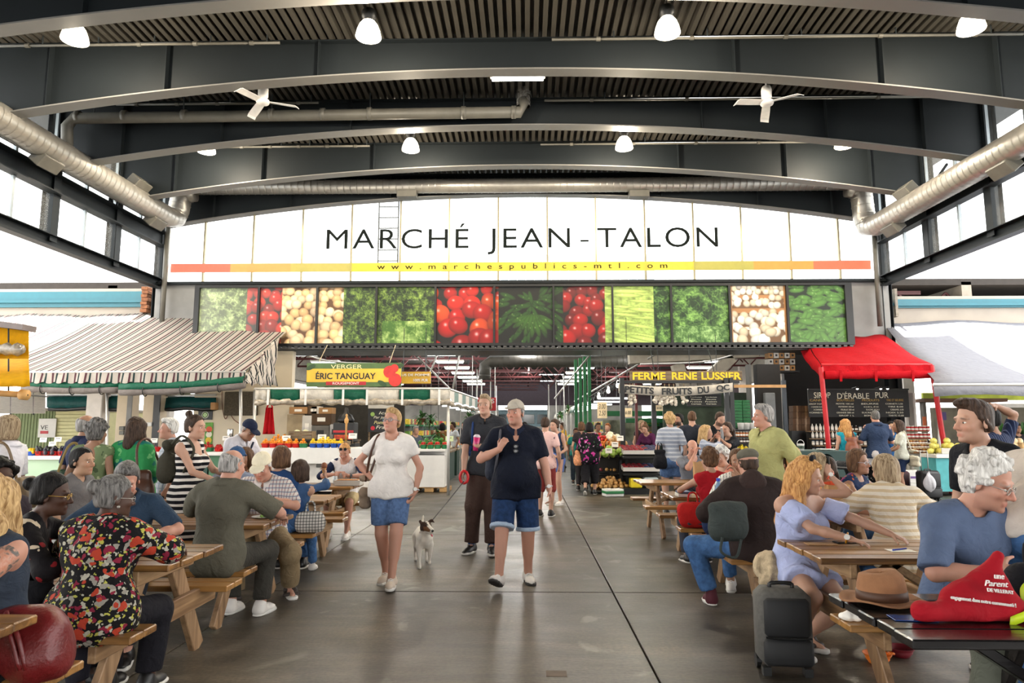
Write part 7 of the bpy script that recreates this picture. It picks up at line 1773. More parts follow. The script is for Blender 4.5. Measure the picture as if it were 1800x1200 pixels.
# ================================================================ picnic tables
w_top=wood('table_top_wood','#5d3f22','#a0743f',.30);w_leg=wood('table_leg_wood','#6b5036','#a48462',.6,2);w_bar=wood('table_bar_wood','#745638','#ad8c66',.6,1)
w_blk=wood('black_table_wood','#0b0a0b','#1d1a1a',.22)
PT={}
def picnic(label,X,Yc,q,L=1.85,black=False,YO=0):
 """q = -1: the end on the aisle is at X and the table runs to -X; +1 runs to +X"""
 k=(L,black,q)
 if k in PT:return dup(PT[k],(X,Yc,0),0,label)
 t=thing('picnic_table',label,'table',(X,Yc,0),0,'picnic tables');PT[k]=t;c=q*L/2;mt,ml,mb_=(w_blk,)*3 if black else(w_top,w_leg,w_bar)
 for i in range(5):MB().cbox((c+(.008*(i%2)),(i-2)*.148,.732),(L,.141,.038),.006).build('plank',mt,t)
 for s in((-1,1)if not black else()):
  for i in(0,1):MB().cbox((c,s*(.515+.135*i),.432),(L,.128,.04),.006).build('bench_plank',mt,t)
 for e in(.26 if not black else .80,L-.26):
  x=q*e
  for s in(-1,1):MB().bar((x,s*.17,.712),(x,s*.60,0),.13,.045,(1,0,0),.005).build('leg',ml,t)
  if not black:MB().bar((x-q*.05,-.70,.375),(x-q*.05,.70,.375),.045,.125,(0,0,1),.005).build('seat_support',mb_,t)
  MB().bar((x-q*.05,-.34,.668),(x-q*.05,.34,.668),.045,.09,(0,0,1),.005).build('top_support',mb_,t)
  MB().bar((x,0,.40),(x+(q*.45 if e<L/2 and not black else-q*.45),0,.70),.09,.045,(0,0,1),.004).build('brace',mb_,t)
 return t
TL=[(-2.10,2.65),(-2.08,4.42),(-2.15,6.05),(-2.20,7.88),(-2.35,9.62)]
TR=[(1.46,3.10),(1.80,4.72),(1.70,6.60),(1.67,8.35),(1.65,10.40)]
od=('nearest','second','third','fourth','farthest')
for i,(x,y)in enumerate(TL):picnic('wooden picnic table, %s of the row left of the aisle'%od[i],x,y,-1)
for i,(x,y)in enumerate(TR):picnic('wooden picnic table, %s of the row right of the aisle'%od[i]if i else 'black painted picnic table at the bottom right',x,y,1,(1.75,1.25,1.55,1.55,1.55)[i],i==0)
# ================================================================ people
def K(c,**kw):n='cloth_'+c.lstrip('#');return cloth(n,c,**kw)
def tp(m,**kw):return dict(m=K(m)if isinstance(m,str)else m,**kw)
WS=dict(m=mat('sneaker_white','#d5d0ca',.6),lace=mat('lace_white','#e8e6e2',.8));BS=dict(m=mat('black_leather','#141313',.4));SD=dict(m=mat('sandal_brown','#2b211a',.6),kind='sandal')
denim=cloth('denim_blue','#51698f',var=.25,scale=30);denim_d=cloth('denim_dark','#1c3153',var=.3,scale=24);jeans=cloth('denim_jeans','#41638f',var=.3,scale=18);khaki=K('#a39679')
def P(label,px,Y,**kw):kw.setdefault('face',0);return figure(label,xat(px,Y),Y,**kw)
def onT(a=.2,d=.38,z=.80):return dict(L=(a,-d,z),R=(-a,-d,z),Ln=(0,0,-1),Rn=(0,0,-1),Le=(1,.3,-.3),Re=(-1,.3,-.3))
SG=dict(sun=True,up=.085)
F1=P('woman in white tee and blue shorts striding with hand on hip',690,7.0,H=1.73,fem=True,b=1.17,head=(-18,-9,0),R=(-.19,-.0,1.02),Re=(-1,.25,0),Rh=(.5,.2,-.8),L=(.25,-.03,.90),Le=(1,.5,0),Lh=(-.4,-.2,-.9),skin='pink',hair=('short','blond',.7),glasses=dict(m=mat('teal_frame','#3d7f90',.4)),top=tp('#d9d3cd',sleeve=.55,hem=-.10,neck='crew',loose=.02,fold=.008),bottom=dict(m=denim,length=.80,loose=.010,wide=1.15,waist=-.02),shoes=dict(m=mat('beige_sneaker','#c3b4a4',.7),lace=WS['lace']),fR=(-.05,.10,.10),fL=(.06,-.20,.088),yR=-8,pR=6,smile=-.5)
F2=P('stout man in black polo, denim shorts and pale cap walking',907,7.05,H=1.82,b=1.27,belly=1.0,head=(-22,-4,0),R=(-.16,-.235,1.33),Re=(-1,.2,-.9),Rh=(.45,-.35,.8),Rc=.9,Rn=(.3,.9,0),L=(.36,-.10,.83),Le=(.7,.6,0),Lc=.7,skin='pink',hair=('short','grey'),beard=.35,hat=dict(m=K('#a59d90')),top=tp('#0d1220',sleeve=.8,hem=-.16,neck='v',collar=K('#141c30'),loose=.02,fold=.007),bottom=dict(m=denim_d,length=.98,loose=.014,wide=1.2,waist=-.05,cuff=K('#9fb0c4')),shoes=dict(WS,sole=mat('dark_sole','#2a2725',.7)),fR=(-.16,-.30,.13),pR=-24,yR=-14,fL=(.12,.08,.09),yL=10)
F3=P('tall man in charcoal shirt and brown trousers holding a pink cup',853,8.8,H=1.97,b=.92,head=(-12,-4,0),L=(-.02,-.27,1.29),Le=(1,.3,-.5),Lh=(-.75,-.25,.35),Lc=.9,Ln=(.2,1,.1),R=(-.27,-.16,.92),Re=(-.6,.8,0),Rh=(-.1,-.5,-.8),Rc=1.1,hair=('quiff','dirty'),top=tp('#2e2f33',sleeve=.8,hem=-.12,neck='v',collar=K('#2e2f33'),loose=.025,fold=.009),bottom=dict(m=K('#41302a'),length=1.95,loose=.022,wide=1.25),shoes=BS,socks=(K('#2b4a7a'),.14),fR=(-.16,-.08,.10),fL=(.10,-.24,.09),yR=-20)
F4=P('woman in navy tank top and denim skirt looking left',977,14.0,H=1.70,fem=True,face=-40,head=(-5,4,0),L=(.16,-.16,.98),hair=('bun','dark'),skin='fair',top=tp('#27344c',sleeve=0,hem=-.02,neck='tank'),bottom=dict(m=K('#5268a0'),skirt=True,length=.30),shoes=WS)
P('man in pink printed tee seen from behind the stout walker',958,12.2,H=1.72,face=165,hair=('crop','dark'),top=tp(floral('pink_print','#d9b3ac',[('#5a4a52',11,.16)]),sleeve=.7,hem=-.12),bottom=dict(m=K('#8a3a36'),length=1.2),shoes=BS)
F6=P('woman in black blouse with magenta flowers seen from behind',1036,16.0,H=1.64,b=1.15,fem=True,face=172,hair=('bob','black'),top=tp(floral('magenta_flowers','#121016',[('#a82f7e',7,.33),('#d59ac4',9,.20),('#3c5a40',10,.2)]),sleeve=1.1,hem=-.2,flare=.03,loose=.02),bottom=dict(m=K('#17161a'),length=1.6,wide=1.4),shoes=BS,fL=(.10,.22,.14),pL=30,fR=(-.1,-.12,.088))
for a in[('child in teal tee walking out of the covered aisle',1012,19,1.5,0,'dark','brown','#1f6f68','#26303a'),('woman with brown hair walking beside the flowered blouse',1022,17.2,1.66,170,'brown','fair','#2a2428','#2d2a2c'),('woman with black hair far back in the aisle behind the cap',922,18.5,1.66,0,'black','tan','#4a3038','#2b2d33'),('shopper in white blouse by the onion slope, far behind',1050,20.5,1.66,20,'dark','tan','#c9c0b8','#33363c'),('shopper with ginger hair tied up behind the onion slope',1069,19.8,1.64,-30,'red','fair','#5f5248','#33363c'),('woman in brown apron tending the left stalls',778,21,1.65,200,'black','tan','#7c5a30','#2b2d33'),('grey haired person bending behind the side counter',730,19.2,1.55,40,'grey','fair','#4f5a66','#2b2d33'),('man in striped white shirt deep in the left stalls',798,23,1.7,-60,'dark','tan','#c7ccd2','#2b2d33'),('person in dark tee far along the aisle, left of centre',815,30,1.75,0,'dark','fair','#23262c','#2b2d33'),('person in blue tee far along the aisle, right of centre',903,34,1.7,0,'brown','tan','#31538a','#2b2d33'),('shopper in yellow shirt far along the right stands',990,26,1.7,-80,'dark','tan','#c99a2c','#2b2d33'),('person in black behind the cantaloupes holding brown paper',1786,17.4,1.62,0,'black','tan','#26262a','#2b2d33')]:
 P(a[0],a[1],a[2],H=a[3],face=a[4],fem='woman' in a[0],hair=('bob' if 'woman' in a[0]else 'short',a[5]),skin=a[6],top=tp(a[7],sleeve=.6),bottom=dict(m=K(a[8])),shoes=BS)
A1=P('woman with blond bob in white polo at the left edge',17,6.35,H=1.64,fem=True,b=1.1,face=-88,hair=('bob','dirty'),skin='tan',glasses=dict(),L=(.16,-.2,1.0),R=(-.17,-.24,1.02),top=tp('#d8d6dc',sleeve=.9,hem=-.1,neck='v',collar=K('#d8d6dc')),bottom=dict(m=K('#c9c7cd')),shoes=BS)
P('balding man with grey beard in navy polo facing away',147,7.5,H=1.67,face=150,hair=('ring','grey'),beard=.6,b=1.1,skin='tan',top=tp('#1c2340',sleeve=.8,hem=-.12,neck='v',collar=K('#1c2340')),bottom=dict(m=khaki,length=1.0),shoes=BS)
A3=P('woman with curly grey hair in a green sleeveless print top',168,7.0,H=1.60,fem=True,b=1.22,face=182,hair=('curly','darkgrey'),skin='tan',top=tp(floral('green_print','#6f7f5a',[('#a9b08a',12,.3),('#4a5a3e',10,.25)]),sleeve=.12,hem=-.22,neck='backless',flare=.03),bottom=dict(m=K('#b0a88a'),length=1.3),shoes=BS)
P('boy with cropped black hair in grey tee',143,6.12,H=1.31,face=85,hs=1.12,hair=('crop','black'),skin='asian',top=tp('#6b6868',sleeve=.9,hem=-.12,loose=.02),bottom=dict(m=K('#8f99a8'),length=1.0),shoes=WS)
A5=P('woman with long brown hair in green and turquoise blouse',237,7.1,H=1.63,fem=True,b=1.2,face=175,hair=('long','dark'),skin='tan',top=tp(floral('green_blouse','#2f8a4e',[('#1d6b62',6,.34),('#69b070',9,.25)]),sleeve=1.35,hem=-.1,flare=.03,loose=.025),bottom=dict(m=K('#c2c4cc')),shoes=BS)
P('elderly man in pale check shirt with sunglasses on his head',303,8.1,H=1.64,face=-58,b=1.12,hair=('short','white'),skin='pink',glasses=SG,top=tp(plaid('pale_check','#b8bcc2','#6d84a4','#8f98a4'),sleeve=.9,hem=-.12,neck='v',collar=K('#b8bcc2')),bottom=dict(m=K('#2a2c34')),shoes=BS,age=1)
stp=stripes('dress_stripe',2,[(0,'#dcd6cf'),(.45,'#14141a')],.060,wob=.012)
A7=P('woman in black and white striped dress with a topknot, holding a bottle',338,6.95,H=1.66,fem=True,b=1.14,face=84,hair=('topknot','dark'),skin='fair',R=(-.14,-.36,1.03),Re=(-.4,1,-.3),Rc=.8,Rn=(1,0,0),L=(.16,-.36,1.06),Le=(.4,1,-.3),top=tp(stp,sleeve=0,hem=-.15,neck='scoop',name='dress_bodice'),bottom=dict(m=stp,skirt=True,length=.62,waist=.12,name='dress_skirt',flare=.05),shoes=SD)
A8=P('man in white shirt and navy cap bending to the counter',412,8.75,H=1.70,face=62,lean=24,head=(0,30,0),hair=('crop','grey'),hat=dict(m=K('#1a2238')),skin='tan',L=(.2,-.45,1.0),R=(-.2,-.45,1.0),top=tp('#d3d0d6',sleeve=.9,hem=-.1,neck='v',collar=K('#d3d0d6')),bottom=dict(m=K('#30343c')),shoes=BS)
flo=floral('black_floral','#0d0b0d',[('#a9a596',24,.32),('#a8a44a',27,.28),('#7c2036',17,.28),('#8f8a80',13,.25),('#a83c28',11,.31)])
B1=P('elderly woman with grey hair in black floral blouse on the bench',186,3.86,H=1.58,sit=.452,fem=True,b=1.34,face=178,lean=9,head=(-38,6,0),hair=('bun','darkgrey'),skin='dark',glasses=dict(m=galv),**onT(.24,.42),top=tp(flo,sleeve=1.15,hem=-.16,flare=.05,loose=.028,fold=.008),bottom=dict(m=K('#15141a')),shoes=BS)
P('young woman with black hair and gold earrings reaching over the table',45,4.0,H=1.62,sit=.452,fem=True,face=112,lean=16,head=(0,6,0),hair=('bun','black'),skin='dark',glasses=dict(m=mat('gold','#c9a24a',.3,metal=.8)),L=(.02,-.62,.86),R=(-.16,-.42,.82),Ln=(0,0,-1),top=tp(floral('black_rose','#131013',[('#c9b8a0',10,.26),('#8a2026',9,.25)]),sleeve=1.3),bottom=dict(m=K('#2a2a33')),shoes=BS)
P('person with black hair half hidden at the left edge of the second table',6,4.95,H=1.64,sit=.452,face=60,hair=('curly','black'),skin='dark',top=tp('#3a3238',sleeve=.8),bottom=dict(m=K('#2a2a33')),shoes=BS)
B4=P('blond woman with a tattooed upper arm at the lower left edge',16,3.2,H=1.70,sit=.452,fem=True,b=1.2,face=-25,lean=8,hair=('wavy','blond'),skin='pink',L=(.10,-.30,1.06),Le=(.6,-.2,-1),Lh=(-.4,-.1,.9),R=(-.2,-.4,.8),top=tp('#2c3440',sleeve=0,neck='tank'),bottom=dict(m=K('#22242a')),shoes=BS)
P('man with greying hair in dark blue shirt looking down',236,5.02,H=1.72,sit=.452,face=18,lean=14,head=(10,26,0),hair=('short','darkgrey'),skin='pink',**onT(),beard=.3,top=tp('#28394c',sleeve=.9,neck='v',collar=K('#28394c')),bottom=dict(m=K('#2a2d35')),shoes=BS)
B6=P('man with grey curls and bald crown in olive shirt, back turned',397,5.46,H=1.80,sit=.452,b=1.16,face=172,lean=8,head=(-12,10,0),hair=('ring','grey',1.9),skin='pink',**onT(.3,.42),top=tp('#59564a',sleeve=.95,hem=-.14,neck='crew',collar=K('#59564a'),loose=.025,fold=.009),bottom=dict(m=K('#35332e')),shoes=WS)
B7=P('elderly man in cream cap and plaid shirt eating',474,6.6,H=1.72,sit=.452,b=1.2,face=6,lean=14,head=(-6,24,0),hair=('crop','white'),hat=dict(m=K('#d6cdb4')),glasses=dict(),skin='pink',L=(.12,-.36,.90),R=(-.18,-.40,.82),Lc=.9,Le=(1,.2,-.5),top=tp(plaid('red_plaid','#c4beba','#7d4a58','#4a6480',.03,.035),sleeve=.9,hem=-.12,neck='v',collar=K('#c4beba'),loose=.02),bottom=dict(m=K('#7d6c52'),wide=1.2),shoes=SD,fL=(.28,-.12,.085),yL=20)
P('woman with brown hair facing the camera behind the grey curls',434,8.45,H=1.62,sit=.452,fem=True,face=-8,hair=('long','brown'),skin='tan',**onT(),top=tp('#c98f4a',sleeve=.3),bottom=dict(m=denim),shoes=SD)
P('person in blue cap and pale blue shirt, back turned, behind the grey curls',418,7.32,H=1.70,sit=.452,face=185,hair=('short','grey'),hat=dict(m=K('#2f4f78')),top=tp('#a3aec6',sleeve=.9),bottom=dict(m=K('#55565c')),shoes=BS)
P('woman with wavy brown hair in denim jacket, back turned',496,7.34,H=1.72,sit=.452,fem=True,face=178,hair=('bob','brown'),glasses=SG,top=tp('#24406a',sleeve=1.9),bottom=dict(m=jeans),shoes=BS)
B11=P('child with dark bob in denim jacket, holding an ice cream',530,7.34,H=1.22,sit=.50,face=182,hs=1.1,hair=('bob','dark'),R=(-.2,-.3,.98),Rh=(0,0,1),Rc=.9,top=tp('#3a567c',sleeve=1.7),bottom=dict(m=jeans),shoes=WS)
B12=P('young man in navy and white baseball tee looking down at his meal',612,10.15,H=1.74,sit=.452,face=0,lean=10,head=(0,28,0),hair=('crop','strawberry'),glasses=SG,L=(.12,-.36,.86),R=(-.10,-.34,.88),Le=(1,.2,-.3),Re=(-1,.2,-.3),top=tp('#d3d0d0',sleeve=.12,hem=-.1),bottom=dict(m=K('#b3a078'),length=.95),shoes=WS,skin='pink')
sculpt('raglan_sleeve',[q for n_,s_ in(('L',1),('R',-1))for q in(RC(B12['seg'][n_][0]+Vector((-s_*.05,0,.03)),B12['seg'][n_][0],.056,.056),RC(B12['seg'][n_][0],B12['seg'][n_][1],.054,.046))],.02,K('#1b2440'),B12['root'],.008)
C1=P('man in pale green shirt standing with hands behind his back',1347,7.47,H=1.79,face=-72,b=1.12,belly=.3,head=(-14,-2,0),hair=('short','grey'),glasses=dict(),skin='pink',L=(.14,.20,.97),R=(-.14,.20,.97),Le=(.9,.6,0),Re=(-.9,.6,0),top=tp('#a3a26c',sleeve=.95,hem=.02,neck='v',collar=K('#a3a26c'),loose=.025,fold=.009),bottom=dict(m=K('#9c9078'),waist=.10,belt=mat('belt_black','#141416',.4)),shoes=BS)
P('balding man in grey tee with hand to his mouth',1212,11.0,H=1.76,sit=.452,b=1.1,face=6,lean=10,hair=('ring','dark'),skin='pink',R=(-.02,-.26,1.13),Re=(-.6,-.2,-1),Rh=(.3,.1,.9),Rc=.9,L=(.2,-.4,.8),top=tp('#6d7078',sleeve=.8),bottom=dict(m=K('#3b4656')),shoes=BS)
P('woman with dark curls in red sleeveless top, back turned',1246,7.80,H=1.64,sit=.452,fem=True,b=1.12,face=192,hair=('curly','brown',.8),skin='fair',**onT(),top=tp('#a31822',sleeve=.08),bottom=dict(m=K('#3a3d48')),shoes=BS)
P('woman in glasses and black and white top with hand on her mouth',1294,7.22,H=1.68,sit=.452,fem=True,face=-14,hair=('bun','brown'),skin='olive',glasses=dict(),L=(-.01,-.16,1.07),Le=(.7,-.3,-1),Lh=(-.5,.2,.8),Lc=.9,R=(-.22,-.40,.82),top=tp(plaid('mono_check','#dcd8d0','#16161a','#dcd8d0',.03,.03),sleeve=.9),bottom=dict(m=jeans),shoes=WS)
C5=P('man in brown hooded jacket and flat grey cap straddling the bench',1318,6.04,H=1.78,sit=.452,b=1.18,face=176,lean=8,head=(10,4,0),hair=('crop','dark'),hat=dict(m=K('#5f5c50'),kind='flat'),skin='pink',L=(.30,-.30,.86),R=(-.2,-.4,.80),fL=(.34,-.22,.09),kL=(1,-.5,.8),top=tp('#2d2321',sleeve=1.95,hem=-.12,loose=.03,fold=.010),bottom=dict(m=jeans,wide=1.1),shoes=dict(m=mat('maroon_canvas','#4a1220',.8),lace=WS['lace'],high=.02))
sculpt('hood',[EL(C5['T'](0,.085,.50),(.12,.075,.10),C5['Rcx'],.03),RC(C5['T'](-.09,.02,.50),C5['T'](.09,.02,.50),.06,.06,.03)],.012,K('#382b28'),C5['root'],0,folds=(.01,24,3))
C6=P('woman with long strawberry blond waves in pale blue off-shoulder dress',1394,5.17,H=1.68,sit=.452,fem=True,b=1.24,face=24,lean=7,head=(32,10,0),hair=('wavy','strawberry',1.0,.13),skin='fair',glasses=dict(),R=(.02,-.44,.80),L=(.42,-.46,.80),Ln=(0,0,-1),Rn=(0,0,-1),Re=(-1,.1,-.3),Le=(1,.2,-.2),top=tp('#a9b2d8',off=True,hem=-.1,loose=.026,fold=.010,name='dress_bodice'),bottom=dict(m=K('#a9b2d8'),skirt=True,length=.55,name='dress_skirt',fold=.010,loose=.02),shoes=SD,fL=(-.04,-.06,.09),fR=(-.24,-.16,.09))
sculpt('hair_bow',[EL(C6['hp'](q*.03,-.02,.15),(.032,.016,.022),C6['Rhd']@Ry(q*.5),.006)for q in(-1,1)]+[RC(C6['hp'](-.08,.0,.07),C6['hp'](0,-.01,.142),.008,.008),RC(C6['hp'](.08,.0,.07),C6['hp'](0,-.01,.142),.008,.008)],.008,K('#121318'),C6['root'])
C7=P('woman with blond hair holding a phone to her ear',1424,6.22,H=1.66,sit=.452,fem=True,face=72,lean=4,hair=('long','dirty'),skin='fair',R=(-.07,-.12,1.14),Re=(-.5,-.6,-1),Rh=(.1,.1,1),Rc=.8,L=(.2,-.4,.8),top=tp('#c88a52',sleeve=.05,neck='tank'),bottom=dict(m=jeans),shoes=SD)
P('girl with dark pigtails in orange top, back turned',1452,7.75,H=1.40,sit=.452,fem=True,hs=1.06,face=190,hair=('pigtails','dark'),skin='tan',top=tp('#d8502c',sleeve=.5),bottom=dict(m=K('#33384a')),shoes=WS)
C9=P('woman with straight blond hair in cream striped tee, back turned',1562,5.78,H=1.68,sit=.452,fem=True,b=1.15,face=166,lean=12,head=(34,8,0),hair=('bob','dirty',1.1,.05),skin='fair',**onT(.26,.40),top=tp(stripes('cream_stripe',2,[(0,'#cfc5b4'),(.55,'#bda888')],.05,wob=.02),sleeve=.95,loose=.024,fold=.010,hem=-.14),bottom=dict(m=jeans),shoes=WS)
P('woman with brown bob, glasses and bright scarf',1502,7.2,H=1.66,sit=.452,fem=True,face=35,hair=('bob','brown'),skin='tan',glasses=dict(m=mat('silver_frame','#b9bcc4',.3)),**onT(),top=tp(floral('bright_scarf','#1d2a4a',[('#7c2f62',9,.3),('#2f7a6a',11,.25),('#c25a2c',12,.2)]),sleeve=.05),bottom=dict(m=jeans),shoes=BS)
C11=P('grey haired man in blue tee bending over the black table',1664,4.0,H=1.88,sit=.452,b=1.18,face=14,lean=16,head=(26,20,0),hs=1.14,hair=('curly','white',.42),skin='pink',beard=.25,glasses=dict(m=galv),R=(-.13,-.36,.82),L=(.24,-.44,.82),Re=(-1,.2,-.6),Le=(1,.3,-.3),Ln=(0,0,-1),top=tp('#53617c',sleeve=.95,loose=.024,fold=.010,hem=-.14),bottom=dict(m=K('#575a50'),wide=1.25,fold=.010),shoes=BS,fR=(-.26,-.36,.09),fL=(.2,-.5,.09))
C12=P('young man with dark quiff in black tee, seen in profile',1736,4.62,H=1.69,face=-74,hs=1.16,lean=8,head=(-12,0,0),hair=('quiff','dark'),skin='fair',beard=.2,b=1.1,top=tp('#17191d',sleeve=.9,loose=.02),bottom=dict(m=K('#2a2c33')),shoes=BS)
P('man in pale grey shirt bending at the right edge',1792,3.93,H=1.78,b=1.3,face=118,lean=52,head=(0,20,0),hair=('short','grey'),skin='pink',L=(.2,-.6,.85),R=(-.2,-.6,.85),top=tp('#c6bcb2',sleeve=.95,hem=-.05,loose=.03,fold=.012),bottom=dict(m=jeans),shoes=BS)
C14=P('man in navy striped tee with one arm folded over his head',1745,7.0,H=1.74,face=205,hair=('short','black'),skin='tan',R=(-.04,.02,1.76),Re=(-1,.2,.5),Rh=(.9,.1,.1),top=tp(stripes('navy_stripe',0,[(0,'#1b2440'),(.8,'#55607c')],.03),sleeve=.8),bottom=dict(m=K('#2b2d33')),shoes=BS)
D1=P('woman with ginger curls in turquoise vest wearing a brown leather backpack',1487,14.6,H=1.70,fem=True,b=1.2,face=180,hair=('wavy','strawberry'),skin='fair',top=tp('#1f93a8',sleeve=.05,neck='backless',hem=-.1),bottom=dict(m=K('#3a4a5c')),shoes=BS)
P('man in navy polo and pale trousers facing the maple stall',1541,14.4,H=1.90,b=1.2,face=178,hair=('crop','darkgrey'),skin='pink',L=(.2,-.3,1.25),R=(-.2,-.3,1.25),top=tp('#2c3a54',sleeve=.9,hem=-.12,neck='v',collar=K('#2c3a54')),bottom=dict(m=K('#b9b4b4')),shoes=BS)
P('vendor with black hair in blue apron facing the customers',1565,15.6,H=1.66,fem=True,face=-10,hair=('bob','black'),skin='asian',top=tp('#24558a',sleeve=.8),bottom=dict(m=K('#22304a')),shoes=BS)
D4=P('woman with long dark hair in pale tee and navy shorts with tote bag',1581,14.9,H=1.69,fem=True,face=-110,hair=('long','dark',1,.06),skin='tan',L=(.15,-.3,1.0),R=(-.15,-.3,1.0),top=tp('#c4c6ba',sleeve=.8),bottom=dict(m=K('#1c2a48'),length=.7),shoes=WS)
P('woman with short blond curls in grey striped tee and denim shorts, back turned',1178,12.2,H=1.80,fem=True,face=176,hair=('curly','blond',.6),skin='fair',top=tp(stripes('grey_stripe',2,[(0,'#8f96a4'),(.6,'#b9bdc4')],.07),sleeve=.8,hem=-.04),bottom=dict(m=denim,length=.62),shoes=BS)
P('woman in plum sweater bending over the berries',1141,17.9,H=1.66,fem=True,face=-35,lean=22,head=(0,20,0),hair=('topknot','brown'),skin='fair',L=(.2,-.4,1.0),R=(-.2,-.4,1.0),top=tp('#4a1d40',sleeve=1.6),bottom=dict(m=denim,length=.6),shoes=BS)
P('fair haired woman in dark top behind the plum sweater',1127,18.8,H=1.72,fem=True,face=30,hair=('bob','dirty'),skin='fair',top=tp('#2c2428',sleeve=.3),bottom=dict(m=jeans),shoes=BS)
P('man in dark tee with backpack, back turned, by the black posts',1217,13.2,H=1.86,face=172,hair=('crop','brown'),skin='fair',top=tp('#2b2f38',sleeve=.9),bottom=dict(m=jeans),shoes=BS)
P('bearded man in grey tee behind the blond curls',1196,15.0,H=1.84,face=-60,hair=('short','black'),beard=.9,skin='tan',top=tp('#8790a0',sleeve=.8),bottom=dict(m=jeans),shoes=BS)
P('man with beard and glasses in black sweater',1262,12.8,H=1.85,face=10,head=(10,24,0),hair=('crop','dark'),beard=.8,glasses=dict(),top=tp('#14161a',sleeve=1.8),bottom=dict(m=jeans),shoes=BS)
P('girl with long blond hair in grey plaid shirt eating',1238,11.9,H=1.56,fem=True,face=70,hair=('long','blond'),skin='fair',L=(.04,-.22,1.36),Le=(1,-.2,-.8),Lh=(-.2,-.1,1),R=(-.04,-.24,1.34),Re=(-1,-.2,-.8),top=tp(plaid('grey_plaid','#9ba3b4','#6f7890','#c4c9d4'),sleeve=1.6),bottom=dict(m=jeans),shoes=WS)
D12=P('girl with ponytail in black tee drinking from a bottle',1281,12.0,H=1.62,fem=True,face=-62,head=(0,6,0),hair=('ponytail','dark'),skin='fair',L=(.04,-.26,1.36),R=(-.06,-.24,1.40),Le=(1,-.2,-.8),Re=(-1,-.2,-.8),Lc=.9,Rc=.9,top=tp('#1b1d22',sleeve=.8),bottom=dict(m=jeans),shoes=WS)
P('woman with white hair looking down behind the red top',1270,8.95,H=1.66,sit=.452,fem=True,face=-50,head=(0,20,0),hair=('curly','white',.6),skin='fair',top=tp('#d88a74',sleeve=.8),bottom=dict(m=jeans),shoes=BS)
P('boy with dark hair between the flat cap and the blond waves',1370,8.96,H=1.36,sit=.452,hs=1.08,face=-70,hair=('short','dark'),skin='fair',top=tp('#5a6a8a',sleeve=.8),bottom=dict(m=jeans),shoes=WS)
P('woman with ginger hair half hidden behind the phone caller',1392,8.9,H=1.60,sit=.452,fem=True,face=150,hair=('long','strawberry'),skin='fair',top=tp('#8a5a3a',sleeve=.8),bottom=dict(m=jeans),shoes=BS)
strap(A8,[A8['T'](.13,-.06,.49),A8['T'](.02,-.14,.30),A8['T'](-.13,-.10,.08),A8['T'](-.12,.10,.1),A8['T'](.04,.13,.32),A8['T'](.13,.03,.49)],K('#22293a'),.035)
# ================================================================ bags, food and small things
def soft(name,label,cat,loc,w,d,h,m,rz=0,top=.6,straps=(),sm=None,fold=.008,pocket=None,cell=.014,handle=True):
 """soft bag standing on loc: full below, gathered above"""
 t=thing(name,label,cat,loc,math.radians(rz));r=d/2
 Ps=[RC((-w/2+r,0,r),(w/2-r,0,r),r,r,.06),RC((-w/2*.95+r,0,h*.5),(w/2*.95-r,0,h*.5),r,r,.10),RC((-w/2*top,0,h-r*.5),(w/2*top,0,h-r*.5),r*.5,r*.5,.10)]
 sculpt('body',Ps,cell,m,t,0,cuts=[((0,0,.004),(0,0,-1))],folds=(fold,24,len(label)))
 for s in straps:MB().tube(smooth_path(s,16),.011,6).build('strap',sm or m,t,True)
 if handle:MB().tube(smooth_path([(-w*.2,0,h-.03),(-w*.12,.02,h+.10),(w*.12,.02,h+.10),(w*.2,0,h-.03)],14),.010,6).build('handle',sm or m,t,True)
 if pocket:MB().cbox((0,-r*.96,h*.36),(w*.62,.03,h*.42),.012).build('pocket',pocket,t)
 return t
def W(I,p):return world_of(I,p)
red_l=mat('red_leather','#611516',.4,var=.2,scale=9,bmp=.3);brn_l=mat('brown_leather','#4a2c1c',.4,var=.2,scale=9,bmp=.3);blk_c=K('#15151a');grn_l=mat('green_leather','#0d4632',.4,var=.15)
p=Vector((xat(72,3.12),3.12,.455));soft('handbag','large red leather handbag on the bench at the lower left corner','bag',p,.40,.22,.28,red_l,-12,.8,fold=.022,straps=[[(-.14,-.02,.25),(-.06,-.12,.28),(.06,-.13,.24),(.13,-.12,.08)],[(-.10,.02,.26),(0,-.09,.29),(.10,-.12,.22),(.15,-.11,.08)]],handle=False)
soft('handbag','black bag on the bench beside the floral blouse','bag',(xat(82,3.95),3.9,.455),.26,.18,.22,blk_c)
def worn(name,label,I,c,w,d,h,m,rz,pts,**kw):
 """bag hung on a figure: c and strap points in the figure's own frame"""
 q=W(I,c);t=soft(name,label,'bag',q,w,d,h,m,math.degrees(I['root'].rotation_euler.z)+rz,handle=False,**kw)
 inv=t.matrix_basis.inverted()if False else None;a=t.rotation_euler.z
 P=[Rz(-a)@(W(I,x)-q)for x in pts];MB().tube(smooth_path(P,18),.013,6).build('strap',kw.get('sm')or m,t,True);return t
worn('shoulder_bag','green leather shoulder bag of the curly haired woman',A3,(.30,.02,.78),.34,.16,.34,grn_l,80,[(.28,-.06,1.06),(.20,-.04,1.36),(.22,.08,1.34),(.28,.12,1.06)],sm=K('#8f7c50'))
worn('shoulder_bag','brown leather shoulder bag of the woman in the green blouse',A5,(-.19,.21,.80),.34,.14,.32,brn_l,15,[(-.2,.20,1.08),(-.15,.15,1.36),(-.15,-.02,1.42),(-.2,-.13,1.2)])
worn('shoulder_bag','brown and gold shoulder bag of the woman in white polo',A1,(.06,.23,.80),.30,.14,.30,mat('gold_brown','#6d573a',.4,var=.4,scale=8),0,[(.12,.2,1.05),(.16,.1,1.38),(.16,-.06,1.36),(.2,-.1,1.05)])
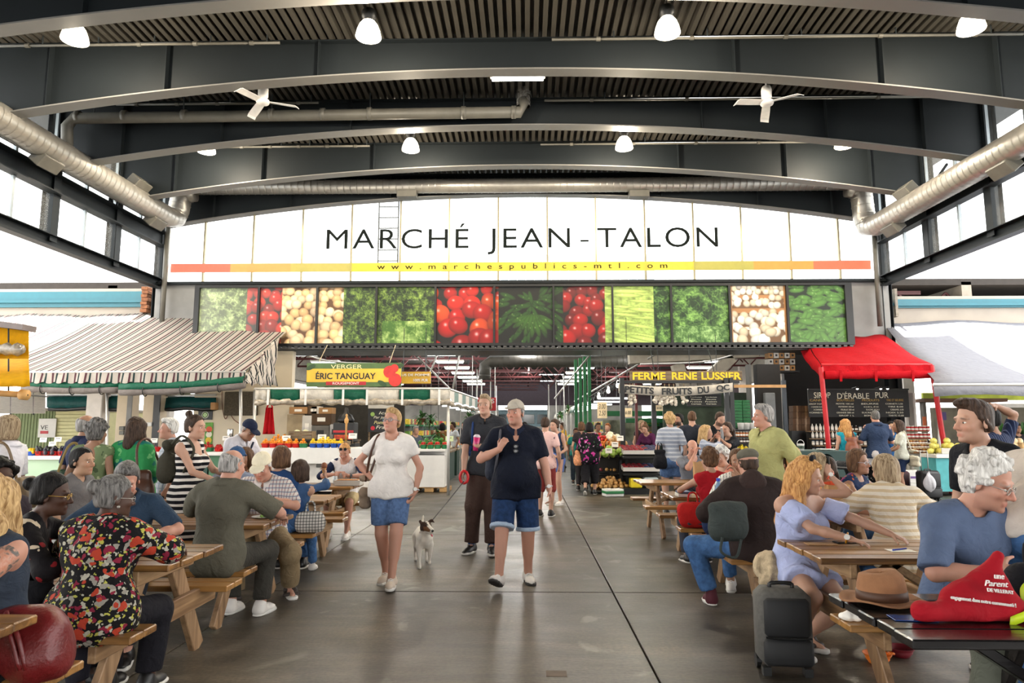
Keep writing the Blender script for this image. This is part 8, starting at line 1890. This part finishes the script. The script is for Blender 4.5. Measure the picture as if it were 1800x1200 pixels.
olive=K('#3c3a30');worn('backpack','dark olive backpack on the striped dress',A7,(0,.21,.98),.30,.18,.44,olive,0,[(-.11,.14,1.38),(-.12,.02,1.46),(-.125,-.11,1.32),(-.14,-.02,1.1)],pocket=olive)
worn('shoulder_bag','taupe cloth bag on the shoulder of the woman in white tee',F1,(-.27,.04,.72),.14,.10,.34,K('#8c7a68'),30,[(-.27,.03,1.0),(-.20,-.06,1.30),(-.13,-.03,1.47),(-.15,.10,1.36),(-.26,.08,1.0)],sm=brn_l)
worn('backpack','grey backpack slung on the stout walker',F2,(-.17,.24,.98),.32,.18,.46,K('#2c303c'),0,[(-.15,.16,1.46),(-.155,-.02,1.53),(-.165,-.19,1.38),(-.20,-.15,1.15),(-.22,.08,1.05)],sm=K('#4a4a50'))
worn('backpack','blue backpack behind the tall man',F3,(-.12,.22,1.16),.30,.16,.42,K('#243a66'),0,[(-.14,.12,1.58),(-.15,-.02,1.65),(-.155,-.14,1.48),(-.17,-.02,1.25)])
worn('backpack','brown leather backpack on the turquoise vest',D1,(0,.22,.98),.27,.15,.36,mat('tan_leather','#7a3f22',.4,var=.15),0,[(-.09,.16,1.34),(-.10,.04,1.46),(-.11,-.1,1.3)],pocket=MATS['tan_leather'])
worn('tote_bag','pale canvas tote of the woman in navy shorts',D4,(.16,.2,.72),.32,.10,.36,K('#c9c2ae'),30,[(.16,.17,1.05),(.15,.06,1.46),(.2,.0,1.2)])
worn('net_bag','orange and white net bag of the flowered blouse',F6,(.26,.02,.66),.26,.16,.36,mat('net_orange','#c98a62',.8,var=.4,scale=30),60,[(.25,0,1.0),(.18,-.04,1.40),(.24,.06,1.1)])
soft('handbag','black shoulder bag beside the blond curls','bag',(xat(1157,12.2),12.1,.82),.24,.14,.34,blk_c);soft('handbag','black and white checked handbag on the bench end','bag',(xat(536,7.0),7.28,.455),.26,.13,.2,plaid('bag_check','#c9c5be','#17171a','#17171a',.03,.03),10)
soft('backpack','red and black backpack on the bench right of the aisle','bag',(xat(1213,7.75),7.72,.455),.30,.20,.26,K('#b01e1c'),0,.8,pocket=K('#3a3a40'));soft('gym_bag','navy bag on the bench beside the red backpack','bag',(xat(1252,7.2),7.15,.455),.26,.18,.24,K('#1c2a4c'))
soft('satchel','grey green satchel on the lap of the man in the flat cap','bag',(xat(1271,5.75),5.72,.63),.30,.18,.32,K('#3b4240'),10,.8,handle=False,straps=[[(-.1,-.1,.05),(-.12,-.12,-.06),(0,-.12,-.1),(.06,-.1,.03)]])
def cup(label,loc,col,r=.038,h=.14,lid=None,R=None,cat='cup',name='cup'):
 t=thing(name,label,cat,loc);MB().lathe([(r*.75,0),(r,h),(r*.94,h),(r*.7,.006),(1e-4,.005)],14).build('body',mat('cup_'+col[1:],col,.3),t,True)
 if lid:MB().lathe([(r*1.06,h-.004),(r*1.06,h+.008),(r*.6,h+.03),(1e-4,h+.032)],14).build('lid',mat('lid_'+lid[1:],lid,.3),t,True)
 return t
def hand(I,nm,f=.09,n=.035):sh,el,wr,d,nn=I['seg'][nm];return W(I,wr+d*f+nn*n)
c_=cup('pink plastic cup in the hand of the tall man',hand(F3,'L')-Vector((0,0,.08)),'#c02a6a',.042,.17,'#d8c9d0');c_.rotation_euler=(0,.1,0)
lh=hand(F3,'R',.085,.02);t=thing('leash_reel','red leash handle in the right hand of the tall man','leash',lh);MB().tube([(.05*math.cos(a),0,.075*math.sin(a))for a in[2*PI*k/14 for k in range(14)]],.018,8,closed=True).build('grip',mat('leash_red','#c3161e',.35),t,True)
DX,DY=xat(748,8.05),8.0
furw=mat('white_fur','#d6d1c8',.9,var=.12,scale=30,bmp=.6,bscale=140);furb=mat('dark_fur','#2a1c15',.9,var=.3,scale=20,bmp=.6,bscale=140)
dg=thing('dog','small white terrier with a dark face trotting on a leash','dog',(DX,DY,0),math.radians(14));dg.scale=(1.12,)*3
Dp=[RC((0,-.14,.285),(0,.16,.29),.078,.070,.04),EL((0,-.15,.275),(.074,.075,.095),None,.04),RC((0,-.19,.30),(0,-.235,.375),.055,.05,.04),RC((0,.22,.31),(.03,.31,.44),.02,.010,.02)]
for x,y,dy in((-.055,-.17,-.035),(.055,-.16,.05),(-.055,.17,.03),(.055,.17,-.04)):
 if y<0:Dp+=[RC((x,y,.22),(x,y+dy*.4,.12),.034,.022,.03),RC((x,y+dy*.4,.12),(x,y+dy,.02 if dy<0 else .045),.020,.017,.01),RC((x,y+dy,.016 if dy<0 else .04),(x,y+dy-.03,.014 if dy<0 else .034),.017,.015,.01)]
 else:Dp+=[RC((x,y,.25),(x,y-.05,.16),.046,.030,.03),RC((x,y-.05,.16),(x,y+.035+dy*.5,.10),.028,.018,.015),RC((x,y+.035+dy*.5,.10),(x,y+.01+dy,.018),.018,.015,.01),RC((x,y+.01+dy,.016),(x,y-.02+dy,.014),.017,.015,.01)]
HR=Rz(.45);hc=Vector((0,-.255,.405));H_=lambda a,b,c:hc+HR@Vector((a,b,c))
Dp+=[EL(H_(0,0,0),(.056,.062,.054),HR,.02),RC(H_(0,-.045,-.012),H_(0,-.112,-.024),.036,.024,.015),RC(H_(0,-.05,-.04),H_(0,-.10,-.052),.020,.014,.01)]
for q in(-1,1):Dp+=[RC(H_(q*.04,.015,.035),H_(q*.066,.0,.058),.018,.013,.012),RC(H_(q*.066,0,.058),H_(q*.078,-.028,.038),.013,.008,.008)]
def dog_col(V):
 q=(V-np.array(hc))@np.array(HR);c=np.tile(np.array((.68,.64,.57)),(len(V),1));hd=(q[:,2]>-.035)&(np.linalg.norm(q*np.array([1,.7,1]),axis=1)<.112)
 mask=hd&(np.abs(q[:,0])>.012+.02*(q[:,1]<-.06))&(q[:,1]<.05);c[mask]=(.05,.03,.022);br=hd&(q[:,1]<-.03)&(np.abs(q[:,0])>.02)&(q[:,2]<.012);c[br]=(.16,.075,.035);c[(q[:,1]<-.128)]=(.01,.01,.01);return c
sculpt('body',Dp,.011,vcol_mat('dog_coat',.9,.2,.5,160),dg,0,folds=(.002,120,3),colors=dog_col);V,Fc=ico(.008,1)
for q in(-1,1):MB().add([v+H_(q*.026,-.05,.016)for v in V],Fc).build('eye',MATS['eye_iris'],dg,True)
sculpt('tongue',[RC(H_(0,-.09,-.048),H_(.004,-.112,-.075),.011,.009)],.006,mat('tongue_pink','#c05a62',.4),dg);MB().tube([hc+Vector((.052*math.cos(a),.035+.04*math.sin(a)*.4,-.055+.04*math.sin(a)*-.5))for a in[2*PI*k/16 for k in range(16)]],.010,6,closed=True).build('collar',K('#c9b8b0'),dg)
LC=Rz(math.radians(14))@(hc+Vector((0,.075,-.03)))*1.12+Vector((DX,DY,0))
one('leash','thin black leash from the red handle to the terrier','leash',MB().tube(smooth_path([lh+Vector((.0,-.01,-.05)),(lh+LC)*.5+Vector((0,0,-.03)),LC],16),.006,6),black_p)
t=thing('fur_bundle','cream shaggy bundle of fur on the bench end beside the blue dress','fur',(xat(1338,5.2),5.16,.452))
sculpt('body',[EL((0,0,.10),(.10,.12,.11),None,.04),RC((-.05,-.06,.05),(-.07,-.12,.0),.05,.035,.03),RC((.03,-.1,.06),(.05,-.13,-.03),.05,.03,.03)],.012,mat('cream_fur','#b9a688',.95,var=.25,scale=30,bmp=.8,bscale=120),t,0,folds=(.018,60,9))
t=thing('tissue','crumpled white tissue on the near bench of the second right table','tissue',(xat(1478,4.1),4.1,.452));sculpt('body',[EL((0,0,.025),(.07,.045,.03),None,.02),RC((.03,0,.03),(.07,.02,.05),.02,.012,.02)],.008,paper,t,0,cuts=[((0,0,.002),(0,0,-1))],folds=(.012,70,4))
def watch(I,nm,label,col='#b9bcc0'):
 sh,el,wr,d,n=I['seg'][nm];c=W(I,wr-(wr-el).normalized()*.025);ax=(W(I,wr)-W(I,el)).normalized();t=thing('wrist_watch',label,'watch',c);u=ax.orthogonal().normalized();w_=ax.cross(u)
 MB().tube([(u*math.cos(a)+w_*math.sin(a))*.034 for a in[2*PI*k/16 for k in range(16)]],.0065,6,closed=True).build('band',mat('watch_'+col[1:],col,.3,metal=.5 if col!='#17181c' else 0),t,True);v=(Vector((0,-1,.2))-ax*Vector((0,-1,.2)).dot(ax)).normalized();MB().cyl(v*.028,v*.041,.019,n=14).build('dial',white_p if col!='#17181c' else black_p,t)
watch(F1,'L','pale watch on the wrist of the woman in white tee');watch(F2,'L','steel watch on the wrist of the stout walker');watch(B12,'L','black watch on the wrist of the young man in baseball tee','#17181c');watch(B7,'L','black watch on the wrist of the man in cream cap','#17181c');watch(C6,'R','amber bracelet on the wrist of the woman in pale blue','#b8801c');watch(C7,'R','coral band on the wrist of the woman on the phone','#d0604a')
t=thing('sunglasses','dark sunglasses hooked in the collar of the black polo','sunglasses',W(F2,F2['T'](0,-.185,.36)));MB().tube([(.02*math.cos(a),-.004,.018*math.sin(a)-.02)for a in[2*PI*k/12 for k in range(12)]],.006,6,closed=True).tube([(.02*math.cos(a),-.004,.018*math.sin(a)-.066)for a in[2*PI*k/12 for k in range(12)]],.006,6,closed=True).build('frame',mat('spectacle_frame',(.02,.02,.022)),t,True);MB().lathe([(1e-4,0),(.019,0),(.019,.003),(1e-4,.003)],12,(0,-.002,-.02),Rx(PI/2)).lathe([(1e-4,0),(.019,0),(.019,.003),(1e-4,.003)],12,(0,-.002,-.066),Rx(PI/2)).build('lens',MATS['dark_lens'],t)
def tattoo_mat():
 m,nt,b,out=_new('tattooed_skin');nz=N(nt,'ShaderNodeTexNoise');nt.links.new(coord(nt),nz.inputs[0]);nz.inputs['Scale'].default_value=22;nz.inputs['Detail'].default_value=5;nz.inputs['Distortion'].default_value=1.5
 nt.links.new(ramp(nt,nz.outputs[0],[(.40,(.10,.085,.075)),(.52,SKIN['pink']),(.62,(.42,.16,.09)),(.66,SKIN['pink'])]),b.inputs['Base Color']);b.inputs['Roughness'].default_value=.5;return m
sh,el,wr,d,n=B4['seg']['L'];dd=(el-sh).normalized();sculpt('tattoo',[RC(sh+dd*.03,el-dd*.05,.058,.050,clip=[(tuple(el-dd*.06),tuple(dd))])],.010,tattoo_mat(),B4['root'],.001)
for I,nm in((B1,'R'),):V,Fc=ico(.010,1);c=I['hp'](-.088,.0,-.045);MB().add([c+v for v in V],Fc).build('earring',galv,I['root'],True)
V,Fc=ico(.009,1)
def bottle(label,loc,col='#b9cfe0',cap='#2a5fc0',r=.036,h=.26,al=.28,lab=None):
 t=thing('bottle',label,'bottle',loc);MB().lathe([(r*.9,0),(r,.01),(r,h*.62),(r*.75,h*.76),(r*.36,h*.88),(r*.36,h*.93)],14).build('body',glass('bottle_'+col[1:],C(col),al,.08)if al<1 else mat('bottle_'+col[1:],col,.4),t,True);MB().lathe([(r*.42,h*.92),(r*.42,h),(1e-4,h)],12).build('cap',mat('cap_'+cap[1:],cap,.4),t)
 if lab:MB().lathe([(r*1.02,h*.25),(r*1.02,h*.5)],14).build('label_band',mat('band_'+lab[1:],lab,.5),t)
 return t
bottle('clear water bottle held by the woman in the striped dress',hand(A7,'R')-Vector((0,0,.12)),'#c9cdd0','#d8d8d8',.036,.25)
bottle('clear bottle the ponytailed girl drinks from',hand(D12,'R')-Vector((-.03,.0,.14)),'#c9cdd0','#d8d8d8')
t=thing('phone','dark phone held to the ear by the woman with blond hair','phone',hand(C7,'R',.07,.02),.4);MB().cbox((0,0,.02),(.012,.07,.14),.004).build('body',black_p,t);MB().box((.007,0,.02),(.002,.06,.12)).build('screen',MATS['dark_lens'],t)
h_=hand(B11,'R',.08,.02);t=thing('ice_cream','brown ice cream cone held up by the child','ice cream',h_);MB().lathe([(1e-4,-.08),(.028,.04),(1e-4,.041)],12).build('cone',mat('wafer','#b98a52',.8),t,True);V,Fc=ico(.034,2);MB().add([(v.x,v.y,v.z*1.2+.06)for v in V],Fc).build('scoop',mat('ice_brown','#8a5230',.6),t,True)
TZ=.752
def tl(px,Y,z=TZ):return Vector((xat(px,Y),Y,z))
bottle('blue capped water bottle on the table beside the flat cap',tl(1259,6.42),'#a9c4de','#2346b8',.042,.33,.35,'#3d6fc4')
bottle('small clear bottle with white cap on the second left table',tl(155,4.55),'#d8d8d8','#e6e6e6',.03,.12);bottle('black steel flask on the third right table',tl(1482,6.35),'#17181b','#9a9ca0',.038,.26,1.0);cup('pink smoothie cup with clear lid on the third right table',tl(1495,6.45),'#c46a78',.04,.12,'#d8d4d4');cup('clear drinking glass on the farthest left table',tl(592,9.75),'#b9c2c6',.034,.11)
t=thing('takeout_box','open white cardboard meal box in front of the baseball tee','box',tl(616,9.5));MB().box((0,0,.04),(.34,.2,.07),None,(1.08,1.08)).build('tray',cardw,t);MB().bar((-.17,.11,.07),(.17,.11,.07),.012,.012).build('hinge',cardw,t);MB().box((0,-.02,.078),(.28,.15,.01)).build('food',mat('food_brown','#a8703a',.8,var=.4,scale=40),t)
t=thing('plate','white plate of salad in front of the man in cream cap','plate',tl(473,6.15));MB().lathe([(.07,0),(.11,.012),(.115,.014),(.07,.006),(1e-4,.006)],20).build('dish',white_p,t,True);V,Fc=ico(.02,1)
for k in range(9):a=k*2.4;MB().add([v*(1-.03*k)+Vector((.05*math.cos(a)*k/9,.05*math.sin(a)*k/9,.018))for v in V],Fc).build('salad_leaf',mat('salad','#6f8f3a',.7,var=.4,scale=30),t)
def paperbag(label,loc,w,d,h):
 t=thing('paper_bag',label,'bag',loc);m=mat('kraft_paper','#b08a5e',.85,var=.1,scale=8);n_=16;rr=random.Random(5);rows=[]
 for k in range(7):rows.append([Vector((w/2*max(-1,min(1,1.35*math.cos(2*PI*i/n_)))+rr.uniform(-.006,.006),d/2*max(-1,min(1,1.35*math.sin(2*PI*i/n_)))+rr.uniform(-.006,.006),h*k/6+(rr.uniform(-.02,.02)if k==6 else 0)))for i in range(n_)]);rows[-1].append(rows[-1][0])
 M=MB();M.sheet(rows,-.003);M.build('bag_wall',m,t);MB().box((0,0,.003),(w*.98,d*.98,.004)).build('bag_base',m,t)
paperbag('tall brown paper bag on the farthest right table',tl(1226,10.2),.15,.10,.30);paperbag('crumpled brown paper bag on the third right table',tl(1464,6.55),.20,.14,.27)
t=thing('book','small stack of two paperbacks on the fourth right table','books',tl(1197,8.1));MB().cbox((0,0,.02),(.15,.2,.035),.003).build('lower_book',cardw,t);MB().cbox((.01,0,.05),(.14,.19,.022),.003,Rz(.1)).build('upper_book',mat('book_blue','#4a5a78',.6),t)
one('napkin','brown paper napkin under the arm of the blue dress','napkin',MB().cbox(tuple(tl(1432,4.86,TZ+.003)),(.20,.09,.004),.001),MATS.get('kraft_paper')or card);t=thing('phone','black phone lying on the second right table','phone',tl(1474,4.92));MB().cbox((0,0,.005),(.15,.075,.009),.003,Rz(.1)).build('body',black_p,t);MB().box((0,0,.0102),(.13,.065,.001),Rz(.1)).build('screen',MATS['dark_lens'],t)
one('napkin','white paper sheet at the right of the second right table','paper',MB().cbox(tuple(tl(1568,4.62,TZ+.002)),(.16,.10,.003),.001),paper);one('pen','blue pen lying on the white paper sheet','pen',MB().cyl(tl(1555,4.6,TZ+.008),tl(1578,4.66,TZ+.008),.005,n=8),mat('pen_blue','#2a3fb0',.3));one('leaflet','folded leaflet on the second left table','paper',MB().cbox(tuple(tl(95,4.4,TZ+.003)),(.24,.16,.004),.001),mat('leaflet','#b9a890',.7,var=.3,scale=20))
felt=mat('brown_felt','#8a6040',.9,var=.1,scale=20,bmp=.2,bscale=200);t=thing('felt_hat','brown felt hat with a darker band on the black table','hat',tl(1531,3.28,TZ));t.scale=(.92,.92,1.12);n_=36;rows=[]
for r_,z,px_ in((.165,.010,0),(.16,.016,0),(.13,.008,0),(.10,.012,0),(.098,.03,0),(.094,.075,0),(.085,.112,0),(.06,.128,.5),(.025,.118,1),(.001,.112,1)):
 rows.append([Vector((1.22*r_*math.cos(a),.98*r_*math.sin(a)*(1-.25*px_),z+(.014*math.sin(2*a)**2*(r_>.12)if z<.02 else .012*math.cos(a)*px_)))for a in[2*PI*i/n_ for i in range(n_+1)]])
M=MB();M.sheet(rows,-.004);M.build('crown_and_brim',felt,t,True);MB().lathe([(.1005,.016),(.0985,.052)],36,sq=(1.22,.98)).build('hat_band',mat('band_brown','#4a2f1e',.6),t,True)
rb=thing('cloth_bag','red cloth shopping bag with white lettering on the black table','bag',tl(1682,3.02,TZ),.12);rb.scale=(.86,.86,.88);rd=cloth('red_cloth','#98121f',.05,.12,wr=7,bmp=.4)
sculpt('body',[RC((-.26,-.02,.045),(.16,-.04,.05),.05,.06,.05),RC((-.10,0,.10),(.12,0,.15),.055,.065,.07),RC((.08,0,.18),(.155,.0,.29),.055,.028,.05),RC((.12,-.02,.06),(.22,-.05,.04),.05,.03,.05)],.010,rd,rb,0,cuts=[((0,0,.003),(0,0,-1))],folds=(.011,20,8));R_=Rx(-.30)
text('engagement dans notre communauté !','printed_word',white_p,rb,(-.02,-.108,.105),.32,.022,R_@Ry(.14));text('DE VILLERAY','printed_word',white_p,rb,(.08,-.098,.148),.13,.016,R_@Ry(.12));text('une','printed_word',white_p,rb,(.095,-.080,.208),.05,.018,R_@Ry(.1),shear=.3);text('Parent','printed_word',white_p,rb,(.07,-.088,.180),.12,.026,R_@Ry(.08),shear=.4)
lime=mat('lime_webbing','#b9d01e',.5);t=thing('lime_strap','lime green lettered strap at the right edge of the black table','strap',tl(1768,2.98,TZ));t.scale=(.8,.8,.8);M=MB();q_=smooth_path([(-.10,-.04,.01),(.0,-.05,.06),(.10,-.02,.14),(.20,.03,.20)],14);M.sheet([[p+Vector((0,0,-.026))for p in q_],[p+Vector((.01,0,.026))for p in q_]],.004);M.build('band',lime,t,True);q_=smooth_path([(.03,.02,.01),(.05,.03,.09),(.06,.04,.16),(.12,.05,.21)],12);M=MB();M.sheet([[p+Vector((-.03,0,0))for p in q_],[p+Vector((.03,0,0))for p in q_]],.004);M.build('upright_band',lime,t,True);text('VOUS DES','printed_word',black_p,t,(.055,.0,.09),.15,.03,Ry(-1.35))
soft('handbag','black bag behind the lime strap at the right edge','bag',tl(1800,3.2,TZ),.24,.14,.17,blk_c);one('leaflet','blue glossy card lying on the black table','card',MB().cbox(tuple(tl(1580,3.02,TZ+.002)),(.17,.09,.003),.001,Rz(-.1)),mat('card_blue','#1d3f78',.15))
def trolley(label,loc,w,d,h,m,m2,rz=0,handle=.0,soft_=True):
 t=thing('trolley_bag',label,'suitcase',loc,math.radians(rz));MB().cbox((0,0,h/2+.05),(w,d,h),.045).build('shell',m,t,True);MB().cbox((0,-d/2-.012,.05+h*.66),(w*.84,.05,h*.50),.02).build('upper_pocket',m2,t,True);MB().cbox((0,-d/2-.018,.05+h*.22),(w*.9,.06,h*.34),.022).build('lower_pocket',m2,t,True);MB().tube([(-w*.42+w*.84*i/20,-d/2-.04,.05+h*.42-.01*math.sin(PI*i/20))for i in range(21)],.006,5).build('zip',black_p,t)
 MB().tube(smooth_path([(-.07,0,h+.045),(-.06,0,h+.075),(.06,0,h+.075),(.07,0,h+.045)],10),.013,8).build('grab_handle',black_p,t,True)
 for q in(-1,1):MB().tube([(q*w*.40,d*.3,.045),(q*w*.40+q*.03,d*.3,.045)],.045,14).build('wheel',black_p,t);MB().box((q*w*.38,-d*.3,.025),(.05,.06,.05)).build('foot_block',black_p,t)
 if handle:MB().tube([(-.08,d*.3,h),(-.08,d*.3,h+handle),(.08,d*.3,h+handle),(.08,d*.3,h)],.010,6).build('pull_handle',pole_m,t,True)
 return t
q_=fl(1392,1192);trolley('grey and black trolley backpack standing before the blue dress',(q_.x,q_.y+.12,0),.33,.22,.47,mat('bag_grey','#54524e',.8,var=.15,scale=40),mat('bag_black','#191a1c',.7),-6)
q_=fl(1634,880);tb_=trolley('black trolley case with a white plastic bag on it',(q_.x,q_.y,0),.44,.24,.58,black_p,mat('bag_black','#191a1c'),8,.45);q2=fl(1590,878);trolley('maroon trolley case left of the black one',(q2.x,q2.y+.2,0),.42,.26,.55,mat('bag_maroon','#3c1420',.7),mat('bag_maroon2','#2c1018',.7),-10,.5)
t=thing('plastic_bag','white plastic bag hung on the black trolley case','bag',(q_.x-.1,q_.y-.24,.40));sculpt('body',[EL((0,0,-.02),(.13,.07,.16),None,.05),RC((0,0,.1),(.02,.04,.24),.05,.02,.05)],.014,cloth('thin_plastic','#d9d9de',.4,.03,rough=.3),t,0,folds=(.016,40,4))
X0,X1=xat(1384,10.6),xat(1491,10.6);zt=at(1430,793,10.6).z;sbx=thing('stage_box','dark green box with a round black opening behind the tables','box',((X0+X1)/2,10.6,0));w_=X1-X0;R0=.115;hx=xat(1450,10.6)-(X0+X1)/2;hz=at(1450,811,10.6).z;n_=28;M=MB();sq_=[];ci=[]
for i in range(n_):a=2*PI*i/n_;c,s=math.cos(a),math.sin(a);k=min((w_/2-hx*(1 if c>0 else-1))/max(abs(c),1e-6),(zt-hz if s>0 else hz)/max(abs(s),1e-6));sq_.append((hx+c*k,0,hz+s*k));ci.append((hx+c*R0,0,hz+s*R0))
M.add(sq_+ci+[(p[0],.3,p[2])for p in ci],[(i,(i+1)%n_,n_+(i+1)%n_,n_+i)for i in range(n_)]+[(n_+i,n_+(i+1)%n_,2*n_+(i+1)%n_,2*n_+i)for i in range(n_)]);gb=mat('stage_green','#1c3f3a',.5,var=.08);M.build('front_panel',gb,sbx)
MB().box((0,.4,zt-.01),(w_+.02,.82,.03)).box((-w_/2,.4,zt/2),(.02,.8,zt)).box((w_/2,.4,zt/2),(.02,.8,zt)).box((0,.8,zt/2),(w_,.02,zt)).build('carcass',gb,sbx);MB().box((hx,.32,hz),(.3,.02,.3)).build('dark_inside',black_p,sbx)
t=thing('pail','white pail with a picture label on the green box','pail',(xat(1408,10.7),10.75,zt+.005));MB().lathe([(.042,0),(.055,.10),(.058,.105),(.05,.10),(1e-4,.02)],16).build('tub',white_p,t,True);MB().tube([(.055*math.cos(a),0,.10+.065*math.sin(a))for a in[PI*k/10 for k in range(11)]],.004,5).build('handle',white_p,t);MB().lathe([(.049,.03),(.054,.075)],16).build('label_band',mat('pail_label','#3a4a3a',.5,var=.8,scale=40),t)
one('plate','white plate on the green box','plate',MB().lathe([(.06,0),(.14,.02),(.14,.026),(.05,.01),(1e-4,.01)],20,(xat(1449,10.8),10.8,zt+.005)),white_p,smooth=True)
st=thing('pushchair','black pushchair with a patterned hood behind the seated women','pushchair',(xat(1496,9.4),9.4,0),.5);M=MB();rows=[]
for k in range(7):a=-.2+2.1*k/6;rows.append([Vector((-.05+.30*math.cos(a+.3)*(.5+.5*math.sin(PI*(i+1)/10)),-.22+.44*i/8,.78+.30*math.sin(a+.3)))for i in range(9)])
M.sheet(rows,.012);M.build('hood',floral('hood_print','#17181c',[('#b9b9be',11,.2)]),st,True);MB().cbox((.05,0,.52),(.42,.38,.12),.04).cbox((-.16,0,.70),(.10,.38,.40),.04,Ry(-.35)).build('seat',blk_c,st)
for q in(-1,1):MB().tube([(.30,q*.22,.10),(-.10,q*.22,.60),(-.42,q*.22,1.02)],.014,6).build('side_tube',black_p,st);MB().tube([(-.26,q*.24,.14),(.12,q*.22,.50)],.014,6).build('leg_tube',black_p,st);[MB().tube([(x+.115*math.cos(a),q*.25,.14+.115*math.sin(a))for a in[2*PI*k/16 for k in range(16)]],.022,6,closed=True).build('wheel',black_p,st,True)for x in(-.26,.30)]
MB().tube([(-.42,-.22,1.02),(-.42,.22,1.02)],.018,8).build('push_bar',black_p,st)
for lab,px,py,c in(('orange folding dog bowl under the second right table',1551,1158,'#d9701c'),('dark red dog bowl behind the orange one',1592,1146,'#6a1420')):q_=fl(px,py+12);t=thing('dog_bowl',lab,'bowl',(q_.x,q_.y+.06,0));MB().lathe([(.055,0),(.06,.01),(.075,.03),(.072,.035),(.088,.058),(.09,.062),(.082,.058),(.06,.014),(1e-4,.012)],20).build('bowl',mat('bowl_'+c[1:],c,.5),t,True);MB().tube([(.09+.02*math.sin(a),.02*math.cos(a),.06)for a in[2*PI*k/10 for k in range(10)]],.006,5,closed=True).build('tab',MATS['bowl_'+c[1:]],t)
q_=fl(978,1184);o=MB().cbox((0,0,.0015),(.13,.10,.004),.001).build('trim_1',mat('rusty_cover','#5a4a3c',.7,var=.2),None,loc=(q_.x,q_.y,0));o['kind']='structure'
